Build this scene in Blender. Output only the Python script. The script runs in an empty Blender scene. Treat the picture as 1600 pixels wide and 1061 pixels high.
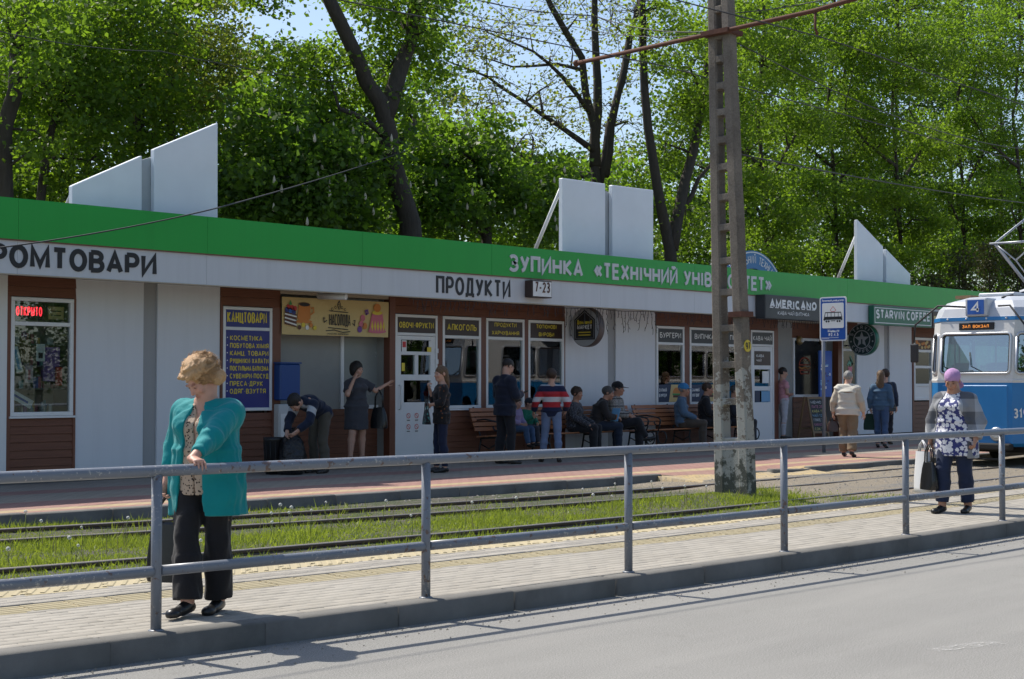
import bpy, bmesh, math, random
import numpy as np
from mathutils import Vector, Matrix, Euler
rad = math.radians
S = bpy.context.scene
C = S.collection
rng = random.Random(7)
nrng = np.random.default_rng(11)

# ------------------------------------------------------------------ camera, sky, sun, exposure
F_PX, HEAD, PITCH, EYE = 2333.0, rad(43.3), rad(1.657), 1.56
cam_d = bpy.data.cameras.new('camera'); cam = bpy.data.objects.new('camera', cam_d); C.objects.link(cam)
cam_d.sensor_width = 36.0; cam_d.lens = F_PX / 1600 * 36.0; cam_d.clip_start = 0.05; cam_d.clip_end = 3000
FWD = Vector((math.cos(HEAD)*math.cos(PITCH), math.sin(HEAD)*math.cos(PITCH), math.sin(PITCH)))
RGT = Vector((math.sin(HEAD), -math.cos(HEAD), 0)); UPV = RGT.cross(FWD)
cam.matrix_world = Matrix(((RGT.x, UPV.x, -FWD.x, 0), (RGT.y, UPV.y, -FWD.y, 0), (RGT.z, UPV.z, -FWD.z, EYE), (0, 0, 0, 1)))
S.camera = cam
SUN_EL, SUN_AZ = rad(55.0), rad(-5.5)          # azimuth from +Y towards +X
sun_dir = Vector((math.sin(SUN_AZ)*math.cos(SUN_EL), math.cos(SUN_AZ)*math.cos(SUN_EL), math.sin(SUN_EL)))
W = bpy.data.worlds.new('World'); S.world = W; W.use_nodes = True
wn = W.node_tree; bg = wn.nodes['Background']
sky = wn.nodes.new('ShaderNodeTexSky'); sky.sky_type = 'NISHITA'; sky.sun_disc = False
sky.sun_elevation = SUN_EL; sky.sun_rotation = SUN_AZ; sky.air_density = 1.0; sky.dust_density = 1.3; sky.ozone_density = 1.2
wn.links.new(sky.outputs[0], bg.inputs[0]); bg.inputs[1].default_value = 0.15
sl = bpy.data.lights.new('sun', 'SUN'); sl.energy = 5.0; sl.angle = rad(0.53); sl.color = (1.0, 0.945, 0.85)
so = bpy.data.objects.new('sun', sl); C.objects.link(so); so.rotation_euler = sun_dir.to_track_quat('Z', 'Y').to_euler(); so.location = (0, 30, 60)
S.view_settings.view_transform = 'Standard'; S.view_settings.look = 'None'
S.view_settings.exposure = 0.18; S.view_settings.gamma = 1.0; S.view_settings.use_curve_mapping = False
S.cycles.use_denoising = True
S.cycles.max_bounces = 8; S.cycles.transparent_max_bounces = 24
S.cycles.sample_clamp_indirect = 6.0

# ------------------------------------------------------------------ where things stand (lines of sight measured in the photograph)
def ray(px, py): return FWD + RGT*((px-800)/F_PX) + UPV*((530.5-py)/F_PX)
def onY(px, py, Y):
    d = ray(px, py); t = Y/d.y; return Vector((d.x*t, Y, EYE+d.z*t))
def onZ(px, py, z):
    d = ray(px, py); t = (z-EYE)/d.z; return Vector((d.x*t, d.y*t, z))
def onX(px, py, X):
    d = ray(px, py); t = X/d.x; return Vector((X, d.y*t, EYE+d.z*t))
WALL = 19.0; FASC = 18.1; PLAT = 0.17; ISL = 0.135; TRK = 0.06
def WX(px, Y=WALL): return onY(px, 598, Y).x

# ------------------------------------------------------------------ mesh helpers
def tag(o, label=None, cat=None, group=None, kind=None):
    if label: o['label'] = label
    if cat: o['category'] = cat
    if group: o['group'] = group
    if kind: o['kind'] = kind
    return o
def thing(name, label, cat, loc=(0, 0, 0), rz=0.0, group=None):
    o = bpy.data.objects.new(name, None); C.objects.link(o); o.empty_display_size = 0.1
    o.location = loc; o.rotation_euler = (0, 0, rz)
    return tag(o, label, cat, group)
def link_mesh(name, me, parent=None, loc=None):
    o = bpy.data.objects.new(name, me); C.objects.link(o)
    if parent is not None: o.parent = parent
    if loc is not None: o.location = loc
    return o
def fast_mesh(name, V, F, mats, smooth=False, midx=None):
    V = np.asarray(V, dtype=np.float32); F = np.asarray(F, dtype=np.int32); n = F.shape[1]
    me = bpy.data.meshes.new(name)
    me.vertices.add(len(V)); me.vertices.foreach_set('co', V.ravel())
    me.loops.add(F.size); me.loops.foreach_set('vertex_index', F.ravel())
    me.polygons.add(len(F)); me.polygons.foreach_set('loop_start', np.arange(0, F.size, n, dtype=np.int32))
    if midx is not None: me.polygons.foreach_set('material_index', np.asarray(midx, dtype=np.int32))
    if smooth: me.polygons.foreach_set('use_smooth', np.ones(len(F), dtype=bool))
    for m in (mats if isinstance(mats, (list, tuple)) else [mats]): me.materials.append(m)
    me.update(calc_edges=True); me.validate()
    return me
class MB:
    """collects boxes, bars and tubes for ONE mesh object"""
    def __init__(s): s.v = []; s.f = []; s.m = []; s.sm = []
    def add(s, vs, fs, mi=0, smooth=False):
        b = len(s.v); s.v += [tuple(v) for v in vs]
        for f in fs: s.f.append([b+i for i in f]); s.m.append(mi); s.sm.append(smooth)
        return s
    def box(s, x0, x1, y0, y1, z0, z1, mi=0, M=None):
        vs = [Vector(p) for p in ((x0,y0,z0),(x1,y0,z0),(x1,y1,z0),(x0,y1,z0),(x0,y0,z1),(x1,y0,z1),(x1,y1,z1),(x0,y1,z1))]
        if M is not None: vs = [M @ v for v in vs]
        return s.add(vs, [(3,2,1,0),(4,5,6,7),(0,1,5,4),(1,2,6,5),(2,3,7,6),(3,0,4,7)], mi)
    def prism(s, poly, d0, d1, ax='y', mi=0, M=None):
        """closed outline poly (2D) pushed from d0 to d1 along an axis; 2D = the other two axes in order"""
        def mk(p, d):
            v = {'x': (d, p[0], p[1]), 'y': (p[0], d, p[1]), 'z': (p[0], p[1], d)}[ax]
            return M @ Vector(v) if M is not None else Vector(v)
        n = len(poly); vs = [mk(p, d0) for p in poly]+[mk(p, d1) for p in poly]
        fs = [tuple(range(n)), tuple(range(2*n-1, n-1, -1))]+[(i, i+n, (i+1) % n+n, (i+1) % n) for i in range(n)]
        return s.add(vs, fs, mi)
    def tube(s, path, r, n=8, mi=0, cap=True, smooth=True):
        path = [Vector(p) for p in path]; k = len(path)
        rs = r if isinstance(r, (list, tuple)) else [r]*k
        vs = []; up = None
        for i, p in enumerate(path):
            d = (path[min(i+1, k-1)]-path[max(i-1, 0)])
            d = d.normalized() if d.length > 1e-9 else Vector((0, 0, 1))
            if up is None:
                up = d.orthogonal().normalized()
                if abs(d.z) < 0.9: up = Vector((0, 0, 1)).cross(d).cross(d).normalized()*-1
            a = (up - d*up.dot(d)); a = a.normalized() if a.length > 1e-6 else d.orthogonal().normalized(); up = a; b = d.cross(a)
            vs += [p+(a*math.cos(2*math.pi*j/n)+b*math.sin(2*math.pi*j/n))*rs[i] for j in range(n)]
        fs = [(i*n+j, i*n+(j+1) % n, (i+1)*n+(j+1) % n, (i+1)*n+j) for i in range(k-1) for j in range(n)]
        s.add(vs, fs, mi, smooth)
        if cap:
            b = len(s.v)-len(vs)
            s.f.append([b+j for j in range(n)][::-1]); s.m.append(mi); s.sm.append(False)
            s.f.append([b+(k-1)*n+j for j in range(n)]); s.m.append(mi); s.sm.append(False)
        return s
    def lathe(s, prof, c=(0, 0, 0), n=16, mi=0, M=None, smooth=True):
        vs = []; k = len(prof); c = Vector(c)
        for r, z in prof:
            for j in range(n):
                v = Vector((r*math.cos(2*math.pi*j/n), r*math.sin(2*math.pi*j/n), z))
                vs.append((M @ v if M is not None else v)+c)
        fs = [(i*n+j, i*n+(j+1) % n, (i+1)*n+(j+1) % n, (i+1)*n+j) for i in range(k-1) for j in range(n)]
        s.add(vs, fs, mi, smooth)
        b = len(s.v)-len(vs)
        s.f.append([b+j for j in range(n)][::-1]); s.m.append(mi); s.sm.append(False)
        s.f.append([b+(k-1)*n+j for j in range(n)]); s.m.append(mi); s.sm.append(False)
        return s
    def ball(s, c, r, n=10, k=6, mi=0, sc=(1, 1, 1)):
        prof = [(max(1e-4, r*math.sin(math.pi*i/k)), -r*math.cos(math.pi*i/k)) for i in range(k+1)]
        return s.lathe(prof, c, n, mi, Matrix.Diagonal((sc[0], sc[1], sc[2])).to_3x3())
    def mesh(s, name, mats):
        me = bpy.data.meshes.new(name); me.from_pydata([tuple(v) for v in s.v], [], s.f)
        for m in (mats if isinstance(mats, (list, tuple)) else [mats]): me.materials.append(m)
        me.polygons.foreach_set('material_index', s.m); me.polygons.foreach_set('use_smooth', s.sm)
        me.update(); return me
    def build(s, name, mats, parent=None, world=True, bevel=0, seg=1, loc=None):
        """world=True: the vertices are world coordinates; they become local to the (unrotated) parent or to loc"""
        off = Vector((0, 0, 0))
        if world and parent is not None:
            q = parent
            while q is not None: off += Vector(q.location); q = q.parent
        if loc is not None and world: off += Vector(loc)
        if off.length: s.v = [(v[0]-off.x, v[1]-off.y, v[2]-off.z) for v in s.v]
        o = link_mesh(name, s.mesh(name, mats), parent, loc)
        if bevel:
            b = o.modifiers.new('bevel', 'BEVEL'); b.width = bevel; b.segments = seg; b.limit_method = 'ANGLE'; b.angle_limit = rad(40)
        return o
def bx(name, x0, x1, y0, y1, z0, z1, m, parent=None, bevel=0, seg=1):
    return MB().box(x0, x1, y0, y1, z0, z1).build(name, m, parent, bevel=bevel, seg=seg)
def single(o, label, cat, group=None):
    """re-centre a one-mesh thing on its own base and tag it"""
    me = o.data; n = len(me.vertices); co = np.empty(n*3, dtype=np.float32); me.vertices.foreach_get('co', co); co = co.reshape(-1, 3)
    c = np.array([(co[:, 0].min()+co[:, 0].max())/2, (co[:, 1].min()+co[:, 1].max())/2, co[:, 2].min()], dtype=np.float32)
    me.vertices.foreach_set('co', (co-c).ravel()); o.location = Vector(o.location)+Vector([float(q) for q in c]); me.update()
    return tag(o, label, cat, group)

# ------------------------------------------------------------------ materials
class NT:
    def __init__(s, name):
        s.m = bpy.data.materials.new(name); s.m.use_nodes = True; s.t = s.m.node_tree; s.b = s.t.nodes['Principled BSDF']; s.out = s.t.nodes['Material Output']
        s._c = {}
    def n(s, typ, **kw):
        q = s.t.nodes.new('ShaderNode'+typ)
        for k, v in kw.items(): setattr(q, k, v)
        return q
    def l(s, a, b): s.t.links.new(a, b)
    def pos(s, obj=False):
        k = 'o' if obj else 'w'
        if k not in s._c:
            s._c[k] = s.n('TexCoord').outputs['Object'] if obj else s.n('NewGeometry').outputs['Position']
        return s._c[k]
    def mapped(s, obj=False, scale=(1, 1, 1), loc=(0, 0, 0), rot=(0, 0, 0)):
        q = s.n('Mapping'); s.l(s.pos(obj), q.inputs[0]); q.inputs['Scale'].default_value = scale; q.inputs['Location'].default_value = loc; q.inputs['Rotation'].default_value = rot
        return q.outputs[0]
    def noise(s, scale, detail=3, rough=.55, vec=None, obj=False):
        q = s.n('TexNoise'); s.l(vec if vec is not None else s.pos(obj), q.inputs['Vector']); q.inputs['Scale'].default_value = scale; q.inputs['Detail'].default_value = detail; q.inputs['Roughness'].default_value = rough
        return q.outputs['Fac']
    def ramp(s, fac, stops, const=False):
        q = s.n('ValToRGB'); s.l(fac, q.inputs[0]); e = q.color_ramp.elements
        if const: q.color_ramp.interpolation = 'CONSTANT'
        while len(e) < len(stops): e.new(0.5)
        for i, (p, c) in enumerate(stops): e[i].position = p; e[i].color = (c, c, c, 1) if not hasattr(c, '__len__') else (*c, 1)
        return q.outputs[0]
    def mix(s, fac, a, b, mode='MIX'):
        q = s.n('Mix', data_type='RGBA', blend_type=mode)
        for v, i in ((fac, 0), (a, 6), (b, 7)):
            if hasattr(v, 'is_linked'): s.l(v, q.inputs[i])
            else: q.inputs[i].default_value = v if i == 0 else (*v, 1)
        return q.outputs[2]
    def math(s, op, a, b=0.0, c=None):
        q = s.n('Math', operation=op)
        for i, v in enumerate((a, b) if c is None else (a, b, c)):
            if hasattr(v, 'is_linked'): s.l(v, q.inputs[i])
            else: q.inputs[i].default_value = v
        return q.outputs[0]
    def xyz(s, obj=False):
        q = s.n('SeparateXYZ'); s.l(s.pos(obj), q.inputs[0]); return q.outputs
    def color(s, c):
        if hasattr(c, 'is_linked'): s.l(c, s.b.inputs['Base Color'])
        else: s.b.inputs['Base Color'].default_value = (*c, 1)
        return s
    def bump(s, h, strength=.3, dist=.01):
        q = s.n('Bump'); s.l(h, q.inputs['Height']); q.inputs['Strength'].default_value = strength; q.inputs['Distance'].default_value = dist
        s.l(q.outputs[0], s.b.inputs['Normal']); return s
    def set(s, **kw):
        for k, v in kw.items():
            i = s.b.inputs[k.replace('_', ' ')]
            if hasattr(v, 'is_linked'): s.l(v, i)
            else: i.default_value = v
        return s
def M(name, col, rough=.6, metal=0.0, var=.12, vs=3.0, bump=0.0, bs=60.0, obj=False, spec=.5, bd=.004):
    """plain paint/plastic/cloth with slight uneven colour, roughness and relief"""
    n = NT(name); f = n.noise(vs, 4, .6, obj=obj)
    a = tuple(max(0, c*(1-var)) for c in col); b = tuple(min(1, c*(1+var)) for c in col)
    n.color(n.mix(f, a, b)); n.set(Metallic=metal, Specular_IOR_Level=spec)
    n.set(Roughness=n.math('ADD', n.math('MULTIPLY', f, .18), max(.02, rough-.09)))
    if bump: n.bump(n.noise(bs, 3, obj=obj), bump, bd)
    return n.m
def srgb(r, g, b):
    f = lambda c: (c/255/12.92) if c/255 <= .04045 else ((c/255+.055)/1.055)**2.4
    return (f(r), f(g), f(b))
# ================================================================== the setting: ground, road, island platform, track bed, far platform
def yk(X):                                       # line of the railing posts
    if X >= 15: return 6.9
    if X < -2: return 6.9+.0047*289+(-2-X)*.16
    return 6.9+.0047*(15-X)**2
def ycurve(X, y0, k, xc, xm=-2):
    if X >= xc: return y0
    if X < xm: return y0+k*(xc-xm)**2+(xm-X)*2*k*(xc-xm)
    return y0+k*(xc-X)**2
def yr1(X): return ycurve(X, 12.72, .008, 20)
def yr3(X): return ycurve(X, 10.3, .0085, 15)
def yp(X):                                       # edge of the far platform
    if X < 18: return 14.08-.075*(X-14.9)
    if X < 21.3: return 13.85-(X-18)*.17
    return 13.3
def slope(f, X): return (f(X+.05)-f(X-.05))/.1
def kerbY(X): return yk(X)-.14
def frange(a, b, s):
    out = []; x = a
    while x < b-1e-6: out.append(x); x += s
    return out+[b]

n = NT('asphalt'); sp = n.math('ADD', n.math('MULTIPLY', n.noise(110, 3, .8), .6), n.math('MULTIPLY', n.noise(330, 2, .7), .4)); big = n.noise(.35, 4, .6); mid = n.noise(2.6, 5, .65)
c = n.mix(n.ramp(sp, [(.42, .0), (.58, 1.0)]), (.10, .097, .09), (.385, .375, .35))
c = n.mix(n.math('MULTIPLY', n.ramp(mid, [(.35, 0), (.7, 1)]), .35), c, (.235, .227, .212))
c = n.mix(n.math('MULTIPLY', n.ramp(big, [(.4, 0), (.65, 1)]), .35), c, (.31, .30, .277))
vor = n.n('TexVoronoi', feature='DISTANCE_TO_EDGE'); n.l(n.mapped(scale=(.42, .3, 1)), vor.inputs['Vector']); vor.inputs['Scale'].default_value = .55
crk = n.math('MULTIPLY', n.ramp(n.math('ADD', vor.outputs[0], n.math('MULTIPLY', n.noise(5, 4), .03)), [(.017, 1), (.020, 0)]), n.ramp(n.noise(.5, 1), [(.55, 0), (.62, .5)]))
c = n.mix(crk, c, (.05, .05, .05))
wy = n.xyz()[1]                                  # worn dusty strip in the gutter, faded paint further out
dust = n.math('MULTIPLY', n.ramp(n.math('ADD', wy, n.math('MULTIPLY', n.noise(1.4, 4), .8)), [(.0, 0), (1, 0)]), 0)
str_ = n.noise(1.0, 5, .65, vec=n.mapped(scale=(.25, 2.2, 1), rot=(0, 0, -.03))); c = n.mix(n.ramp(str_, [(.45, 0), (.75, .3)]), c, (.36, .343, .317)); spot = n.noise(3.3, 5, .7); c = n.mix(n.ramp(spot, [(.60, 0), (.74, .45)]), c, (.18, .172, .158))
wht = n.math('MULTIPLY', n.ramp(n.noise(160, 1, .4), [(.73, 0), (.76, 1)]), .5); c = n.mix(wht, c, (.55, .54, .52))
n.color(c).set(Roughness=.88, Specular_IOR_Level=.3).bump(n.math('ADD', sp, n.math('MULTIPLY', n.noise(1200, 1), .4)), .55, .006); ASPHALT = n.m

n = NT('soil'); a = n.noise(1.3, 5, .6); b = n.noise(35, 4, .7)
c = n.mix(n.ramp(a, [(.35, 0), (.65, 1)]), (.060, .045, .028), (.045, .065, .02)); c = n.mix(n.math('MULTIPLY', b, .6), c, (.11, .09, .065))
n.color(c).set(Roughness=.95).bump(b, .8, .02); SOIL = n.m
n = NT('gravel_dirt'); a = n.noise(.8, 5, .6); b = n.noise(70, 4, .75)
c = n.mix(n.ramp(b, [(.3, 0), (.7, 1)]), (.10, .088, .072), (.32, .295, .255)); c = n.mix(n.ramp(a, [(.4, 0), (.62, .7)]), c, (.17, .16, .148))
n.color(c).set(Roughness=.95).bump(b, .9, .015); GRAVEL = n.m
KERB = NT('kerb_concrete'); n = KERB; a = n.noise(3.5, 5, .65); b = n.noise(150, 3, .7)
c = n.mix(n.ramp(a, [(.3, 0), (.7, 1)]), (.105, .10, .09), (.18, .172, .158)); c = n.mix(n.math('MULTIPLY', b, .35), c, (.10, .098, .09))
oi = n.n('ObjectInfo'); c = n.mix(n.math('MULTIPLY', oi.outputs['Random'], .3), c, (.20, .19, .175))
n.color(c).set(Roughness=.9).bump(b, .5, .004); KERB = n.m
def paver_mat(name, c0, c1, stain):
    n = NT(name); oi = n.n('ObjectInfo'); g = n.n('NewGeometry'); r = n.math('FRACT', n.math('ADD', oi.outputs['Random'], g.outputs['Random Per Island']))
    f = n.noise(90, 3, .7); st = n.noise(1.1, 5, .6)
    c = n.mix(r, c0, c1); c = n.mix(n.math('MULTIPLY', f, .3), c, tuple(q*.6 for q in c0)); c = n.mix(n.ramp(st, [(.42, 0), (.68, .45)]), c, stain)
    n.color(c).set(Roughness=.9).bump(f, .4, .003); return n.m
PAVER = paver_mat('grey_paver', (.325, .30, .258), (.385, .355, .307), (.255, .23, .192))
TACT = paver_mat('yellow_tactile_paver', (.42, .355, .215), (.48, .405, .255), (.34, .29, .195))
BED = M('jointing_sand', (.27, .245, .20), .95, var=.25, vs=20)

# one ground sheet to the horizon
def grid(name, xs, ys, zf, m):
    V = []; nx, ny = len(xs), len(ys)
    for x in xs:
        for y in ys: V.append((x, y, zf(x, y)))
    F = [(i*ny+j, (i+1)*ny+j, (i+1)*ny+j+1, i*ny+j+1) for i in range(nx-1) for j in range(ny-1)]
    return fast_mesh(name, V, F, m, True)
tag(link_mesh('ground', grid('ground', [-900, -200, -60, 0, 60, 200, 900], [-900, -200, -60, 0, 60, 200, 900], lambda x, y: -.06, SOIL)), kind='structure')
def strip(name, xs, y0f, y1f, z, m, ny=1, zf=None):
    V = []
    for x in xs:
        for j in range(ny+1):
            y = y0f(x)+(y1f(x)-y0f(x))*j/ny; V.append((x, y, z if zf is None else zf(x, y)))
    F = [(i*(ny+1)+j, (i+1)*(ny+1)+j, (i+1)*(ny+1)+j+1, i*(ny+1)+j+1) for i in range(len(xs)-1) for j in range(ny)]
    return tag(link_mesh(name, fast_mesh(name, V, F, m, True)), kind='structure')
XS = frange(-40, 90, 1.0)
strip('road', XS, lambda x: -16.0, lambda x: kerbY(x)+.05, 0.0, ASPHALT)

# island platform: bed, kerb stones, grey pavers, tactile tiles
isl = strip('island_platform', XS, lambda x: kerbY(x)+.10, lambda x: yk(x)+2.36, ISL-.014, BED)
def sweep(mb, prof, xs, yf, mi=0):
    k = len(prof); vs = []
    for x in xs:
        s = slope(yf, x); l = math.hypot(1, s)
        for (o, z) in prof: vs.append((x-o*s/l, yf(x)+o/l, z))
    fs = [(i*k+j, (i+1)*k+j, (i+1)*k+(j+1) % k, i*k+(j+1) % k) for i in range(len(xs)-1) for j in range(k)]
    fs += [tuple(range(k)), tuple(range((len(xs)-1)*k+k-1, (len(xs)-1)*k-1, -1))]
    mb.add(vs, fs, mi); return mb
def local_box(name, x0, x1, y0, y1, z0, z1, ch, m):
    """a block with chamfered top edges, centred for reuse"""
    c = ch; v = [(x0,y0,z0),(x1,y0,z0),(x1,y1,z0),(x0,y1,z0),(x0,y0,z1-c),(x1,y0,z1-c),(x1,y1,z1-c),(x0,y1,z1-c),(x0+c,y0+c,z1),(x1-c,y0+c,z1),(x1-c,y1-c,z1),(x0+c,y1-c,z1)]
    f = [(0,1,5,4),(1,2,6,5),(2,3,7,6),(3,0,4,7),(4,5,9,8),(5,6,10,9),(6,7,11,10),(7,4,8,11),(8,9,10,11)]
    return fast_mesh(name, v, f, m)
kst = local_box('kerb_stone', -.494, .494, 0, .155, -.12, ISL+.004, .012, KERB)
kerb = thing('kerb', None, None); tag(kerb, kind='structure')
for x in frange(-9.0, 45.0, 1.0):
    xx = x+.02*math.sin(x*7); o = link_mesh('kerb_stone', kst, kerb, (xx, kerbY(xx), rng.uniform(-.004, .004))); o.rotation_euler = (rng.uniform(-.012, .012), 0, math.atan(slope(kerbY, xx))+rng.uniform(-.003, .003))
pm = local_box('paver', -.0982, .0982, -.0482, .0482, -.05, 0, .0035, PAVER)
spots = []
for r in range(22):
    off = .025+.15+r*.1
    if 1.30 < off < 1.62 or off > 2.0: continue
    x = -6+(.1 if r % 2 else 0)
    while x < 36:
        s = slope(yk, x); l = math.hypot(1, s); o = off-.14+.05
        spots.append((x-o*s/l, yk(x)+o/l, math.atan(s))); x += .2
spots.sort(key=lambda q: (q[0]-0)**2+q[1]**2 if q[0] > 3.0 else 1e6+q[0])
for (x, y, a) in spots[:300]:
    o = link_mesh('paver', pm, isl, (x, y, ISL+rng.uniform(-.0015, .0015))); o.rotation_euler = (rng.uniform(-.008, .008), rng.uniform(-.006, .006), a)
pv = np.array([v.co[:] for v in pm.vertices]); pf = np.array([p.vertices[:] for p in pm.polygons])
rest = spots[300:]; PVs = []; PFs = []
for i, (x, y, a) in enumerate(rest):
    ca, sa = math.cos(a), math.sin(a); q = pv.copy(); q[:, 0] = pv[:, 0]*ca-pv[:, 1]*sa+x; q[:, 1] = pv[:, 0]*sa+pv[:, 1]*ca+y; q[:, 2] += ISL+rng.uniform(-.0015, .0015)
    PVs.append(q); PFs.append(pf+i*len(pv))
tag(link_mesh('distant_pavers', fast_mesh('distant_pavers', np.concatenate(PVs), np.concatenate(PFs), PAVER), isl), kind='stuff')
def tile_mesh(kind):
    mb = MB(); mb.box(-.147, .147, -.147, .147, -.05, 0)
    if kind == 'bar':
        for k in range(4): y = -.105+.07*k; mb.prism([(y-.022, 0), (y-.014, .006), (y+.014, .006), (y+.022, 0)], -.138, .138, 'x')
    else:
        for k in range(-2, 3):
            Mx = Matrix.Translation((k*.095, 0, 0)) @ Matrix.Rotation(rad(58), 4, 'Z')
            L = .125 if abs(k) < 2 else .05
            if k == -2: Mx = Matrix.Translation((-.12, .06, 0)) @ Matrix.Rotation(rad(58), 4, 'Z')
            if k == 2: Mx = Matrix.Translation((.12, -.06, 0)) @ Matrix.Rotation(rad(58), 4, 'Z')
            mb.prism([(-.02, 0), (-.012, .006), (.012, .006), (.02, 0)], -L, L, 'x', M=Mx)
    return mb.mesh('tactile_tile', TACT)
for kind, off in (('bar', 1.46), ('diag', 2.17)):
    tm = tile_mesh(kind)
    for x in frange(-3, 32, .3):
        s = slope(yk, x); l = math.hypot(1, s)
        o = link_mesh('tactile_tile', tm, isl, (x-(off-.14)*s/l, yk(x)+(off-.14)/l, ISL+rng.uniform(-.001, .002))); o.rotation_euler = (0, rng.uniform(-.006, .006), math.atan(s))
est = local_box('edging_stone', -.494, .494, 0, .10, -.2, ISL, .008, KERB)
for x in frange(-9.0, 45.0, 1.0):
    o = link_mesh('edging_stone', est, isl, (x, yk(x)+2.20, 0)); o.rotation_euler = (0, 0, math.atan(slope(yk, x)))

# track bed with four rails
n = NT('track_bed'); g = n.noise(1.0, 5, .62); fine = n.noise(60, 4, .75); X_, Y_, Z_ = n.xyz()
c = n.mix(n.ramp(fine, [(.3, 0), (.72, 1)]), (.060, .052, .040), (.19, .17, .14))
c = n.mix(n.ramp(n.math('ADD', n.noise(6, 4), n.math('MULTIPLY', g, .5)), [(.62, 0), (.85, .75)]), c, (.045, .075, .018))
bare = n.ramp(n.math('ADD', n.math('MULTIPLY', n.math('SUBTRACT', X_, 15.5), .22), n.math('MULTIPLY', n.noise(.9, 4), 1.2)), [(.75, 0), (1.0, 1)])
dirt = n.mix(n.ramp(fine, [(.3, 0), (.7, 1)]), (.18, .148, .108), (.37, .318, .245))
asp = n.mix(n.ramp(n.noise(.7, 4, .6), [(.54, 0), (.66, .85)]), dirt, (.19, .185, .175))
n.color(n.mix(bare, c, asp)).set(Roughness=.95).bump(n.math('ADD', fine, n.noise(14, 3)), .9, .03); BEDM = n.m
def bedz(x, y):
    return TRK-.012+.012*math.sin(x*1.7+y*2.3)*math.sin(y*3.1-x*.6)+.10*math.exp(-((x-16.0)**2*.9+(y-11.1)**2*1.6))+.036*max(0, min(1, (x-16.2)/1.6))
strip('track_bed', frange(-30, 80, .35), lambda x: yk(x)+2.28, lambda x: yp(x)+.08, TRK, BEDM, 26, bedz)
n = NT('rail_steel'); r_ = n.noise(18, 4, .7); up = n.n('NewGeometry'); sx = n.n('SeparateXYZ'); n.l(up.outputs['Normal'], sx.inputs[0])
top = n.math('GREATER_THAN', sx.outputs[2], .7)
n.color(n.mix(top, n.mix(r_, (.075, .048, .032), (.14, .09, .06)), (.26, .235, .21))).set(Roughness=n.math('SUBTRACT', .85, n.math('MULTIPLY', top, .4)), Metallic=n.math('MULTIPLY', top, .7)); RAILM = n.m
track = thing('tram_track', None, None); tag(track, kind='structure')
for f, o in ((yr1, 0), (yr1, -1.05), (yr3, 0), (yr3, -1.05)):
    mb = MB(); sweep(mb, [(-.055, -.02), (-.055, TRK-.005), (-.018, TRK+.002), (-.018, TRK+.008), (-.034, TRK+.012), (-.034, TRK+.034), (-.028, TRK+.040), (.028, TRK+.040), (.034, TRK+.034), (.034, TRK+.012), (.018, TRK+.008), (.018, TRK+.002), (.055, TRK-.005), (.055, -.02)], XS, lambda x, f=f, o=o: f(x)+o)
    mb.build('rail', RAILM, track)

# far platform
n = NT('red_and_tan_paving'); br = n.n('TexBrick'); n.l(n.pos(), br.inputs['Vector']); X_, Y_, Z_ = n.xyz()
br.inputs['Scale'].default_value = 1.0; br.inputs['Brick Width'].default_value = .2; br.inputs['Row Height'].default_value = .1; br.inputs['Mortar Size'].default_value = .006; br.offset = .5
br.inputs['Color1'].default_value = (.8, .8, .8, 1); br.inputs['Color2'].default_value = (1, 1, 1, 1); br.inputs['Mortar'].default_value = (.35, .33, .3, 1); br.inputs['Bias'].default_value = 0
e = n.math('ADD', Y_, n.math('MULTIPLY', X_, .055))            # bands of colour laid along the platform edge
band = n.ramp(n.math('MULTIPLY', n.math('SUBTRACT', e, 14.55), .2), [(0, (.52, .38, .18)), (.055, (.345, .185, .15)), (.16, (.47, .36, .20)), (.21, (.34, .185, .155)), (.40, (.33, .29, .23)), (.62, (.33, .18, .15)), (.74, (.33, .29, .24))], True)
c = n.mix(.85, band, br.outputs['Color'], 'MULTIPLY'); st = n.noise(.9, 5, .65); c = n.mix(n.ramp(st, [(.4, 0), (.7, .4)]), c, (.30, .23, .18))
n.color(c).set(Roughness=.92).bump(br.outputs['Fac'], -.4, .004); FARP = n.m
def pz(x, y):
    if 18 < x < 21.3: return PLAT-(PLAT-TRK-.025)*max(0, min(1, (14.6-y)/1.3))*min(1, (x-18)/.5, (21.3-x)/.5)
    return PLAT
strip('far_platform', frange(-40, 18, 1.0)+frange(18.2, 21.4, .2)+frange(22, 90, 1.0), lambda x: yp(x)+.12, lambda x: 21.5, PLAT, FARP, 40, pz)
kerb2 = thing('platform_kerb', None, None); tag(kerb2, kind='structure')
kst2 = local_box('kerb_stone', -.494, .494, 0, .15, -.2, PLAT+.006, .015, KERB)
for x in frange(-8.5, 17.5, 1.0)+frange(21.8, 55.8, 1.0):
    o = link_mesh('kerb_stone', kst2, kerb2, (x, yp(x), rng.uniform(-.006, .006))); o.rotation_euler = (0, 0, math.atan(slope(yp, x)) if x < 18 else 0)
for t in range(3):                                # the kerb swings back round the dropped crossing
    a = t/3; o = link_mesh('kerb_stone', kst2, kerb2, (20.9-.42*t, 13.36+.16*t+.22*t*t*.3, -.02-.025*t)); o.rotation_euler = (0, .03, rad(-12-9*t))
n = NT('sandy_paving'); br = n.n('TexBrick'); n.l(n.mapped(rot=(0, 0, .5)), br.inputs['Vector']); br.inputs['Scale'].default_value = 1.0; br.inputs['Brick Width'].default_value = .2; br.inputs['Row Height'].default_value = .1; br.inputs['Mortar Size'].default_value = .01
br.inputs['Color1'].default_value = (.45, .32, .14, 1); br.inputs['Color2'].default_value = (.52, .40, .20, 1); br.inputs['Mortar'].default_value = (.25, .2, .13, 1)
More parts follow.
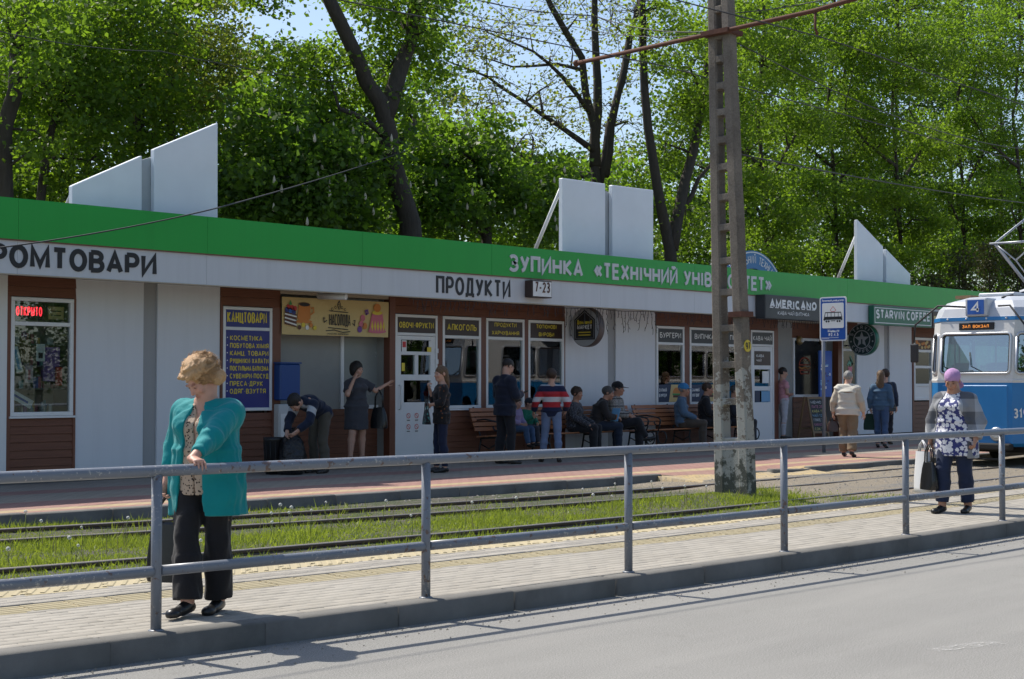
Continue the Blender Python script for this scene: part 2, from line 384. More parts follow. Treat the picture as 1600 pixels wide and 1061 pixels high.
n.color(n.mix(n.ramp(n.noise(2.2, 5), [(.4, 0), (.65, .8)]), br.outputs['Color'], (.34, .29, .22))).set(Roughness=.95).bump(n.noise(9, 4), .8, .03); SANDY = n.m
V = []; F = []; nn = 28
for i in range(nn+1):
    x = 17.9+i*6.3/nn; y0 = 12.80+.10*math.sin(i*1.9)+.06*math.sin(i*.8); y1 = max(y0+.1, yp(x)+.14 if x < 21.5 else 13.32)
    for j in range(5): y = y0+(y1-y0)*j/4; V.append((x, y, TRK+.010+.012*math.sin(i*.9+j)+((pz(x, y1)+.004-TRK-.010)*(j/4)**1.3 if x < 21.4 else .02*j/4)))
F = [(i*5+j, (i+1)*5+j, (i+1)*5+j+1, i*5+j+1) for i in range(nn) for j in range(4)]
b0 = len(V); V += [(V[j][0], V[j][1], -.05) for j in range(5)]; F += [(j, j+1, b0+j+1, b0+j) for j in range(4)]
b0 = len(V); V += [(V[i*5][0], V[i*5][1], -.05) for i in range(nn+1)]; F += [(i*5, b0+i, b0+i+1, (i+1)*5) for i in range(nn)]
tag(link_mesh('crossing_pavement', fast_mesh('crossing_pavement', V, F, SANDY, True)), kind='structure')
# ================================================================== stroke lettering (Cyrillic, Latin, digits), built as flat ribbons
def arc(cx, cy, rx, ry, a0, a1, n=9): return [(cx+rx*math.cos(rad(a0+(a1-a0)*i/n)), cy+ry*math.sin(rad(a0+(a1-a0)*i/n))) for i in range(n+1)]
def bowl(x0, y0, y1, xr=1.0):
    r = (y1-y0)/2; rx = min(.45, xr-x0-.1)
    return [(x0, y1)]+arc(xr-rx, y0+r, rx, r, 90, -90, 10)+[(x0, y0)]
O_ = arc(.5, .5, .5, .5, 90, 450, 22)
GL = {
 'А': (.72, [[(0, 0), (.5, 1), (1, 0)], [(.19, .3), (.81, .3)]]), 'Б': (.62, [[(.9, 1), (0, 1), (0, 0)], bowl(0, 0, .57)]),
 'В': (.64, [[(0, 0), (0, 1)], bowl(0, .53, 1, .92), bowl(0, 0, .53, 1)]), 'Г': (.55, [[(0, 0), (0, 1), (1, 1)]]),
 'Д': (.72, [[(0, -.17), (0, 0), (1, 0), (1, -.17)], [(.14, 0), (.3, 1), (.85, 1), (.85, 0)]]), 'Е': (.58, [[(1, 0), (0, 0), (0, 1), (1, 1)], [(0, .52), (.88, .52)]]),
 'Є': (.64, [arc(.5, .5, .5, .5, 45, 315, 16), [(.05, .5), (.7, .5)]]), 'Ж': (.95, [[(.5, 0), (.5, 1)], [(0, 1), (.5, .5), (0, 0)], [(1, 1), (.5, .5), (1, 0)]]),
 'З': (.6, [arc(.42, .76, .5, .25, 150, -90, 11)+arc(.42, .255, .57, .26, 90, -150, 12)]), 'И': (.68, [[(0, 1), (0, 0), (1, 1), (1, 0)]]),
 'Й': (.68, [[(0, 1), (0, 0), (1, 1), (1, 0)], arc(.5, 1.32, .24, .13, 180, 360, 6)]), 'І': (.14, [[(.5, 0), (.5, 1)]]), 'Ї': (.3, [[(.5, 0), (.5, 1)], [(0, 1.15), (.1, 1.15)], [(.9, 1.15), (1, 1.15)]]),
 'К': (.66, [[(0, 0), (0, 1)], [(.95, 1), (.12, .5), (1, 0)]]), 'Л': (.68, [[(0, 0), (.12, .05), (.26, 1), (1, 1), (1, 0)]]), 'М': (.82, [[(0, 0), (0, 1), (.5, .12), (1, 1), (1, 0)]]),
 'Н': (.66, [[(0, 0), (0, 1)], [(1, 0), (1, 1)], [(0, .5), (1, .5)]]), 'О': (.74, [O_]), 'П': (.66, [[(0, 0), (0, 1), (1, 1), (1, 0)]]), 'Р': (.62, [[(0, 0), (0, 1)], bowl(0, .42, 1)]),
 'С': (.68, [arc(.5, .5, .5, .5, 48, 312, 18)]), 'Т': (.6, [[(0, 1), (1, 1)], [(.5, 0), (.5, 1)]]), 'У': (.64, [[(0, 1), (.52, .36)], [(1, 1), (.4, .1), (.1, 0)]]),
 'Ф': (.8, [arc(.5, .54, .5, .34, 90, 450, 18), [(.5, 0), (.5, 1.06)]]), 'Х': (.68, [[(0, 0), (1, 1)], [(0, 1), (1, 0)]]), 'Ц': (.68, [[(0, 1), (0, 0), (1.1, 0), (1.1, -.17)], [(.88, 0), (.88, 1)]]),
 'Ч': (.62, [[(0, 1), (0, .62), (.14, .45), (1, .45)], [(1, 0), (1, 1)]]), 'Ш': (.86, [[(0, 1), (0, 0), (1, 0), (1, 1)], [(.5, 0), (.5, 1)]]), 'Ь': (.58, [[(0, 1), (0, 0)], bowl(0, 0, .55)]), 'Ы': (.8, [[(0, 1), (0, 0)], bowl(0, 0, .55, .7), [(1, 0), (1, 1)]]),
 'Ю': (.92, [[(0, 0), (0, 1)], [(0, .5), (.3, .5)], arc(.65, .5, .35, .5, 90, 450, 20)]), 'Я': (.64, [[(1, 0), (1, 1)], [(q[0]*-1+1, q[1]) for q in bowl(0, .42, 1)], [(.5, .42), (0, 0)]]),
 'D': (.66, [[(0, 0), (0, 1)], bowl(0, 0, 1)]), 'F': (.56, [[(0, 0), (0, 1), (1, 1)], [(0, .52), (.85, .52)]]), 'N': (.68, [[(0, 0), (0, 1), (1, 0), (1, 1)]]), 'R': (.66, [[(0, 0), (0, 1)], bowl(0, .45, 1), [(.45, .45), (1, 0)]]),
 'S': (.62, [arc(.5, .75, .47, .25, 30, 270, 11)+arc(.5, .25, .5, .25, 90, -150, 12)]), 'V': (.68, [[(0, 1), (.5, 0), (1, 1)]]), 'I': (.14, [[(.5, 0), (.5, 1)]]), 'G': (.7, [arc(.5, .5, .5, .5, 48, 340, 18)+[(.97, .45), (.55, .45)]]), 'L': (.54, [[(0, 1), (0, 0), (1, 0)]]),
 '0': (.6, [O_]), '1': (.4, [[(.1, .75), (.75, 1), (.75, 0)]]), '2': (.58, [arc(.5, .72, .48, .28, 165, -25, 10)+[(.0, 0), (1, 0)]]), '3': (.58, [arc(.45, .76, .47, .25, 150, -90, 11)+arc(.45, .255, .54, .26, 90, -150, 12)]),
 '4': (.62, [[(.78, 0), (.78, 1), (0, .27), (1, .27)]]), '5': (.58, [[(.92, 1), (.12, 1), (.06, .55)]+arc(.46, .31, .52, .31, 120, -150, 12)]), '7': (.56, [[(0, 1), (1, 1), (.35, 0)]]), '9': (.58, [arc(.5, .68, .48, .32, 0, 360, 16), [(.97, .66)]+arc(.45, .45, .52, .45, 0, -110, 8)]),
 '-': (.42, [[(0, .42), (1, .42)]]), '«': (.6, [[(.45, .8), (0, .45), (.45, .1)], [(1, .8), (.55, .45), (1, .1)]]), '»': (.6, [[(0, .8), (.45, .45), (0, .1)], [(.55, .8), (1, .45), (.55, .1)]]), '·': (.16, [[(.5, .42), (.5, .52)]]), '.': (.14, [[(.5, 0), (.5, .06)]]), ',': (.16, [[(.6, .06), (.3, -.14)]]), '№': (.95, [[(0, 0), (0, 1), (.55, 0), (.55, 1)], arc(.82, .68, .18, .22, 90, 450, 12), [(.66, .25), (1, .25)]]),
}
for a, b in zip('AEMHOPCTXBK', 'АЕМНОРСТХВК'): GL[a] = GL[b]
def stroke_w(s, t, gap):
    w = 0
    for ch in s:
        if ch == ' ': w += .38; continue
        g = GL[ch.upper()]; w += (g[0]*(.74 if ch.islower() else 1))+t+gap
    return w-gap
def ribbon(mb, pts, hw, P, dep, ext, mi):
    """2D centreline -> ribbon of half width hw; P maps (x, y, depth) to space"""
    n = len(pts); closed = n > 3 and math.dist(pts[0], pts[-1]) < 1e-6
    if closed: pts = pts[:-1]; n -= 1
    L = []; R = []
    for i in range(n):
        a = pts[i-1] if (i > 0 or closed) else None; b = pts[i]; c = pts[(i+1) % n] if (i < n-1 or closed) else None
        def nd(p, q):
            d = (q[0]-p[0], q[1]-p[1]); l = math.hypot(*d) or 1e-9; return (d[0]/l, d[1]/l)
        d1 = nd(a, b) if a else nd(b, c); d2 = nd(b, c) if c else d1
        n1 = (-d1[1], d1[0]); n2 = (-d2[1], d2[0]); m = (n1[0]+n2[0], n1[1]+n2[1]); ml = math.hypot(*m)
        if ml < .25: m = n1; k = 1
        else: m = (m[0]/ml, m[1]/ml); k = min(1.9, 1/max(.3, m[0]*n1[0]+m[1]*n1[1]))
        L.append((b[0]+m[0]*hw*k, b[1]+m[1]*hw*k)); R.append((b[0]-m[0]*hw*k, b[1]-m[1]*hw*k))
    vs = []; fs = []
    for i in range(n): vs += [P(*L[i], dep), P(*R[i], dep)]
    seg = n if closed else n-1
    for i in range(seg): j = (i+1) % n; fs.append((2*i, 2*i+1, 2*j+1, 2*j))
    if ext > 0:
        b = len(vs)
        for i in range(n): vs += [P(*L[i], dep-ext), P(*R[i], dep-ext)]
        for i in range(seg):
            j = (i+1) % n; fs += [(2*i, 2*j, b+2*j, b+2*i), (2*i+1, b+2*i+1, b+2*j+1, 2*j+1)]
        if not closed: fs += [(0, b, b+1, 1), (2*n-2, 2*n-1, b+2*n-1, b+2*n-2)]
    mb.add(vs, fs, mi)
def lettering(s, org, h, width=None, t=.2, gap=.14, right=(1, 0, 0), up=(0, 0, 1), dep=.004, ext=0.0, mi=0, mb=None, split=None, align='l', slant=0.0):
    """writes s; org = lower left corner; t = stroke thickness / height. split=callback(mb) -> one mesh per letter"""
    right = Vector(right).normalized(); up = Vector(up).normalized(); nrm = right.cross(up); org = Vector(org)
    w1 = stroke_w(s, t, gap)*h; fix = sum(1 for ch in s if ch != ' ')*t*h; sx = 1.0
    if width:
        if width < fix*1.25: t = t*width/(fix*1.5); w1 = stroke_w(s, t, gap)*h; fix = sum(1 for ch in s if ch != ' ')*t*h
        sx = max(.15, (width-fix)/(w1-fix)) if w1-fix > 1e-6 else 1.0
        w1 = width
    x = 0.0
    if align == 'c': x = -w1/2
    own = mb is None
    if own: mb = MB()
    e = 0
    for ch in s:
        if ch == ' ': x += .38*h*sx; continue
        low = ch.islower(); g = GL[ch.upper()]; k = .74 if low else 1.0; gh = h*k; gw = (g[0]*k)*h*sx
        dz = -.2*h if (low and ch in 'руq') else 0
        if split: mb = MB()
        tw = t*h
        for st in g[1]:
            e += 1; dd = dep+(e % 5)*.0004
            pts = [(x+tw/2+p[0]*gw, tw/2+p[1]*(gh-tw)+dz) for p in st]
            ribbon(mb, pts, tw/2, lambda a, b, d: org+right*(a+slant*b)+up*b+nrm*d, dd, ext, mi)
        if split: split(mb)
        x += gw+tw+gap*h*sx
    return mb
# ================================================================== kiosk row with its long fascia
def facade_mat(name, col, rough, streak=.25):
    n = NT(name); v = n.noise(1.0, 5, .65, vec=n.mapped(scale=(5, 5, .35))); f = n.noise(.5, 3)
    c = n.mix(n.ramp(v, [(.45, 0), (.8, streak)]), col, tuple(q*.72 for q in col)); c = n.mix(n.math('MULTIPLY', f, .15), c, tuple(q*.85 for q in col))
    n.color(c).set(Roughness=rough, Specular_IOR_Level=.4); n.bump(n.noise(3, 2), .05, .02); return n.m
WHITE = facade_mat('white_wall_panel', (.70, .72, .75), .5)
GREYP = facade_mat('grey_pilaster', (.36, .365, .37), .55)
GREEN = facade_mat('green_composite_panel', (.022, .37, .055), .32, .3)
GREYF = facade_mat('light_grey_composite_panel', (.60, .615, .64), .35, .35)
PVC = M('white_window_plastic', (.74, .75, .75), .35, var=.05, vs=2)
SOFF = facade_mat('soffit_lining', (.42, .36, .27), .6)
n = NT('brown_lap_siding'); X_, Y_, Z_ = n.xyz(); w = n.noise(2.0, 5, .7, vec=n.mapped(scale=(1.2, 1, 26)))
c = n.mix(n.ramp(w, [(.3, 0), (.7, 1)]), (.125, .046, .026), (.205, .082, .045)); n.color(c).set(Roughness=.5, Specular_IOR_Level=.35).bump(w, .25, .003); BROWN = n.m
n = NT('brown_trim'); w = n.noise(3.0, 5, .7, vec=n.mapped(scale=(9, 9, .6))); n.color(n.mix(w, (.13, .044, .025), (.20, .075, .042))).set(Roughness=.45).bump(w, .1, .003); BROWNT = n.m
def glass_mat(name, tint, refl, rough=.01):
    n = NT(name); g = n.n('BsdfGlossy'); g.inputs['Roughness'].default_value = rough; g.inputs['Color'].default_value = (.95, .97, 1, 1)
    t = n.n('BsdfTransparent'); t.inputs['Color'].default_value = (*tint, 1)
    fr = n.n('Fresnel'); fr.inputs['IOR'].default_value = 1.52; m = n.n('MixShader')
    n.l(n.math('ADD', n.math('MULTIPLY', fr.outputs[0], 1.25), refl), m.inputs[0]); n.l(t.outputs[0], m.inputs[1]); n.l(g.outputs[0], m.inputs[2]); n.l(m.outputs[0], n.out.inputs[0]); n.t.nodes.remove(n.b)
    b = n.n('Bump'); n.l(n.noise(.9, 2), b.inputs['Height']); b.inputs['Strength'].default_value = .04; b.inputs['Distance'].default_value = .02; n.l(b.outputs[0], g.inputs['Normal'])
    return n.m
GLASS = glass_mat('window_glass', (.84, .89, .88), .015)
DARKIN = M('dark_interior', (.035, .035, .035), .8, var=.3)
INTW = M('interior_wall', (.30, .30, .28), .7, var=.15)
FLOORC = M('niche_floor', (.16, .12, .10), .7, var=.2, vs=6)
ROOFM = M('roof_felt', (.08, .08, .08), .9, var=.3, bump=.3)
STEP = M('step_concrete', (.12, .115, .11), .9, var=.25, vs=5, bump=.4)
def flat(name, col, rough=.5): return M(name, col, rough, var=.06, vs=2)
YEL = flat('yellow_print', (.74, .58, .05)); WPR = flat('white_print', (.78, .78, .76)); BLK = flat('black_print', (.016, .016, .018)); BRNSIGN = flat('dark_brown_sign', (.045, .024, .018), .4); BLUESIGN = flat('navy_blue_sign', (.030, .034, .20), .4); DGSIGN = flat('charcoal_sign', (.028, .03, .034), .4)
NAVYV = flat('navy_vinyl', (.022, .040, .085)); CREAM = flat('cream_banner', (.62, .47, .20)); REDP = flat('red_print', (.55, .04, .04)); GRNP = flat('green_print', (.06, .28, .08)); ORNP = flat('orange_print', (.62, .22, .04)); BRNP = flat('brown_print', (.10, .035, .02)); PINKP = flat('pink_print', (.60, .16, .22)); PURP = flat('purple_print', (.17, .06, .30)); LBLUE = flat('light_blue_print', (.18, .40, .62)); BLUEP = flat('blue_print', (.03, .12, .45)); SILVER = M('letter_silver', (.60, .61, .62), .4, var=.05)

BX0, BX1 = -14.0, WX(1600, FASC)+5.2
BX1 = onY(1563, 598, FASC).x
kiosk = thing('kiosk_building', 'long single storey kiosk row with green and grey fascia behind the platform', 'building', (0, WALL, PLAT))
K = kiosk
def Z(px, py, Y=WALL): return onY(px, py, Y).z
x = {k: WX(k) for k in (3, 117, 224, 245, 343, 437, 607, 616, 682, 882, 950, 962, 1024, 1176, 1208, 1215, 1310, 1340, 1382, 1390, 1425, 1460)}
TOPZ = 3.03; BOT = PLAT-.1; WB, WT = 1.10, 2.74
def siding(x0, x1, z0, z1, Y=WALL):
    """each horizontal siding board is a board of its own"""
    k = max(1, round((z1-z0)/.115)); h = (z1-z0)/k
    for i in range(k):
        a = z0+i*h
        MB().prism([(Y-.004, a+h-.002), (Y-.018, a+.004), (Y-.018, a+.001), (Y+.03, a+.001), (Y+.03, a+h-.002)], x0, x1, 'x').build('siding_board', BROWN, K)
def panel(x0, x1, m, Y=WALL, z0=BOT, z1=TOPZ, name='wall_panel'): return bx(name, x0, x1, Y, Y+.12, z0, z1, m, K)
# white walls in panels with grey pilasters between
def whitewall(xa, xp0, xp1, xb):
    panel(xa, xp0-.004, WHITE, z0=PLAT+.12); panel(xp1+.004, xb, WHITE, z0=PLAT+.12)
    bx('pilaster', xp0, xp1, WALL+.035, WALL+.12, BOT, TOPZ, GREYP, K)
    bx('plinth', xa, xb, WALL-.012, WALL+.10, BOT-.02, PLAT+.118, STEP, K)
whitewall(x[117], x[224], x[245], x[343]); whitewall(x[882], x[950], x[962], x[1024]); whitewall(x[1340], x[1382], x[1390], x[1425])
panel(BX0, x[3]-1.2, WHITE)
# windows ------------------------------------------------------------
def frame_bars(mb, x0, x1, z0, z1, w=.055, y0=WALL-.035, y1=WALL+.04, mids_z=(), mids_x=()):
    mb.box(x0, x1, y0, y1, z0, z0+w); mb.box(x0, x1, y0, y1, z1-w, z1)
    mb.box(x0, x0+w, y0+.002, y1, z0+w, z1-w); mb.box(x1-w, x1, y0+.002, y1, z0+w, z1-w)
    for z in mids_z: mb.box(x0+w, x1-w, y0+.002, y1, z-w/2, z+w/2)
    for q in mids_x: mb.box(q-w/2, q+w/2, y0+.004, y1, z0+w, (mids_z[0] if mids_z else z1)-w/2)
    return mb
def window(x0, x1, z0=WB, z1=WT, split=2.375, sign=None, words=(), tcol=None, glass_top=False, wtype='window'):
    w = .055
    o = frame_bars(MB(), x0, x1, z0, z1, w, mids_z=(split,)).build('window', PVC, K, bevel=.006)
    MB().box(x0+w, x1-w, WALL+.003, WALL+.011, z0+w, split-w/2).build('pane', GLASS, o)
    if glass_top: MB().box(x0+w, x1-w, WALL+.003, WALL+.011, split+w/2, z1-w).build('pane', GLASS, o)
    if sign:
        mb = MB().box(x0+w*.8, x1-w*.8, WALL-.022, WALL+.012, split+w*.4, z1-w*.8)
        hh = (z1-split-w*1.3)/max(1, len(words)); W_ = x1-x0-2*w
        for i, s in enumerate(words):
            h = min(.115, hh*.52); tw = min(W_*.86, stroke_w(s, .17, .14)*h*1.0)
            zc = split+w*.5+hh*(len(words)-1-i)+hh*.5-h/2
            lettering(s, ((x0+x1)/2, WALL-.022, zc), h, tw, t=.17, mb=mb, mi=1, align='c')
        mb.build('sign_panel', [sign, tcol or YEL], o)
    bx('sill', x0-.02, x1+.02, WALL-.055, WALL+.01, z0-.03, z0-.002, PVC, o)
    return o
def interior(x0, x1, z0, z1, depth=1.6, m=None, pad=.3):
    """open room behind a pane"""
    mb = MB(); y0, y1 = WALL+.125, WALL+depth
    p = pad; mb.box(x0-p, x1+p, y1, y1+.05, z0-.9, z1+.25); mb.box(x0-p-.05, x0-p, y0, y1, z0-.9, z1+.25); mb.box(x1+p, x1+p+.05, y0, y1, z0-.9, z1+.25)
    mb.box(x0-p, x1+p, y0, y1, z1+.2, z1+.25); mb.box(x0-p, x1+p, y0, y1, z0-.95, z0-.9)
    return mb.build('room_lining', m or INTW, K)
def brown_bay(x0, x1, opens, z0=BOT):
    """siding round a list of openings (xa, xb, za, zb); posts between"""
    siding(x0, x1, WT+.01, TOPZ); opens = sorted(opens)
    cur = x0
    for (a, b, za, zb) in opens:
        if a-cur > .01: bx('post', cur, a, WALL-.022, WALL+.1, BOT, WT+.01, BROWNT, K)
        if za > .6: siding(a, b, BOT, za-.03)
        cur = b
    if x1-cur > .01: bx('post', cur, x1, WALL-.022, WALL+.1, BOT, WT+.01, BROWNT, K)
# bay 1: display window of the goods kiosk
w1 = (WX(15), WX(113)); brown_bay(x[3]+.06, x[117], [(w1[0], w1[1], WB, WT)]); window(*w1, glass_top=True); interior(*w1, WB, WT, .55, M('kiosk_lining', (.30, .28, .25), .7, var=.3, vs=5), .02)
bx('door_frame', x[3]-.5, x[3]+.055, WALL-.03, WALL+.08, BOT, TOPZ, PVC, K); bx('door', x[3]-1.2, x[3]-.505, WALL-.01, WALL+.06, BOT, TOPZ, PVC, K)
# bay 2: stationery poster window
w2 = (WX(345), WX(423.5)); brown_bay(x[343]+.004, x[437]+.0, [(w2[0]+.02, w2[1], WB+.02, WT)])
o = frame_bars(MB(), w2[0]+.02, w2[1], WB+.02, WT, .05, mids_z=(2.40,)).build('window', PVC, K, bevel=.006)
mb = MB().box(w2[0]+.065, w2[1]-.045, WALL-.02, WALL+.02, 2.425, WT-.045); lettering('КАНЦТОВАРИ', (w2[0]+.095, WALL-.02, 2.49), .17, w2[1]-w2[0]-.20, t=.145, gap=.10, mb=mb, mi=1); mb.build('sign_panel', [BLUESIGN, YEL], o)
mb = MB().box(w2[0]+.065, w2[1]-.045, WALL-.02, WALL+.02, WB+.065, 2.375)
for i, s in enumerate(('КОСМЕТИКА', 'ПОБУТОВА ХІМІЯ', 'КАНЦ. ТОВАРИ', 'РУШНИКИ·ХАЛАТИ', 'ПОСТІЛЬНА БІЛИЗНА', 'СУВЕНІРИ·ПОСУД', 'ПРЕСА·ДРУК', 'ОДЯГ·ВЗУТТЯ')):
    zz = 2.215-i*.118; W_ = w2[1]-w2[0]
    lettering(s, (w2[0]+.15, WALL-.02, zz), .078, min(W_-.22, stroke_w(s, .18, .13)*.078*.90), t=.18, gap=.13, mb=mb, mi=1); mb.box(w2[0]+.095, w2[0]+.112, WALL-.023, WALL-.019, zz+.035, zz+.052, 2)
mb.build('sign_panel', [BLUESIGN, YEL, WPR], o)
# niche 1 -----------------------------------------------------------
NF = .27; ND = 19.30
def niche(xa, xb, depth, floor=NF):
    bx('niche_floor', xa, xb, WALL-.55, depth, PLAT-.05, floor, FLOORC, K)
    bx('niche_side_wall', xa-.08, xa, WALL+.13, depth, floor, TOPZ, INTW, K); bx('niche_side_wall', xb, xb+.08, WALL+.13, depth, floor, TOPZ, INTW, K)
    bx('niche_ceiling', xa, xb, WALL, depth, TOPZ-.05, TOPZ, SOFF, K)
xa, xb = x[437], x[607]; niche(xa, xb, ND)
xm = onY(533, 598, ND).x; xe = onY(601, 598, ND).x
bx('niche_back_wall', xa-.1, xm-.03, ND, ND+.1, 1.12, TOPZ, INTW, K)
for i in range(8): z0 = NF+i*(1.12-NF)/8; h = (1.12-NF)/8; bx('siding_board', xa-.05, xb+.05, ND-.014, ND+.08, z0+.002, z0+h-.002, BROWN, K)
o = frame_bars(MB(), xm-.03, xe+.05, 1.12, TOPZ-.05, .06, ND-.04, ND+.05, mids_z=(2.52,)).build('window', PVC, K)
bx('pane', xm+.03, xe-.01, ND, ND+.012, 1.18, 2.49, M('frosted_glass', (.26, .28, .27), .25), o); bx('pane', xm+.03, xe-.01, ND, ND+.012, 2.55, TOPZ-.11, M('frosted_glass_top', (.16, .17, .17), .25), o)
bx('niche_back_wall', xe+.05, xb+.05, ND, ND+.1, 1.12, TOPZ, INTW, K)
bx('post', x[607], x[616]-.004, WALL-.03, WALL+.12, BOT, TOPZ, BROWNT, K)
# bay 3: grocery door and three windows
def door(x0, x1, label_words=None, sign=None, tcol=None):
    z1 = WT; z0 = PLAT+.02
    o = frame_bars(MB(), x0, x1, z0, z1, .05, mids_z=(2.40,)).build('door', PVC, K, bevel=.006)
    if sign:
        mb = MB().box(x0+.045, x1-.045, WALL-.022, WALL+.012, 2.42, z1-.045); tw = (x1-x0)*.82
        lettering(label_words, ((x0+x1)/2, WALL-.022, 2.505), .105, tw, t=.17, mb=mb, mi=1, align='c'); mb.build('sign_panel', [sign, tcol], o)
    return o
d0, d1 = x[616], x[682]; dr = door(d0, d1, 'ОВОЧІ·ФРУКТИ', BRNSIGN, YEL)
dw = d1-d0
mb = MB(); y0, y1 = WALL-.02, WALL+.03; xi0, xi1 = d0+.05, d1-.05
mb.box(xi0, xi1, y0, y1, PLAT+.07, 1.22); mb.box(xi0, xi0+.09, y0, y1, 1.22, 2.37); mb.box(xi1-.11, xi1, y0, y1, 1.22, 2.37)
for a, b in ((1.60, 1.70), (2.04, 2.10), (2.30, 2.37)): mb.box(xi0+.09, xi1-.11, y0, y1, a, b)
mb.box(xi0+.52*(xi1-xi0)-.05, xi0+.52*(xi1-xi0)+.03, y0+.002, y1, 1.70, 2.04); mb.box(xi0+.09, xi0+.16, y0+.002, y1, 1.22, 1.60)
lf = mb.build('door_leaf', PVC, dr, bevel=.004)
for a, b in ((1.22, 1.60), (1.70, 2.04), (2.10, 2.30)): bx('pane', xi0+.05, xi1-.07, WALL+.008, WALL+.014, a, b, GLASS, dr)
MB().tube([(xi0+.045, y0, 1.52), (xi0+.045, y0-.05, 1.5), (xi0+.045, y0-.05, 1.12), (xi0+.045, y0, 1.10)], .012).build('handle', PVC, dr)
for zz in (2.12, 1.93, .6): bx('hinge', xi1-.01, xi1+.05, y0-.03, y0, zz-.04, zz+.04, PVC, dr)
STK = [WPR, REDP, YEL, BLK]                         # small stickers
MB().box(xi0+.10, xi0+.21, y0-.006, y0-.002, 2.1, 2.29, 0).box(xi0+.115, xi0+.195, y0-.008, y0-.006, 2.17, 2.27, 1).build('sticker', STK, dr)
for q in ((xi1-.16, xi1-.09, 2.185, 2.29, 0), (xi1-.20, xi1-.10, 2.10, 2.18, 2), (xi0+.10, xi0+.17, 1.76, 1.90, 2)): MB().box(q[0], q[1], y0-.006, y0-.002, q[2], q[3], q[4]).build('sticker', STK, dr)
for i in range(2):
    for j in range(2):
        mb = MB(); cx, cz = xi0+.26+.19*i, .98-.19*j; mb.box(cx-.05, cx+.05, y0-.004, y0-.0015, cz-.09, cz+.06, 0)
        ribbon(mb, arc(cx, cz+.01, .04, .04, 0, 360, 16), .006, lambda a, b, d: Vector((a, y0-d, b)), .006, 0, 1); ribbon(mb, [(cx-.028, cz+.04), (cx+.028, cz-.018)], .005, lambda a, b, d: Vector((a, y0-d, b)), .0055, 0, 1); mb.box(cx-.035, cx+.035, y0-.006, y0-.004, cz-.075, cz-.06, 3); mb.build('sticker', STK, dr)
wl = [(WX(690), WX(750), ('АЛКОГОЛЬ',)), (WX(758), WX(818), ('ПРОДУКТИ', 'ХАРЧУВАННЯ')), (WX(824), WX(880), ('ТЮТЮНОВІ', 'ВИРОБИ'))]
brown_bay(x[616], x[882], [(d0, d1, 0, WT)]+[(a, b, WB, WT) for a, b, _ in wl])
for a, b, ws in wl: window(a, b, sign=BRNSIGN, words=ws, tcol=YEL)
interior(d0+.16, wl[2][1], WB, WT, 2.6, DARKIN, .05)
# bay 4: bakery windows and door
w4 = [(WX(1024), WX(1068), ('БУРГЕРИ',)), (WX(1076), WX(1122), ('ВИПІЧКА',))]; d4 = (WX(1172), x[1208])
brown_bay(x[1024]+.004, x[1215], [(a, b, WB, WT) for a, b, _ in w4]+[(WX(1130), WX(1164), WB, WT), (d4[0], d4[1], 0, WT)])
for a, b, ws in w4: window(a+.01, b, sign=DGSIGN, words=ws, tcol=WPR)
window(WX(1130), WX(1164), sign=DGSIGN, words=('ПІЦА',), tcol=WPR)
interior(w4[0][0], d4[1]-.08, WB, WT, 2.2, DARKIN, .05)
for (a, b, ws), t1, t2 in zip(w4, ('СИТНИЙ', 'СМАЧНИЙ'), ('БУРГЕР', 'ХОТ ДОГ')):      # vinyl prints at the foot of the panes
    mb = MB(); p0, p1 = a+.075, b-.06; z0, z1 = WB+.06, WB+.42; xm_ = p0+(p1-p0)*.5
    mb.prism([(p0, z0), (xm_-.04, z0), (xm_+.04, z1), (p0, z1)], WALL-.004, WALL-.001, 'y', 0); mb.prism([(xm_-.035, z0), (p1, z0), (p1, z1), (xm_+.045, z1)], WALL-.004, WALL-.001, 'y', 1)
    lettering(t1, (p0+.04, WALL-.004, z0+.21), .07, .26, mb=mb, mi=2); lettering(t2, (p0+.04, WALL-.004, z0+.10), .07, .26, mb=mb, mi=2)
    cx, cz = (xm_+p1)/2+.02, z0+.15
    mb.prism([(cx+.13*math.cos(rad(q)), cz+.03+.12*math.sin(rad(q))) for q in range(0, 181, 15)], WALL-.007, WALL-.004, 'y', 3); mb.box(cx-.14, cx+.14, WALL-.007, WALL-.0041, cz-.01, cz+.025, 4); mb.box(cx-.12, cx+.12, WALL-.0072, WALL-.0042, cz-.06, cz-.012, 5)
    mb.build('vinyl_print', [NAVYV, CREAM, WPR, ORNP, GRNP, BRNP], K)
dr = door(d4[0], d4[1], 'КАВА·ЧАЙ', DGSIGN, WPR); xi0, xi1 = d4[0]+.05, d4[1]-.05
mb = MB(); mb.box(xi0, xi1, y0, y1, PLAT+.07, 1.12); mb.box(xi0, xi0+.1, y0, y1, 1.12, 2.37); mb.box(xi1-.1, xi1, y0, y1, 1.12, 2.37); mb.box(xi0+.1, xi1-.1, y0, y1, 1.38, 1.48); mb.box(xi0+.1, xi1-.1, y0, y1, 1.86, 1.96); mb.box(xi0+.1, xi1-.1, y0, y1, 2.26, 2.37)
mb.build('door_leaf', PVC, dr, bevel=.004)
for a, b in ((1.12, 1.38), (1.48, 1.86), (1.96, 2.26)): bx('pane', xi0+.08, xi1-.08, WALL+.008, WALL+.014, a, b, GLASS, dr)
mb = MB().box(xi0+.09, xi1-.09, y0-.006, y0-.001, 1.95, 2.27, 0); lettering('КАВА', (xi0+.16, y0-.006, 2.13), .07, .3, mb=mb, mi=1); lettering('ЧАЙ', (xi0+.16, y0-.006, 2.03), .06, .2, mb=mb, mi=1); mb.build('sticker', [BRNSIGN, WPR], dr)
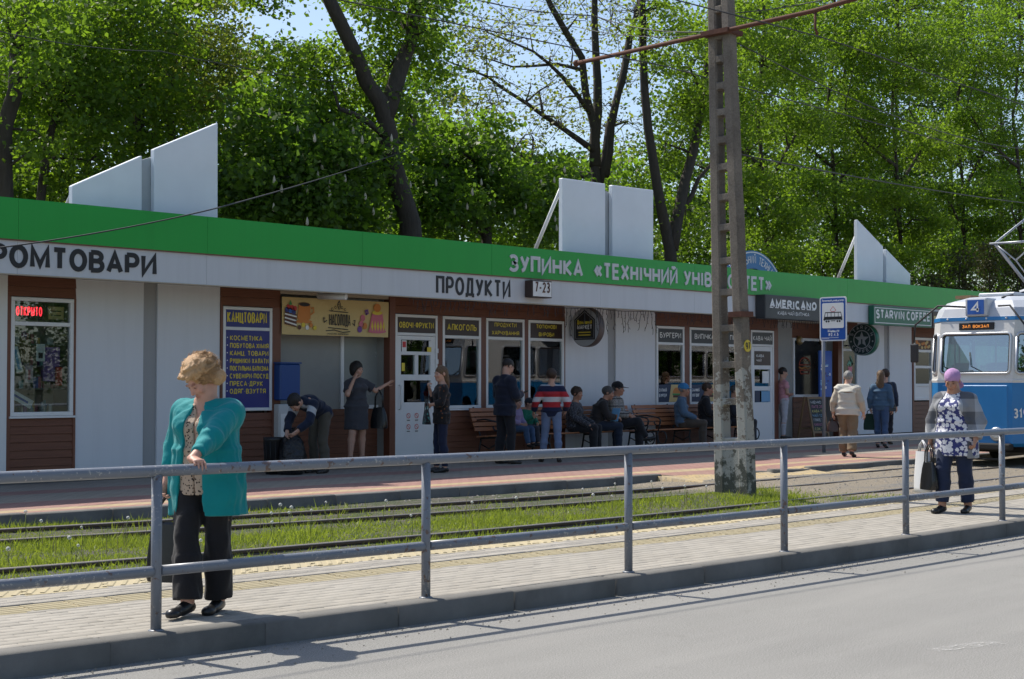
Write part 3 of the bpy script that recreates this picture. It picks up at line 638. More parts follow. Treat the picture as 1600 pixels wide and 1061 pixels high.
for q in ((xi0+.1, xi0+.3, 1.13, 1.37, NAVYV), (xi0+.36, xi1-.12, 1.13, 1.37, LBLUE), (xi0+.40, xi1-.16, 1.55, 1.82, WPR)): bx('sticker', q[0], q[1], y0-.006, y0-.001, q[2], q[3], q[4], dr)
# niche 2 with the coffee counter
xa, xb = x[1215], x[1310]-.02; N2 = 19.36; niche(xa, xb, N2)
c0, c1 = onY(1238, 598, N2).x, onY(1303, 598, N2).x
bx('niche_back_wall', xa-.1, c0, N2, N2+.1, NF, TOPZ, INTW, K)
o = frame_bars(MB(), c0, xb, 1.22, 2.62, .06, N2-.04, N2+.05).build('window', PVC, K); bx('pane', c0+.06, xb-.06, N2, N2+.01, 1.28, 2.56, M('dark_tinted_glass', (.028, .030, .032), .12), o)
bx('niche_back_wall', c0, xb, N2, N2+.1, 2.62, TOPZ, BROWN, K)
for i in range(8): h = (1.22-NF)/8; bx('siding_board', c0, xb, N2-.02, N2+.08, NF+i*h+.002, NF+(i+1)*h-.002, BROWN, K)
bx('post', xb-.03, x[1310]+.12, WALL-.03, WALL+.12, BOT, TOPZ, BROWNT, K)
a, b = x[1310]+.13, x[1340]-.01; window(a, b, .42, 2.72, split=2.36, glass_top=True); siding(a, b, BOT, .39); siding(x[1310]+.12, x[1340], 2.73, TOPZ); interior(a+.12, b, .9, 2.6, 1.2, INTW, .05)
# bay 5: last kiosk
w5 = (WX(1427), WX(1456)); brown_bay(x[1425]+.004, BX1+.2, [(w5[0], w5[1], WB, WT)])
o = frame_bars(MB(), w5[0], w5[1], WB, WT, .07, mids_z=(1.50, 1.97, 2.39)).build('window', PVC, K, bevel=.006)
bx('panel', w5[0]+.06, w5[1]-.06, WALL-.01, WALL+.03, WB+.06, 1.47, PVC, o)
for a, b in ((1.53, 1.94), (2.0, 2.36)):
    bx('pane', w5[0]+.07, w5[1]-.07, WALL, WALL+.01, a, b, GLASS, o)
mb = MB().box(w5[0]+.07, w5[1]-.07, WALL-.01, WALL+.02, 2.42, WT-.07, 0)
for q in range(14):
    cx = w5[0]+.14+(w5[1]-w5[0]-.28)*rng.random(); cz = 2.46+.18*rng.random(); mb.prism([(cx+.06*math.cos(rad(k)), cz+.04*math.sin(rad(k))) for k in range(0, 360, 45)], WALL-.013-.0003*q, WALL-.0105, 'y', 1+q % 2)
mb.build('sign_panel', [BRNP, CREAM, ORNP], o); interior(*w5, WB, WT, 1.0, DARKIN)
# dark base step all along, roof, soffit, fascia
for a, b in ((BX0, x[437]), (x[607], x[1215]), (x[1310], BX1)): bx('base_step', a, b-.002, WALL-.10, WALL-.025, BOT-.02, PLAT+.06, STEP, K)
bx('soffit', BX0, BX1-.02, FASC+.045, WALL+.12, TOPZ, TOPZ+.06, SOFF, K)
bx('roof', BX0, BX1, FASC+.05, 24.5, 3.86, 3.93, ROOFM, K); bx('rear_wall', BX0, BX1, 24.4, 24.5, 0, 3.86, WHITE, K); bx('side_wall', BX1-.1, BX1, WALL+.05, 24.4, 0, 3.86, BROWN, K); bx('side_wall', BX0, BX0+.1, WALL+.05, 24.4, 0, 3.86, BROWN, K)
fx = BX0; pw = 2.97
while fx < BX1-.01:
    e = min(BX1, fx+pw); jy = rng.uniform(-.002, .002)
    bx('green_fascia_panel', fx+.002, e-.002, FASC+jy-.02, FASC+.045, 3.43, 3.975, GREEN, K); bx('grey_fascia_panel', fx+.002, e-.002, FASC+jy, FASC+.045, 2.985, 3.427, GREYF, K); fx = e
bx('fascia_drip', BX0, BX1, FASC-.028, FASC+.004, 3.418, 3.434, BROWNT, K); bx('fascia_drip', BX0, BX1, FASC-.012, FASC+.05, 2.968, 2.984, SOFF, K); bx('end_panel', BX1, BX1+.03, FASC-.01, 24.4, 2.985, 3.975, GREEN, K)
# fascia lettering, each letter its own piece
def letters(s, px0, px1, z, h, m, t, ext, gap=.14, Y=FASC-.02, nm='letter'):
    a, b = WX(px0, Y), WX(px1, Y)
    lettering(s, (a, Y, z), h, b-a, t=t, gap=gap, dep=ext, ext=ext, split=lambda q: q.build(nm, m, K))
letters('ЗУПИНКА', 795, 910, 3.52, .31, SILVER, .2, .02); letters('«ТЕХНІЧНИЙ', 928, 1058, 3.52, .31, SILVER, .2, .02); letters('УНІВЕРСИТЕТ»', 1068, 1205, 3.52, .31, SILVER, .19, .02, .13)
a0 = WX(243, FASC); letters('ПРОМТОВАРИ', -49, 243, 3.06, .31, BLK, .21, .012, .12, FASC)
a0 = FASC; letters('ПРОДУКТИ', 681, 797, 3.05, .31, BLK, .15, .012, .2, FASC)
# ================================================================== signs hung on the building and on the roof
# three tilted roof boards with struts
ROOFB = M('white_roof_board', (.78, .82, .86), .45, var=.10, vs=1.5); STRUT = M('white_strut', (.70, .71, .72), .5, var=.08)
def roof_board(label, polys, yb, struts, gapx):
    p0 = polys[0][0]; t = thing('roof_board', label, 'roof board', (onY(p0[0], 350, yb).x, yb, 3.93), group='plain boards standing on the roof')
    for poly in polys:
        pts = [onY(px, py, yb) for px, py in poly]; MB().prism([(p.x, p.z) for p in pts], yb, yb+.10, 'y').build('board', ROOFB, t, bevel=.01)
    a, b = onY(gapx[0]-4, 400, yb).x, onY(gapx[1]+4, 400, yb).x; zt = onY(gapx[0], gapx[2], yb).z
    MB().prism([(a, 3.8), (b, 3.8), (b, zt+gapx[3]), (a, zt)], yb+.11, yb+.15, 'y').build('backing_strip', M('board_backing', (.42, .45, .47), .5), t)
    for (ax, ay, bx_, by) in struts:
        A = onY(ax, ay, yb+.05); B = onY(bx_, by, yb+.9)
        MB().tube([A, B], .035, 8).build('strut', STRUT, t)
YB = 18.75
roof_board('white roof board of two leaves with tops sloping up to the taller one', [[(113, 345), (222, 350), (222, 243), (113, 290)], [(241, 350), (340.5, 360), (340.5, 192), (241, 233)]], YB, [(114, 300, 100, 330)], (221, 243, 252, .12))
roof_board('white roof board of two leaves with level tops above the stop name', [[(879, 405), (946, 410), (946, 287), (879, 278)], [(957, 410), (1021, 415), (1021, 297), (957, 289)]], YB, [(878, 290, 832, 400)], (945, 959, 296, -.02))
roof_board('white roof board of two leaves stepping down towards the tram', [[(1340, 440), (1380, 445), (1380, 385), (1340, 343)], [(1385, 445), (1422.5, 450), (1422.5, 428), (1385, 389)]], YB, [(1340, 362, 1305, 445)], (1379, 1387, 390, -.08))
# AMERICANO light box
def boxsign(name, label, px0, px1, z0, z1, dep, m_face, m_side, draw, border=None):
    a, b = WX(px0, FASC-dep), WX(px1, FASC-dep); t = thing(name, label, 'sign', ((a+b)/2, FASC-dep/2, z0))
    bx('casing', a, b, FASC-dep+.004, FASC-.015, z0, z1, m_side, t, bevel=.008)
    mb = MB().box(a+.02, b-.02, FASC-dep, FASC-dep+.01, z0+.02, z1-.02); draw(mb, a, b, FASC-dep, z0, z1); mb.build('face', m_face, t)
    return t
def d1_(mb, a, b, Y, z0, z1):
    w = b-a; lettering('AMERICANO', (a+.08*w, Y, z0+.235), .185, w*.84, t=.27, gap=.15, mb=mb, mi=1)
    for q in range(9): mb.box(a+.08*w+q*w*.094, a+.08*w+q*w*.094+.13, Y-.005, Y-.0005, z0+.232, z0+.252, 1)
    lettering('·КАВА·ЧАЙ·ВИПІЧКА·', (a+.2*w, Y, z0+.09), .08, w*.6, t=.14, mb=mb, mi=1)
boxsign('shop_sign', 'black light box sign reading AMERICANO on the grey fascia', 1196, 1283, 2.93, 3.44, .26, [DGSIGN, WPR], DGSIGN, d1_)
SGREEN = flat('bottle_green_sign', (.012, .13, .07), .35)
def d2_(mb, a, b, Y, z0, z1):
    w = b-a
    for q in ((a+.04, b-.04, z0+.045, z0+.062), (a+.04, b-.04, z1-.062, z1-.045), (a+.04, a+.06, z0+.062, z1-.062), (b-.06, b-.04, z0+.062, z1-.062)): mb.box(q[0], q[1], Y-.004, Y-.0005, q[2], q[3], 1)
    lettering('STARVIN COFFEE', (a+.1, Y, z0+.15), .22, w-.2, t=.22, gap=.16, mb=mb, mi=1)
boxsign('shop_sign', 'green rectangular light box sign reading STARVIN COFFEE beside the tram', 1366, 1457, 2.93, 3.39, .16, [SGREEN, WPR], SGREEN, d2_)
def d3_(mb, a, b, Y, z0, z1):
    w = b-a; lettering('7-23', (a+.12*w, Y, z0+.09), .19, w*.76, t=.17, gap=.18, mb=mb, mi=1)
boxsign('opening_hours_sign', 'small white light box reading 7-23 on the grey fascia', 832, 863, 3.08, 3.385, .2, [WPR, BRNP], BRNSIGN, d3_)
def d4_(mb, a, b, Y, z0, z1):
    for q in range(5):
        cx = a+.12+q*(b-a-.2)/4; cz = z0+.27; mb.prism([(cx+.07*math.cos(rad(k)), cz+.045*math.sin(rad(k+20*q))) for k in range(0, 360, 40)], Y-.004, Y-.0005, 'y', 1+q % 2); mb.box(cx-.05, cx+.05, Y-.003, Y-.0005, z0+.13, z0+.145, 3)
boxsign('menu_board', 'dark menu board with pastries on the fascia beside the tram', 1458, 1496, 2.93, 3.36, .05, [BRNSIGN, CREAM, ORNP, WPR], BRNSIGN, d4_)
# banner over the first niche
ya = WALL-.05; a, b = WX(440, ya), WX(607, ya); z0, z1 = 2.33, 2.93
bn = thing('shop_banner', 'cream cafe banner reading НАСОЛОДА with cake and coffee cup above the niche', 'banner', ((a+b)/2, ya, z0))
mb = MB(); N = 24
vs = []; 
for i in range(N+1):
    xx = a+(b-a)*i/N
    for j in range(5): zz = z0+(z1-z0)*j/4; vs.append((xx, ya+.012*math.sin(i*1.1)*(1-j/4), zz))
mb.add(vs, [(i*5+j, (i+1)*5+j, (i+1)*5+j+1, i*5+j+1) for i in range(N) for j in range(4)], 0, True); mb.build('cloth', CREAM, bn)
def disc(mb, cx, cz, rx, rz, mi, Y, lay, a0=0, a1=360, n=20): mb.prism([(cx+rx*math.cos(rad(a0+(a1-a0)*k/n)), cz+rz*math.sin(rad(a0+(a1-a0)*k/n))) for k in range(n if a1-a0 == 360 else n+1)], Y-.016-.0006*lay, Y-.0155, 'y', mi)
def poly(mb, pts, mi, Y, lay): mb.prism(pts, Y-.016-.0006*lay, Y-.0155, 'y', mi)
w = b-a; mb = MB(); Pn = lambda u, v: (a+u*w, z0+v*(z1-z0))
def D(u, v, ru, rv, mi, lay): p = Pn(u, v); disc(mb, p[0], p[1], ru*w, rv*(z1-z0), mi, ya, lay)
def G(pts, mi, lay): poly(mb, [Pn(*p) for p in pts], mi, ya, lay)
def Ln(pts, hw, mi, lay): ribbon(mb, [Pn(*p) for p in pts], hw, lambda x_, z_, d: Vector((x_, ya-d, z_)), .016+.0006*lay, 0, mi)
G([(.02, .28), (.125, .2), (.125, .55), (.02, .62)], 0, 1)
for k in range(3): G([(.02, .33+k*.1), (.125, .24+k*.11), (.125, .28+k*.11), (.02, .37+k*.1)], 1, 2)
for (u, v, m_) in ((.04, .66, 2), (.07, .64, 3), (.10, .6, 2), (.085, .72, 4), (.055, .74, 4), (.11, .7, 4)): D(u, v, .018, .07, m_, 3)
G([(.055, .78), (.07, .92), (.085, .8)], 5, 4)
G([(.13, .45), (.145, .82), (.245, .82), (.25, .45), (.215, .35), (.165, .35)], 6, 3); D(.195, .82, .05, .055, 0, 4); D(.195, .815, .042, .04, 7, 5); D(.19, .36, .075, .05, 6, 2)
Ln([(.25, .72), (.275, .74), (.28, .62), (.25, .55)], .012, 6, 4)
for k in range(5): D(.15+.035*k, .2+.07*(k % 2), .016, .06, (0, 8, 1, 6, 8)[k], 4)
G([(.80, .18), (.83, .68), (.93, .68), (.96, .18)], 9, 2); D(.88, .16, .09, .06, 9, 1); D(.88, .68, .05, .06, 8, 3); D(.88, .82, .035, .12, 6, 4)
for k in range(5): u = .82+.028*k; G([(u, .3), (u+.012, .46), (u+.022, .3), (u+.012, .16)], 8, 4)
for (u, v, m_) in ((.74, .52, 9), (.76, .3, 6), (.725, .35, 9), (.71, .2, 10)): D(u, v, .022, .09, m_, 3)
Ln([(.775, .6), (.765, .72), (.785, .74), (.79, .66), (.77, .62)], .014, 10, 4)
lettering('НАСОЛОДА', (*[Pn(.42, .28)[0]], ya-.016, Pn(.42, .28)[1]), .19, w*.20, t=.09, gap=.08, mb=mb, mi=7)
Ln([(.40, .42), (.375, .36), (.37, .48), (.385, .47)], .008, 7, 2); Ln([(.64, .36), (.66, .3), (.665, .44), (.65, .43)], .008, 7, 2)
Ln([(.42, .68), (.60, .65)], .007, 7, 2); Ln([(.41, .22), (.60, .18)], .007, 7, 2); Ln([(.39, .13), (.47, .16), (.55, .1), (.62, .13)], .007, 7, 2)
for k in range(5): D(.45+.03*k, .73+.05*(2-abs(k-2)), .009, .04, 7, 2); D(.45+.03*k, .73+.05*(2-abs(k-2)), .006, .025, 11, 3)
Ln([(.51, .72), (.50, .88), (.515, .96), (.525, .88), (.52, .72)], .007, 7, 2)
lettering('скачай своє задоволення', (Pn(.40, .03)[0], ya-.016, Pn(.4, .03)[1]), .035, w*.2, t=.13, mb=mb, mi=7)
mb.build('printed_pictures', [BRNP, WPR, BLUESIGN, BLUEP, REDP, GRNP, ORNP, BLK, YEL, PINKP, PURP, CREAM], bn)
# round blade signs
def blade(label, px, Y0, Y1, zc, r, thick, faces, m_side, draw):
    X = WX(px, (Y0+Y1)/2); yc = (Y0+Y1)/2; t = thing('blade_sign', label, 'sign', (X, yc, zc-r))
    Mx = Matrix.Rotation(rad(90), 3, 'Y')
    MB().lathe([(r-.012, -thick/2), (r, -thick/2+.012), (r, thick/2-.012), (r-.012, thick/2)], (X, yc, zc), 40, 0, Mx).build('drum', m_side, t)
    mb = MB(); xf = X-thick/2
    P = lambda q, z, d: Vector((xf-d, yc-q, zc+z))
    mb.add([P((r-.014)*math.cos(2*math.pi*k/40), (r-.014)*math.sin(2*math.pi*k/40), .003) for k in range(40)], [tuple(range(40))]); draw(mb, P, r); mb.build('face', faces, t)
    for dz in (-.14, .14): MB().tube([(X, yc+r*.85, zc+dz), (X, WALL+.01, zc+dz)], .014, 6).build('bracket', BLK, t)
def rpoly(mb, P, pts, d, mi): mb.add([P(p[0], p[1], d) for p in pts], [tuple(range(len(pts)))], mi)
def db1(mb, P, r):
    rpoly(mb, P, [(-.6*r, -.55*r), (.6*r, -.55*r), (.6*r, .35*r), (0, .78*r), (-.6*r, .35*r)], .005, 1); ribbon(mb, [(-.66*r, -.6*r), (.66*r, -.6*r), (.66*r, .38*r), (0, .86*r), (-.66*r, .38*r), (-.66*r, -.6*r)], .014, P, .006, 0, 1)
    lettering('Домашній', P(-.5*r, .16*r, 0), .085, r, t=.2, right=(0, -1, 0), mb=mb, mi=2, dep=.007); lettering('МАРКЕТ', P(-.5*r, -.1*r, 0), .085, r, t=.2, right=(0, -1, 0), mb=mb, mi=3, dep=.007)
    for k in range(2): rpoly(mb, P, [(-.4*r, -.28*r-k*.14*r), (.4*r, -.28*r-k*.14*r), (.4*r, -.23*r-k*.14*r), (-.4*r, -.23*r-k*.14*r)], .007, 2)
blade('round grey blade sign with black house emblem on the white wall', 918, 18.30, 18.86, 2.62, .375, .16, [M('sign_grey', (.36, .37, .38), .45), BLK, YEL, WPR], M('sign_side', (.12, .09, .08), .5), db1)
def db2(mb, P, r):
    ribbon(mb, arc(0, 0, .56*r, .56*r, 0, 360, 36), .012, P, .006, 0, 1); ribbon(mb, arc(0, 0, .95*r, .95*r, 0, 360, 40), .007, P, .006, 0, 1)
    st = []
    for k in range(10): q = .52*r if k % 2 == 0 else .22*r; st.append((q*math.sin(math.pi*k/5), q*math.cos(math.pi*k/5)))
    vs = [P(0, 0, .008)]+[P(p[0], p[1], .008) for p in st]; mb.add(vs, [(0, 1+(k+1) % 10, 1+k) for k in range(10)], 1)
    rpoly(mb, P, [(-.05*r, -.24*r), (.05*r, -.24*r), (.05*r, .02*r), (-.05*r, .02*r)], .010, 0)
    for word, a0, a1, fl in (('STARVIN', 155, 25, 1), ('COFFEE', 218, 322, -1)):
        for k, ch in enumerate(word):
            an = rad(a0+(a1-a0)*k/(len(word)-1)); rr = .66*r if fl == 1 else .86*r; c_, s_ = math.cos(an), math.sin(an)
            rt = (s_, -c_) if fl == 1 else (-s_, c_); upv = (c_, s_) if fl == 1 else (-c_, -s_)
            o2 = (c_*rr-rt[0]*.035, s_*rr-rt[1]*.035); org = P(o2[0], o2[1], 0)
            lettering(ch, org, .085, .07 if ch != 'I' else .03, t=.2, right=(0, -rt[0], rt[1]), up=(0, -upv[0], upv[1]), mb=mb, mi=1, dep=.008)
    for s_ in (-1, 1): rpoly(mb, P, [(s_*.76*r+.025*math.cos(k), -.12*r+.025*math.sin(k)) for k in (0, 1.57, 3.14, 4.71)], .008, 1)
blade('round green blade sign with white star emblem reading STARVIN COFFEE', 1350, 18.22, 18.82, 2.60, .385, .17, [flat('blade_face', (.018, .045, .040), .4), M('emblem_grey', (.40, .42, .42), .5)], SGREEN, db2)
# red LED sign in the first window
LED = NT('red_led'); LED.b.inputs['Emission Color'].default_value = (1, .03, .05, 1); LED.b.inputs['Emission Strength'].default_value = 2.2; LED.color((.5, .02, .02)); LED = LED.m
t = thing('led_sign', 'lit red LED sign reading ОТКРЫТО in the top of the goods window', 'sign', (WX(47), WALL+.08, 2.44))
bx('casing', WX(22)+.0, WX(71), WALL+.06, WALL+.10, 2.43, 2.66, BLK, t)
lettering('ОТКРЫТО', (WX(27), WALL+.059, 2.485), .13, WX(68)-WX(27), t=.13, gap=.2).build('letters', LED, t)
# stop sign
SX, SY = onZ(1287.5, 707, PLAT).x, onZ(1287.5, 707, PLAT).y
t = thing('tram_stop_sign', 'blue and white tram stop sign with tram symbol on a grey post', 'sign', (SX, SY, PLAT))
POSTM = M('painted_grey_steel', (.20, .215, .245), .42, var=.15, vs=6, metal=.0, bump=.05)
ztop = onX(1300, 464, SX).z; zbot = onX(1300, 533, SX).z; wid = .62
MB().tube([(SX, SY, PLAT), (SX, SY, ztop-.03)], .035, 12).build('post', POSTM, t)
ylo, yhi = SY-wid+.06, SY+.05
def rr(y0, y1, z0, z1, r): return [q for c in ((y1-r, z1-r, 0), (y0+r, z1-r, 90), (y0+r, z0+r, 180), (y1-r, z0+r, 270)) for q in arc(c[0], c[1], r, r, c[2], c[2]+90, 5)]
xs_ = SX-.05
MB().prism(rr(ylo, yhi, zbot, ztop, .05), xs_, xs_+.012, 'x').build('plate', WPR, t)
mb = MB(); hh = ztop-zbot
RBLUE = flat('road_sign_blue', (.016, .085, .36), .35)
mb.prism(rr(ylo+.025, yhi-.025, zbot+.025, ztop-.025, .04), xs_-.003, xs_-.0005, 'x', 0); mb.prism(rr(ylo+.06, yhi-.06, zbot+.29*hh, zbot+.86*hh, .03), xs_-.006, xs_-.0032, 'x', 1)
P = lambda u, v, d: Vector((xs_-.006-d, yhi-u*wid, zbot+v*hh))
lettering('Технічний університет', P(.09, .89, -.003), .05, wid*.82, right=(0, -1, 0), mb=mb, mi=1, t=.24, dep=.002); lettering('Маршрути', P(.3, .20, -.003), .06, wid*.42, right=(0, -1, 0), mb=mb, mi=1, t=.22, dep=.002); lettering('№ 2, 4, 5', P(.33, .11, -.003), .065, wid*.36, right=(0, -1, 0), mb=mb, mi=1, t=.22, dep=.002)
rpoly(mb, P, [(.18, .54), (.82, .54), (.84, .48), (.80, .46), (.78, .48), (.22, .48), (.18, .46), (.14, .48)], .002, 2)
for k in range(5): rpoly(mb, P, [(.18+.13*k, .555), (.285+.13*k, .555), (.285+.13*k-(.03 if k == 4 else 0), .63), (.18+.13*k+(.03 if k == 0 else 0), .63)], .002, 1)
ribbon(mb, [(.18, .54), (.22, .645), (.78, .645), (.82, .54), (.18, .54)], .01, P, .0025, 0, 2)
for k in range(1, 5): ribbon(mb, [(.17+.13*k, .55), (.17+.13*k, .64)], .008, P, .0026, 0, 2)
for u in (.26, .34, .66, .74): rpoly(mb, P, [(u+.035*math.cos(rad(k)), .445+.025*math.sin(rad(k))) for k in range(0, 360, 45)], .003, 2)
ribbon(mb, [(.42, .455), (.58, .455)], .008, P, .0025, 0, 2)
ribbon(mb, [(.44, .665), (.40, .70), (.5, .78), (.6, .70), (.56, .665), (.44, .665)], .006, P, .0025, 0, 3)
for v in (.055, .035): ribbon(mb, [(.06, v+.02), (.7 if v > .04 else .35, v+.02)], .004, P, .0005, 0, 1)
mb.build('printed_face', [RBLUE, WPR, BLK, REDP], t)
for dz in (.12, .55): bx('clamp', SX-.045, SX+.045, SY-.045, SY+.045, zbot+dz, zbot+dz+.03, POSTM, t)
# arched blue gate sign standing behind the roof
YG = 25.6; ARB = flat('enamel_blue', (.03, .19, .42), .4)
c0 = onY(1178, 470, YG); R_ = (onY(1236, 420, YG)-onY(1150, 420, YG)).length; zt = onY(1172, 391, YG).z
t = thing('arched_gate_sign', 'curved blue university gate sign showing above the green fascia', 'sign', (c0.x, YG, 0))
zc = zt-1.72; 
def AP(ang, r): return (c0.x+r*1.02*math.cos(rad(ang)), zc+r*math.sin(rad(ang)))
mb = MB(); outer = [AP(q, 1.72) for q in range(18, 163, 6)]; inner = [AP(q, 1.18) for q in range(162, 17, -6)]
mb.prism(outer+inner, YG, YG+.1, 'y', 0); ribbon(mb, [AP(q, 1.67) for q in range(18, 163, 6)], .02, lambda p, q, d: Vector((p, YG-d, q)), .004, 0, 1)
word = 'НАЦІОНАЛЬНИЙ ТЕХНІЧНИЙ'
for k, ch in enumerate(word):
    if ch == ' ': continue
    an = rad(150-118*k/(len(word)-1)); rr_ = 1.33; c_, s_ = math.cos(an), math.sin(an)
    lettering(ch, (c0.x+rr_*1.02*c_-s_*.065, YG, zc+rr_*s_+c_*.07), .24, .13 if ch not in 'І' else .05, t=.14, right=(s_, 0, -c_), up=(c_, 0, s_), mb=mb, mi=1, dep=.006)
mb.build('arch', [ARB, WPR], t)
for q in (20, 160): p = AP(q, 1.45); MB().tube([(p[0], YG+.05, 0), (p[0], YG+.05, p[1])], .06, 8).build('gate_post', POSTM, t)
# ================================================================== railing along the kerb
n = NT('grey_railing_paint'); a = n.noise(5, 4, .65); b = n.noise(40, 4, .75); c = n.mix(a, (.150, .165, .195), (.195, .21, .24))
chip = n.ramp(n.math('ADD', b, n.math('MULTIPLY', n.noise(2.2, 3), .35)), [(.80, 0), (.83, 1)]); c = n.mix(chip, c, (.42, .40, .36)); c = n.mix(n.ramp(n.math('ADD', n.noise(22, 4), n.math('MULTIPLY', n.noise(1.5, 2), .3)), [(.77, 0), (.83, .8)]), c, (.12, .055, .028))
n.color(c).set(Roughness=.38, Specular_IOR_Level=.55).bump(b, .08, .003); RAILP = n.m
rl = thing('railing', 'grey tubular steel railing with two rails along the island kerb', 'railing', (8.7, yk(8.7), ISL))
rx = [4.86+1.965*k for k in range(-5, 14)]
top = [(q, yk(q), ISL+.918) for q in frange(rx[0], rx[-1], .4)]; low = [(q, yk(q), ISL+.345) for q in frange(rx[0], rx[-1], .4)]
MB().tube(top, .033, 14).build('top_rail', RAILP, rl)
for i, q in enumerate(rx):
    y = yk(q); MB().tube([(q, y, ISL-.05), (q, y, ISL+.895)], .031, 14).build('post', RAILP, rl)
    if i < len(rx)-1: MB().tube([(s, yk(s), ISL+.345) for s in frange(q+.025, rx[i+1]-.025, .38)], .0315, 12).build('lower_rail', RAILP, rl)
    MB().lathe([(.046, 0), (.046, .006), (.034, .012)], (q, y, ISL+.002), 14).build('weld_collar', RAILP, rl)

# ================================================================== concrete ladder pole
n = NT('weathered_concrete'); a = n.noise(2.5, 5, .65); b = n.noise(45, 4, .75); X_, Y_, Z_ = n.xyz()
c = n.mix(n.ramp(n.math('ADD', n.math('MULTIPLY', a, .5), n.math('MULTIPLY', b, .5)), [(.35, 0), (.65, 1)]), (.11, .090, .072), (.255, .215, .175))
pt = n.noise(7, 6, .75); lim = n.math('ADD', n.math('MULTIPLY', n.math('SUBTRACT', 1.75, Z_), .9), n.math('MULTIPLY', n.math('SUBTRACT', pt, .5), 5.5))
c = n.mix(n.ramp(lim, [(.25, 0), (.32, .85)]), c, (.43, .42, .38)); mo = n.ramp(n.math('ADD', n.noise(9, 5, .7), n.math('MULTIPLY', n.math('SUBTRACT', .9, Z_), .35)), [(.62, 0), (.70, .9)]); c = n.mix(mo, c, (.055, .06, .045))
n.color(c).set(Roughness=.95).bump(b, .9, .015); CONC = n.m
PXX, PYY = 16.0, 11.12; ZT = 8.4
def hs(z): return .196-.0142*z                    # half spread of the legs
pole = thing('concrete_pole', 'weathered concrete ladder pole with peeling whitewash between the tram tracks', 'pole', (PXX, PYY, .1))
for s in (-1, 1):
    mb = MB(); N = 18; vs = []
    for i in range(N+1):
        z = -.2+(ZT+.2)*i/N; yc = PYY+s*hs(z); hx = .100-.003*z; j = .004*math.sin(i*2.3+s); hy = .078-.002*z
        vs += [(PXX-hx+.02, yc-hy+j, z), (PXX+hx-.02, yc-hy+j, z), (PXX+hx, yc-hy+.02, z), (PXX+hx, yc+hy-.02, z), (PXX+hx-.02, yc+hy, z), (PXX-hx+.02, yc+hy, z), (PXX-hx, yc+hy-.02, z), (PXX-hx, yc-hy+.02+j, z)]
    mb.add(vs, [(i*8+k, i*8+(k+1) % 8, (i+1)*8+(k+1) % 8, (i+1)*8+k) for i in range(N) for k in range(8)]+[tuple(range(7, -1, -1)), tuple(range(N*8, N*8+8))]); mb.build('leg', CONC, pole)
for py in (689, 627, 570, 513, 457, 408, 356, 309, 262, 220, 177, 136, 94, 58, 17, -28, -70):
    z = onX(1140, py, PXX).z; h = hs(z); t = .045; w = .082
    MB().prism([(PYY-h+.05, z-t-.03), (PYY-h+.08, z-t), (PYY+h-.08, z-t), (PYY+h-.05, z-t-.03), (PYY+h-.05, z+t+.02), (PYY+h-.075, z+t), (PYY-h+.075, z+t), (PYY-h+.05, z+t+.02)] if h > .11 else [(PYY-h+.05, z-t), (PYY+h-.05, z-t), (PYY+h-.05, z+t), (PYY-h+.05, z+t)], PXX-w, PXX+w, 'x').build('rung', CONC, pole, bevel=.008)
zs = onX(1140, 689, PXX).z; MB().box(PXX-.085, PXX+.085, PYY-hs(.3)+.05, PYY+hs(.3)-.05, -.2, zs-.05).build('base_web', CONC, pole)
RUST = NT('rusty_steel'); q = RUST.noise(12, 5, .7); RUST.color(RUST.mix(q, (.060, .022, .014), (.155, .060, .035))).set(Roughness=.85).bump(q, .4, .006); RUST = RUST.m
A = onX(918, 103, PXX); B = onX(1150, 53, PXX); Cc = onX(1290, 22, PXX); Dd = onX(1365, 0, PXX); Ee = onX(1480, -12, PXX)
arm = thing('crossarm', 'rusty pipe bracket arm slung across the concrete pole', 'bracket arm', (PXX-.15, PYY, B.z))
off = Vector((-.24, 0, 0)); MB().tube([A+off, B+off, Cc+off, Dd+off, Ee+off], .030, 10).build('pipe', RUST, arm)
bx('clamp', PXX-.30, PXX+.05, PYY-hs(B.z)+.0, PYY+hs(B.z)+.2, B.z-.03, B.z+.03, RUST, arm); pole.rotation_euler = (-.018, -.018, 0)
MB().ball(A+off, .05, 8, 6, sc=(1, 1, 1)).build('end_cap', RUST, arm); MB().tube([Cc+off, Cc+off-Vector((0, 0, .22)), Cc+off-Vector((0, .03, .30))], .018, 6).build('insulator', RUST, arm)
zb = onX(1165, 491, PXX).z; bx('iron_band', PXX-.14, PXX+.14, PYY-hs(zb)-.10, PYY-hs(zb)+.10, zb-.04, zb+.03, RUST, pole)
YDISC = flat('yellow_enamel', (.62, .46, .03), .4); cz = onX(1168, 541, PXX).z; yy = PYY-hs(cz)-.082+.002
mb = MB(); mb.lathe([(.078, 0), (.078, .008)], (PXX-.0, yy, cz), 24, 0, Matrix.Rotation(rad(90), 3, 'X')); lettering('97', (PXX-.05, yy-.008, cz-.045), .09, .10, t=.16, mb=mb, mi=1); mb.build('number_plate', [YDISC, BLK], pole)

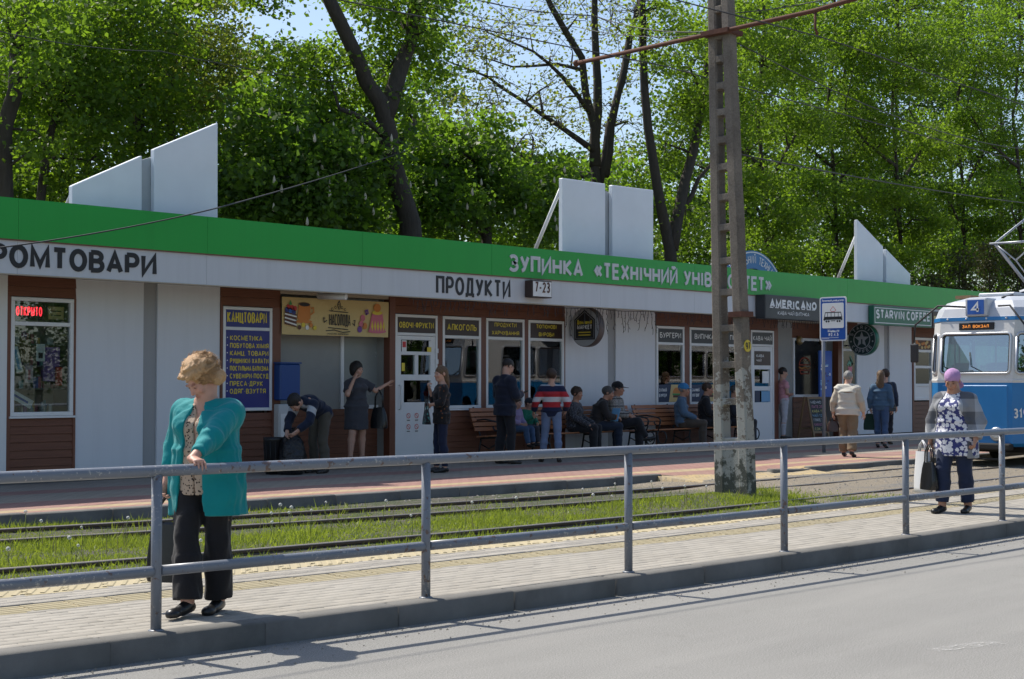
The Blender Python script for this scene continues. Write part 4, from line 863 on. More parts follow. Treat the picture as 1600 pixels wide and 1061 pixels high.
# ================================================================== overhead wires
WIRE = M('dark_wire', (.03, .03, .032), .6, var=.1)
def wire(label, pts, r=.008, sag=0.0):
    P = [Vector(p) for p in pts]; out = []
    for i in range(len(P)-1):
        for j in range(12): s = j/12; out.append(P[i].lerp(P[i+1], s)-Vector((0, 0, sag*4*s*(1-s))))
    out.append(P[-1]); o = MB().tube(out, r, 5).build('overhead_wire', WIRE); return single(o, label, 'wire', 'wires strung overhead')
zc = B.z-.25
wire('tram contact wire over the far track', [(-12, 13.9, zc), (PXX, 12.25, zc), (44, 12.2, zc)], .008, .10)
wire('tram contact wire over the near track', [(-12, 11.2, zc), (PXX, 9.8, zc), (44, 9.8, zc)], .008, .10)
wire('thin cable crossing in front of the green fascia up to the forked tree', [onY(-40, 392, 17.2), onY(340, 325, 17.9), onY(655, 228, 27.6)], .011, .05)
wire('cable running from the pole across the trees to the tram', [onX(1150, 240, PXX), onY(1600, 317, 13.0), onY(1900, 345, 13)], .009, .05)
wire('slack cable from the pole top sloping down to the tram side', [onX(1150, 66, PXX), onY(1600, 233, 13.5), onY(1800, 300, 13.5)], .008, .25)
wire('span wire from the pole to the upper edge of the picture', [onX(1120, 48, PXX), onY(930, 25, 14.0), onY(640, -30, 14)], .008, .1)
wire('thin wire over the sparse tree from the pole', [onX(1120, 52, PXX), onY(900, 42, 16.0), onY(680, 8, 17)], .006, .1)
wire('highest thin wire rising away from the pole', [onX(1150, 20, PXX), onY(1360, -20, 9.0)], .007, .05)
wire('long thin wire high over the left part of the roof', [onY(-30, 42, 24), onY(250, 80, 25), onY(640, 140, 27)], .008, .1)

# ================================================================== string lights under the fascia
mb = MB(); xx = WX(640, FASC); r = random.Random(3); Yl = FASC+.02; ex = WX(1292, FASC)
pts = []
while xx < ex:
    pts.append((xx, Yl, 2.965-.03*abs(math.sin(xx*1.9)))); d = r.choice([.12, .2, .3, .38, .16, .45]) if WX(870, FASC) < xx < WX(1030, FASC) else r.choice([.06, .1, .18, .22])
    p = Vector(pts[-1]); br = [p]
    k = max(1, int(d/.06))
    for j in range(k):
        p = p+Vector((r.uniform(-.03, .03), r.uniform(-.01, .01), -.06)); br.append(p)
        if r.random() < .75: e = p+Vector((r.uniform(-.05, .05), 0, r.uniform(-.05, .01))); mb.tube([p, e], .0045, 4, cap=False)
    mb.tube(br, .005, 4, cap=False); xx += r.uniform(.07, .13)
mb.tube(pts, .007, 5); single(mb.build('string_lights', WIRE), 'unlit icicle string lights hanging along the lower fascia edge', 'string lights')
# small white camera under the fascia
cp = onY(500, 455, 18.75); t = thing('security_camera', 'small white dome camera under the fascia above the cafe banner', 'camera', (cp.x, 18.75, 2.9))
MB().box(cp.x-.03, cp.x+.03, 18.7, 18.8, 2.97, 3.03).build('mount', PVC, t); MB().tube([(cp.x-.06, 18.72, 2.95), (cp.x+.10, 18.22, 2.93)], .05, 10).build('housing', PVC, t)

# ================================================================== slatted benches
n = NT('varnished_slat'); w = n.noise(3, 5, .7, vec=n.mapped(scale=(2, 20, 20))); oi = n.n('ObjectInfo')
n.color(n.mix(n.math('ADD', n.math('MULTIPLY', w, .6), n.math('MULTIPLY', oi.outputs['Random'], .4)), (.26, .095, .042), (.46, .19, .08))).set(Roughness=.45).bump(w, .15, .003); SLAT = n.m
IRON = M('black_cast_iron', (.018, .018, .020), .45, var=.2)
def bench(label, x0, x1, yc):
    t = thing('bench', label, 'bench', ((x0+x1)/2, yc, PLAT), group='slatted benches against the kiosk wall'); s = PLAT
    for k in range(5): MB().prism([(yc-.20+.085*k, s+.445-.006*k), (yc-.20+.085*k+.07, s+.44-.006*k), (yc-.20+.085*k+.07, s+.465-.006*k), (yc-.20+.085*k, s+.47-.006*k)], x0, x1, 'x').build('seat_slat', SLAT, t, bevel=.004)
    for k in range(5):
        z = s+.53+.085*k; y = yc+.225+.032*k; MB().prism([(y, z), (y+.025, z-.004), (y+.048, z+.064), (y+.023, z+.068)], x0, x1, 'x').build('back_slat', SLAT, t, bevel=.004)
    nl = 4 if x1-x0 > 3 else 3
    for k in range(nl):
        q = x0+.12+(x1-x0-.24)*k/(nl-1); mb = MB()
        mb.tube([(q, yc-.24, s), (q, yc-.20, s+.15), (q, yc-.16, s+.32), (q, yc-.19, s+.43)], .018, 6); mb.tube([(q, yc+.30, s), (q, yc+.24, s+.2), (q, yc+.20, s+.43)], .018, 6); mb.tube([(q, yc-.2, s+.425), (q, yc+.2, s+.40), (q, yc+.265, s+.55), (q, yc+.40, s+.95)], .018, 6); mb.tube([(q, yc-.16, s+.30), (q, yc, s+.22), (q, yc+.22, s+.30)], .012, 6)
        o = mb.build('leg', IRON, t)
        if k in (0, nl-1):
            mb = MB(); mb.tube([(q, yc+.30, s+.72), (q, yc+.1, s+.74), (q, yc-.18, s+.70)]+[(q, yc-.18+.08*math.sin(rad(a)), s+.62+.08*math.cos(rad(a))) for a in range(0, -271, -30)], .016, 6); mb.tube([(q, yc-.19, s+.43), (q, yc-.24, s+.52), (q, yc-.24, s+.62)], .014, 6)
            mb.tube([(q, yc-.30+.11*math.cos(rad(a)), s+.30+.13*math.sin(rad(a))) for a in range(60, 381, 32)], .014, 6); mb.build('armrest', IRON, t)
    return t
BY = 18.45
bench('long slatted wooden bench under the grocery windows and white wall', WX(757, BY), WX(1003, BY), BY)
bench('slatted wooden bench under the burger windows by the concrete pole', WX(1010, BY), WX(1166, BY), BY)

# ================================================================== things by the niches
def prop_box(name, label, cat, px0, px1, py0, py1, Y, dep, m, bev=.01):
    a, b = WX(px0, Y), WX(px1, Y); z1, z0 = onY(px0, py0, Y).z, onY(px0, py1, Y).z
    return a, b, z0, z1
a, b = WX(438, 18.82), WX(470, 18.82)
t = thing('water_dispenser', 'blue cabinet on a white base in the shady niche', 'dispenser', ((a+b)/2, 19.0, NF)); CABB = flat('cabinet_blue', (.012, .06, .23), .45); CABW = flat('cabinet_white', (.55, .56, .55), .5)
bx('base_cabinet', a, b-.16, 18.85, 19.25, NF, NF+.02+.93, CABW, t, bevel=.015); bx('upper_cabinet', a, b, 18.82, 19.26, 1.28, 1.86, CABB, t, bevel=.02); bx('door_panel', a+.03, b-.19, 18.84, 18.85, NF+.08, NF+.8, PVC, t); bx('lid', a-.01, b+.01, 18.81, 19.27, 1.862, 1.885, CABB, t); bx('handle', b-.24, b-.21, 18.825, 18.84, NF+.45, NF+.58, IRON, t)
BLKPL = M('black_plastic', (.012, .012, .013), .4, var=.2, bump=.1)
a, b = WX(424, 18.2), WX(437, 18.2)
t = thing('litter_bin', 'black ribbed litter bin at the edge of the niche', 'bin', ((a+b)/2, 18.22, PLAT)); cx = (a+b)/2
MB().lathe([(.13, 0), (.16, .5), (.17, .52), (.17, .56), (.15, .56), (.14, .1)], (cx, 18.22, PLAT), 18).build('body', BLKPL, t)
for k in range(12): q = k*math.pi/6; MB().tube([(cx+.138*math.cos(q), 18.22+.138*math.sin(q), PLAT+.03), (cx+.162*math.cos(q), 18.22+.162*math.sin(q), PLAT+.5)], .008, 4).build('rib', BLKPL, t)
n = NT('bin_bag'); f = n.noise(7, 4, .6, obj=True); n.color((.010, .010, .012)).set(Roughness=.28, Specular_IOR_Level=.5).bump(f, 1.0, .08); BAGM = n.m
def lump(name, c, prof, n_, m, label, cat, amp=.12, seed=1):
    r = random.Random(seed); mb = MB(); vs = []; k = len(prof)
    for i, (rr, z) in enumerate(prof):
        for j in range(n_): q = 2*math.pi*j/n_; w = 1+amp*math.sin(3*q+i*.9)+amp*.6*math.sin(5*q-i*1.7); vs.append((c[0]+rr*w*math.cos(q), c[1]+rr*w*math.sin(q), c[2]+z))
    mb.add(vs, [(i*n_+j, i*n_+(j+1) % n_, (i+1)*n_+(j+1) % n_, (i+1)*n_+j) for i in range(k-1) for j in range(n_)], 0, True); mb.add([vs[(k-1)*n_+j] for j in range(n_)], [tuple(range(n_))])
    return single(mb.build(name, m), label, cat)
bp = onZ(461, 728, PLAT); bagpos = (WX(455, 18.0), 18.0, PLAT)
lump('rubbish_bag', bagpos, [(.17, 0), (.22, .06), (.235, .22), (.21, .38), (.16, .50), (.10, .60), (.05, .66), (.08, .71)], 22, BAGM, 'full black rubbish bag on the pavement beside the bending person', 'rubbish bag')
# chalkboard
t0 = Vector((WX(1264, 18.75), 18.75, NF)); t = thing('chalkboard', 'wooden A-frame chalkboard with chalk menu in the coffee niche', 'chalkboard', t0)
WOODL = M('pale_frame_wood', (.24, .15, .075), .6, var=.2, vs=8); SLATE = M('slate_board', (.030, .036, .038), .6, var=.3, vs=9); CH = [flat('chalk_white', (.6, .6, .6)), flat('chalk_pink', (.5, .18, .28)), flat('chalk_yellow', (.55, .5, .15)), flat('chalk_blue', (.2, .4, .55))]
hh = .98; ww = .56; mb = MB(); Mt = Matrix.Translation(t0+Vector((.05, -.1, 0))) @ Matrix.Rotation(rad(-9), 4, 'Z') @ Matrix.Rotation(rad(-12), 4, 'X')
for q in ((0, .05, 0, hh), (ww-.05, ww, 0, hh), (.05, ww-.05, hh-.05, hh), (.05, ww-.05, .12, .17)): mb.box(q[0], q[1], 0, .03, q[2], q[3], 0, Mt)
mb.build('frame', WOODL, t)
mb = MB(); mb.box(.05, ww-.05, .01, .022, .17, hh-.05, 0, Mt)
r = random.Random(5); R3 = Mt.to_3x3()
for i, s in enumerate(('МЕНЮ', 'ЛАТЕ 25', 'КАВА 15', 'ЧАЙ 12', 'ГЛЯСЕ 30', 'КАКАО 20', 'СОК 15')):
    lettering(s, Mt @ Vector((.085+.02*r.random(), .01, hh-.16-.105*i)), .065, .30+.08*r.random(), t=.16, right=R3 @ Vector((1, 0, 0)), up=R3 @ Vector((0, 0, 1)), mb=mb, mi=1+i % 4, dep=.003)
mb.build('board', [SLATE]+CH, t)
mb = MB(); M2 = Matrix.Translation(t0+Vector((.05, .34, 0))) @ Matrix.Rotation(rad(-9), 4, 'Z') @ Matrix.Rotation(rad(12), 4, 'X')
for q in ((0, .05), (ww-.05, ww)): mb.box(q[0], q[1], 0, .03, 0, hh, 0, M2)
mb.box(.05, ww-.05, 0, .03, .2, .24, 0, M2); mb.build('rear_frame', WOODL, t)
# blue poster column
a, b = WX(1281, 18.95), WX(1300, 18.95); t = thing('poster_board', 'narrow blue poster board covered with notices in the coffee niche', 'poster', ((a+b)/2, 18.95, 1.2))
mb = MB().box(a, b, 18.95, 18.99, 1.22, 2.32); r = random.Random(8)
for k in range(26):
    q = a+.02+r.random()*(b-a-.12); z = 1.25+r.random()*.98; mb.box(q, q+.03+.09*r.random(), 18.946-.0003*k, 18.9495, z, z+.015+.05*r.random(), 1+k % 3)
mb.build('board', [flat('poster_blue', (.02, .10, .42)), WPR, LBLUE, BLUESIGN], t); bx('hanger', (a+b)/2-.01, (a+b)/2+.01, 18.96, 18.98, 2.32, 3.03, IRON, t)
for dz in (NF,): bx('stand', (a+b)/2-.02, (a+b)/2+.02, 18.96, 18.98, NF, 1.22, IRON, t)
# burger decal and menu lights on the counter pane
t = thing('window_decal', 'red and orange burger drawing on the dark counter window', 'decal', (WX(1258, 19.34), 19.34, 1.9)); cx, cz = WX(1258, 19.34), onY(1258, 572, 19.34).z; mb = MB()
PB = lambda p, q, d: Vector((p, 19.345-d, q))
ribbon(mb, [(cx+.24*math.cos(rad(q)), cz+.03+.17*math.sin(rad(q))) for q in range(0, 181, 12)]+[(cx+.24, cz+.03)], .016, PB, .002, 0, 0); ribbon(mb, [(cx-.26, cz-.03), (cx-.13, cz-.06), (cx, cz-.03), (cx+.13, cz-.06), (cx+.26, cz-.03)], .02, PB, .002, 0, 1); ribbon(mb, [(cx-.22, cz-.10), (cx+.22, cz-.10), (cx+.18, cz-.18), (cx-.18, cz-.18), (cx-.22, cz-.10)], .016, PB, .002, 0, 0)
for k in range(6): ribbon(mb, [(cx-.14+.055*k, cz+.10+.02*(k % 2)), (cx-.12+.055*k, cz+.12+.02*(k % 2))], .008, PB, .003, 0, 1)
mb.build('drawing', [flat('decal_red', (.30, .045, .02)), flat('decal_orange', (.40, .16, .03))], t)
for px, nm in ((1248, 'round wall lamp left over the coffee counter'), (1284, 'round wall lamp right over the coffee counter')):
    c = onY(px, 532, 19.32); t = thing('wall_lamp', nm, 'lamp', (c.x, 19.32, c.z)); MB().lathe([(.11, 0), (.11, .04), (.07, .09)], (c.x, 19.32, c.z), 16, 0, Matrix.Rotation(rad(90), 3, 'X')).build('shade', M('brass_shade', (.30, .22, .10), .4, .5), t); MB().ball((c.x, 19.22, c.z), .05).build('bulb', PVC, t)
# ice cream drawing
cx, cz = (x[1310]+x[1340])/2+.1, 1.95; t = thing('window_decal', 'pink ice cream cone with green swirl drawn on the narrow window', 'decal', (cx, WALL-.002, 1.6)); PB = lambda p, q, d: Vector((p, WALL+.001-d, q)); mb = MB()
mb.add([PB(cx-.10, cz, .004), PB(cx, cz-.42, .004), PB(cx+.10, cz, .004)], [(0, 1, 2)], 0); ribbon(mb, [(cx-.12, cz+.03), (cx-.05, cz+.12), (cx+.02, cz+.05), (cx+.06, cz+.18), (cx+.12, cz+.06), (cx, cz+.26)], .03, PB, .005, 0, 1); mb.build('drawing', [PINKP, flat('decal_green', (.10, .32, .22))], t)

# ================================================================== goods behind the panes
r = random.Random(12); a, b = w1[0]+.06, w1[1]-.06; Yg = WALL+.26
def good(name, label, cat, mbs, m, group='goods crowded in the first kiosk window'): return single(mbs.build(name, m, bevel=0), label, cat, group)
for k, (z, d) in enumerate(((WB+.02, .30), (1.48, .26), (1.80, .24), (2.10, .24))): bx('display_shelf', a-.05, b+.05, Yg-d*.4, Yg+.25, z-.015, z, M('shelf_glass', (.10, .12, .12), .2), K)
cols = [flat('ware_%d' % k, c, .5) for k, c in enumerate([(.30, .08, .10), (.08, .10, .30), (.10, .25, .12), (.50, .46, .38), (.45, .30, .08), (.22, .10, .30), (.55, .55, .52), (.06, .06, .07), (.12, .30, .36), (.42, .12, .16)])]
W_ = b-a
good('gift_bag', 'large purple gift bag hanging in the first kiosk window', 'bag', MB().box(a+W_*.62, a+W_*.93, Yg-.12, Yg-.06, 1.58, 2.06), PURP)
good('gift_bag', 'red gift bag hanging beside the purple one', 'bag', MB().box(a+W_*.84, a+W_*.95, Yg-.16, Yg-.121, 1.52, 1.78), REDP)
good('notice', 'small white notice with black print behind the first kiosk window', 'notice', MB().box(a+W_*.46, a+W_*.62, Yg-.17, Yg-.165, 1.86, 2.10).box(a+W_*.5, a+W_*.58, Yg-.172, Yg-.1701, 1.9, 1.98, 1), [WPR, BLK])
good('notice', 'yellowish paper notice beside the red LED sign', 'notice', MB().box(a+W_*.68, a+W_*.97, WALL+.10, WALL+.105, 2.45, 2.63).box(a+W_*.73, a+W_*.92, WALL+.098, WALL+.0999, 2.5, 2.515, 1).box(a+W_*.73, a+W_*.92, WALL+.098, WALL+.0999, 2.56, 2.575, 1), [CREAM, BLK])
good('notebook', 'pink notebook with printed figure standing in the first kiosk window', 'notebook', MB().box(a+W_*.26, a+W_*.40, Yg-.18, Yg-.165, 1.56, 1.80).box(a+W_*.31, a+W_*.35, Yg-.183, Yg-.1801, 1.6, 1.74, 1), [flat('pale_pink', (.55, .42, .46)), PINKP])
good('leaflet', 'tilted white leaflet with blue print low in the first kiosk window', 'leaflet', MB().box(-.17, .17, 0, .006, -.06, .06, 0, Matrix.Translation((a+W_*.19, Yg-.2, 1.33)) @ Matrix.Rotation(rad(28), 4, 'Y')).box(-.14, .1, -.004, -.0005, -.015, .015, 1, Matrix.Translation((a+W_*.19, Yg-.2, 1.33)) @ Matrix.Rotation(rad(28), 4, 'Y')), [WPR, BLUEP])
good('leaflet', 'tilted white leaflet high on the left of the first kiosk window', 'leaflet', MB().box(-.05, .05, 0, .006, -.18, .18, 0, Matrix.Translation((a+W_*.11, Yg-.18, 1.88)) @ Matrix.Rotation(rad(-14), 4, 'Y')).box(-.02, .02, -.004, -.0005, -.14, .14, 1, Matrix.Translation((a+W_*.11, Yg-.18, 1.88)) @ Matrix.Rotation(rad(-14), 4, 'Y')), [WPR, LBLUE])
for k in range(6): good('paint_brush', 'pale brush in the bunch hanging in the first kiosk window', 'brush', MB().tube([(a+W_*(.22+.03*k), Yg-.12, 1.84), (a+W_*(.215+.033*k), Yg-.12, 2.12)], .010, 6).tube([(a+W_*(.215+.033*k), Yg-.12, 2.12), (a+W_*(.213+.034*k), Yg-.12, 2.2)], [.012, .006], 6), WOODL)
for i in range(46):
    u = r.random(); row = r.choice([WB+.02, WB+.02, 1.48, 1.80, 2.10]); h = r.uniform(.06, .2); w = r.uniform(.03, .09); m_ = r.choice(cols); yy = Yg-.04+r.uniform(-.05, .1); xx = a+.02+u*(W_-.12)
    if r.random() < .5: mb = MB().box(xx, xx+w, yy, yy+.04, row+.001, row+h)
    else: mb = MB().lathe([(w*.45, 0), (w*.5, h*.6), (w*.25, h*.75), (w*.2, h)], (xx+w/2, yy, row+.001), 10)
    good('boxed_ware', 'small ware among the crowded shelves of the first kiosk window', 'ware', mb, m_)
# grocery shelves with bottles and packs
a, b = wl[0][0], wl[2][1]; Yg = WALL+.95
for z in (1.12, 1.45, 1.78, 2.1): bx('display_shelf', a-.1, b+.2, Yg-.05, Yg+.35, z-.02, z, M('shelf_board', (.14, .11, .08), .5), K)
gl = [flat('bottle_%d' % k, c, .2) for k, c in enumerate([(.03, .10, .03), (.10, .04, .015), (.35, .28, .10), (.45, .45, .42), (.30, .03, .03), (.05, .08, .25), (.50, .30, .05)])]
bm = MB().lathe([(.036, 0), (.038, .02), (.038, .16), (.014, .21), (.013, .27), (.015, .275)], (0, 0, 0), 10).mesh('bottle', gl[0]); pmh = MB().box(-.05, .05, -.03, .03, 0, .2).mesh('packet', gl[0])
for z in (1.12, 1.45, 1.78, 2.1):
    xx = a-.05
    while xx < b+.15:
        bottle = xx < wl[1][0]+.3; o = link_mesh('bottle' if bottle else 'packet', bm if bottle else pmh, None, (xx, Yg+.02+r.uniform(0, .05), z+.001)); o.material_slots[0].link = 'OBJECT'; o.material_slots[0].material = r.choice(gl)
        tag(o, 'bottle on the grocery shelves behind the alcohol window' if bottle else 'grocery packet on the shelves behind the food and tobacco windows', 'bottle' if bottle else 'packet', 'groceries on the shelves behind glass'); xx += .1 if bottle else .135
t = thing('poster', 'blue advert with small pictures inside the tobacco window', 'poster', (wl[2][0]+.4, WALL+.06, 1.3)); q0, q1 = wl[2][0]+.16, wl[2][1]-.1
mb = MB().box(q0-.08, q1, WALL+.06, WALL+.065, 1.18, 2.3)
for (u, v, w, h, m_) in ((.05, .68, .3, .24, 1), (.52, .68, .33, .28, 2), (.05, .55, .6, .05, 3), (.05, .48, .8, .03, 3), (.02, .28, .45, .16, 4), (.52, .26, .4, .2, 3), (.3, .05, .4, .16, 5), (.58, .72, .18, .15, 6)):
    mb.box(q0+(q1-q0)*u, q0+(q1-q0)*(u+w), WALL+.0565-.0006*m_, WALL+.0598, 1.2+1.05*v, 1.2+1.05*(v+h), m_)
mb.build('print', [flat('advert_teal', (.03, .12, .16)), LBLUE, WPR, YEL, GRNP, PINKP, BLK], t)
# ================================================================== blue and white tram
TBLUE = M('tram_blue_enamel', (.016, .175, .44), .32, var=.16, vs=2, spec=.6); TWHITE = M('tram_white_enamel', (.64, .635, .62), .3, var=.12, vs=2.5, spec=.55); TROOF = M('tram_roof_grey', (.50, .52, .56), .35, var=.12, vs=3)
TDARK = M('tram_underframe', (.020, .018, .016), .8, var=.4, bump=.3); RUBB = M('window_rubber', (.02, .02, .022), .6); TGLASS = glass_mat('tram_glass', (.35, .60, .60), .30); TIN = M('tram_interior', (.30, .36, .33), .6, var=.2); ALU = M('aluminium_trim', (.55, .56, .58), .35, .6, var=.1); CHROME = M('pantograph_steel', (.34, .36, .40), .4, .4, var=.1)
TX, TY, TZ = 24.9, 12.2, TRK+.040
tram = thing('tram', 'blue and white tram number 319 on line 4 pulling in', 'tram', (TX, TY, TZ))
T0 = Vector((TX, TY, TZ)); TL = 13.2
def outline(ins, lean):
    h = [(0, .70), (.30, .97), (.52, 1.07), (.85, 1.10), (2.2, 1.10), (4, 1.10), (6.6, 1.10), (9.2, 1.10), (11, 1.10), (TL-.85, 1.10), (TL-.52, 1.07), (TL-.3, .97), (TL, .70)]
    h = [(min(max(q[0], ins+lean*(1 if q[0] < 1.2 else 0)+(q[0] if q[0] < 1.2 else 0)), TL-ins-(TL-q[0] if q[0] > TL-1.2 else 0) if q[0] > TL-1.2 else 99), q[1]-ins) for q in h]
    return h+[(q[0], -q[1]) for q in reversed(h)]
rings = [(.34, .05, .0, 0), (.40, .0, .0, 0), (.95, 0, 0, 0), (1.46, 0, .0, 0), (1.50, -.012, .0, 1), (1.53, .0, .01, 1), (1.60, .0, .015, 1), (2.36, .0, .10, 1), (2.56, .0, .13, 1), (2.565, -.01, .13, 2), (2.63, -.01, .135, 2), (2.635, .005, .14, 3), (2.79, .045, .16, 3), (2.92, .14, .21, 3), (3.01, .32, .32, 3), (3.05, .62, .5, 3)]
def shell(mb, r0, r1, skip=()):
    prev = None
    for i in range(r0, r1):
        z0, i0, l0, m0 = rings[i]; z1, i1, l1, m1 = rings[i+1]; A_ = outline(i0, l0); B_ = outline(i1, l1); n_ = len(A_)
        for k in range(n_):
            if (i, k) in skip: continue
            a, b = A_[k], A_[(k+1) % n_]; c, d = B_[(k+1) % n_], B_[k]
            mb.add([T0+Vector((*a, z0)), T0+Vector((*b, z0)), T0+Vector((*c, z1)), T0+Vector((*d, z1))], [(3, 2, 1, 0)], 0, i >= 11)
    return mb
n_ = len(outline(0, 0)); front = n_-1                        # the segment that closes the outline is the flat front
winsegs = [k for k in range(n_) if k != n_//2-1]
shell(MB(), 0, 3).build('lower_body', TBLUE, tram); shell(MB(), 3, 6).build('belt_panel', TWHITE, tram)
shell(MB(), 7, 8).build('header_panel', TWHITE, tram); shell(MB(), 8, 10).build('blue_stripe', TBLUE, tram)
mb = shell(MB(), 10, 15); cap = outline(.62, .5); mb.add([T0+Vector((*q, 3.05)) for q in cap], [tuple(range(len(cap)))], 0); mb.build('roof', TROOF, tram)
mb = MB(); ci = [T0+Vector((*q, 2.35)) for q in outline(.06, .16)]; mb.add(ci, [tuple(range(len(ci)))]); fl = [T0+Vector((*q, .9)) for q in outline(.06, .05)]; mb.add(fl, [tuple(range(len(fl)))]); mb.build('interior_lining', TIN, tram)
# each window: opening in the body band with rubber, trim and glass
A_ = outline(.0, .015); B_ = outline(.0, .10); z0, z1 = 1.60, 2.36
def wband(k):
    a, b, c, d = [T0+Vector((*q, z)) for q, z in ((A_[k], z0), (A_[(k+1) % n_], z0), (B_[(k+1) % n_], z1), (B_[k], z1))]
    L = (b-a).length; side = abs(a.y-b.y) < 1e-4
    def Q(u, v): return a.lerp(b, u).lerp(d.lerp(c, u), v)
    nr = (b-a).cross(d-a).normalized()*(-1)
    if nr.dot(Q(.5, .5)-(T0+Vector((TL/2, 0, 2)))) < 0: nr = -nr
    if L < .35: MB().add([a, b, c, d], [(0, 1, 2, 3)]).build('pillar', TWHITE, tram); return
    m_ = .055/L if not k == front else .035; r0 = .05 if L < 1.5 else .035
    # white surround with a rounded opening
    def rr_pts(u0, u1, v0, v1, ru, rv): return [q for c_ in ((u1-ru, v1-rv, 0), (u0+ru, v1-rv, 90), (u0+ru, v0+rv, 180), (u1-ru, v0+rv, 270)) for q in arc(c_[0], c_[1], ru, rv, c_[2], c_[2]+90, 5)]
    u0, u1, v0, v1 = m_, 1-m_, .03, .965; ru = .07/L; rv = .09
    inner = rr_pts(u0, u1, v0, v1, ru, rv); vs = [Q(*q) for q in inner]; cn = [Q(1, 1), Q(0, 1), Q(0, 0), Q(1, 0)]
    mb = MB(); mb.add(vs+cn, [(i, i+1, 24+i//6) for i in range(23) if (i+1) % 6] + [(5, 6, 25, 24), (11, 12, 26, 25), (17, 18, 27, 26), (23, 0, 24, 27)]); mb.build('window_surround', TWHITE, tram)
    f = MB(); f.tube([Q(*q)+nr*.006 for q in inner]+[Q(*inner[0])+nr*.006], .026, 6); o = f.build('window', ALU, tram)
    f = MB(); g2 = rr_pts(u0+.02/L*1.2, u1-.02/L*1.2, v0+.03, v1-.03, ru*.8, rv*.8); f.tube([Q(*q)+nr*.012 for q in g2]+[Q(*g2[0])+nr*.012], .012, 5); f.build('rubber_seal', RUBB, o)
    MB().add([q-nr*.01 for q in vs], [tuple(range(24))]).build('pane', TGLASS, o)
for k in range(n_): wband(k)
def FP(px, py, dx=0.0):                                   # point on the flat nose plane
    return onX(px, py, TX+dx)
yc = TY
# number box, destination display
def nose_box(name, y0, y1, z0, z1, x0, x1, m, bev=.02): return bx(name, TX+x0, TX+x1, TY+y0, TY+y1, TZ+z0, TZ+z1, m, tram, bevel=bev, seg=2)
nb = nose_box('number_box', -.21, .21, 2.64, 2.97, .08, .62, TROOF, .035)
bx('number_panel', TX+.072, TX+.08, TY-.155, TY+.155, TZ+2.675, TZ+2.935, BLUEP, nb); lettering('4', (TX+.072, TY+.085, TZ+2.70), .20, .17, t=.19, right=(0, -1, 0), dep=.004).build('digit', WPR, nb)
db = nose_box('destination_display', -.33, .33, 2.40, 2.53, .088, .14, RUBB, .01); LEDO = NT('amber_led'); LEDO.b.inputs['Emission Color'].default_value = (1, .36, .06, 1); LEDO.b.inputs['Emission Strength'].default_value = .8; LEDO.color((.4, .1, .02)); LEDO = LEDO.m
mb = lettering('ЗАЛ', (TX+.088, TY+.26, TZ+2.435), .055, .15, t=.16, right=(0, -1, 0), dep=.003); lettering('ВОКЗАЛ', (TX+.088, TY+.06, TZ+2.435), .055, .30, t=.16, right=(0, -1, 0), dep=.003, mb=mb); mb.build('led_text', LEDO, db)
for q in (-.55, -.18, .2, .56): MB().ball((TX+.115, TY+q, TZ+2.60), .018, 8, 6).build('marker_lamp', PVC, tram)
# nose details
nose = MB(); nose.box(TX-.012, TX+.02, TY-.62, TY+.62, TZ+.62, TZ+1.42); nose.build('nose_panel', TBLUE, tram, bevel=.02)
for q in (-.42, .42):
    o = MB().lathe([(.12, 0), (.125, .03), (.10, .05), (.06, .03)], (TX-.01, TY+q, TZ+.56), 20, 0, Matrix.Rotation(rad(-90), 3, 'Y')).build('headlight', ALU, tram); MB().lathe([(.098, .04), (.05, .06), (.01, .064)], (TX-.01, TY+q, TZ+.56), 18, 0, Matrix.Rotation(rad(-90), 3, 'Y')).build('lens', M('headlamp_lens', (.6, .62, .62), .1), o)
bx('bumper', TX-.10, TX+.06, TY-.7, TY+.7, TZ+.28, TZ+.40, TDARK, tram, bevel=.03, seg=2); MB().tube([(TX-.02, TY, TZ+.3), (TX-.28, TY, TZ+.3)], .06, 10).build('coupler', TDARK, tram)
lettering('319', (TX+.015, TY-.712, TZ+.84), .17, .25, t=.17, right=(.30, -.27, 0), dep=.012).build('fleet_number', WPR, tram)
for q in (-.25, .28): MB().tube([(TX+.02, TY+q, TZ+1.6), (TX+.02, TY+q+.32, TZ+1.75), (TX+.05, TY+q+.36, TZ+2.0)], .008, 5).build('wiper', RUBB, tram)
# mirror arms
for pts, mp in (([(1509, 480), (1466, 478), (1430, 508), (1428, 536)], (1429, 552)), ([(1560, 478), (1578, 477), (1601, 507), (1606, 540)], (1607, 556))):
    MB().tube([FP(p[0], p[1], .1 if i == 0 else -.06) for i, p in enumerate(pts)], .018, 7).build('mirror_arm', RUBB, tram); c = FP(mp[0], mp[1], -.06); bx('mirror', c.x-.03, c.x+.03, c.y-.075, c.y+.075, c.z-.17, c.z+.17, RUBB, tram, bevel=.02, seg=2)
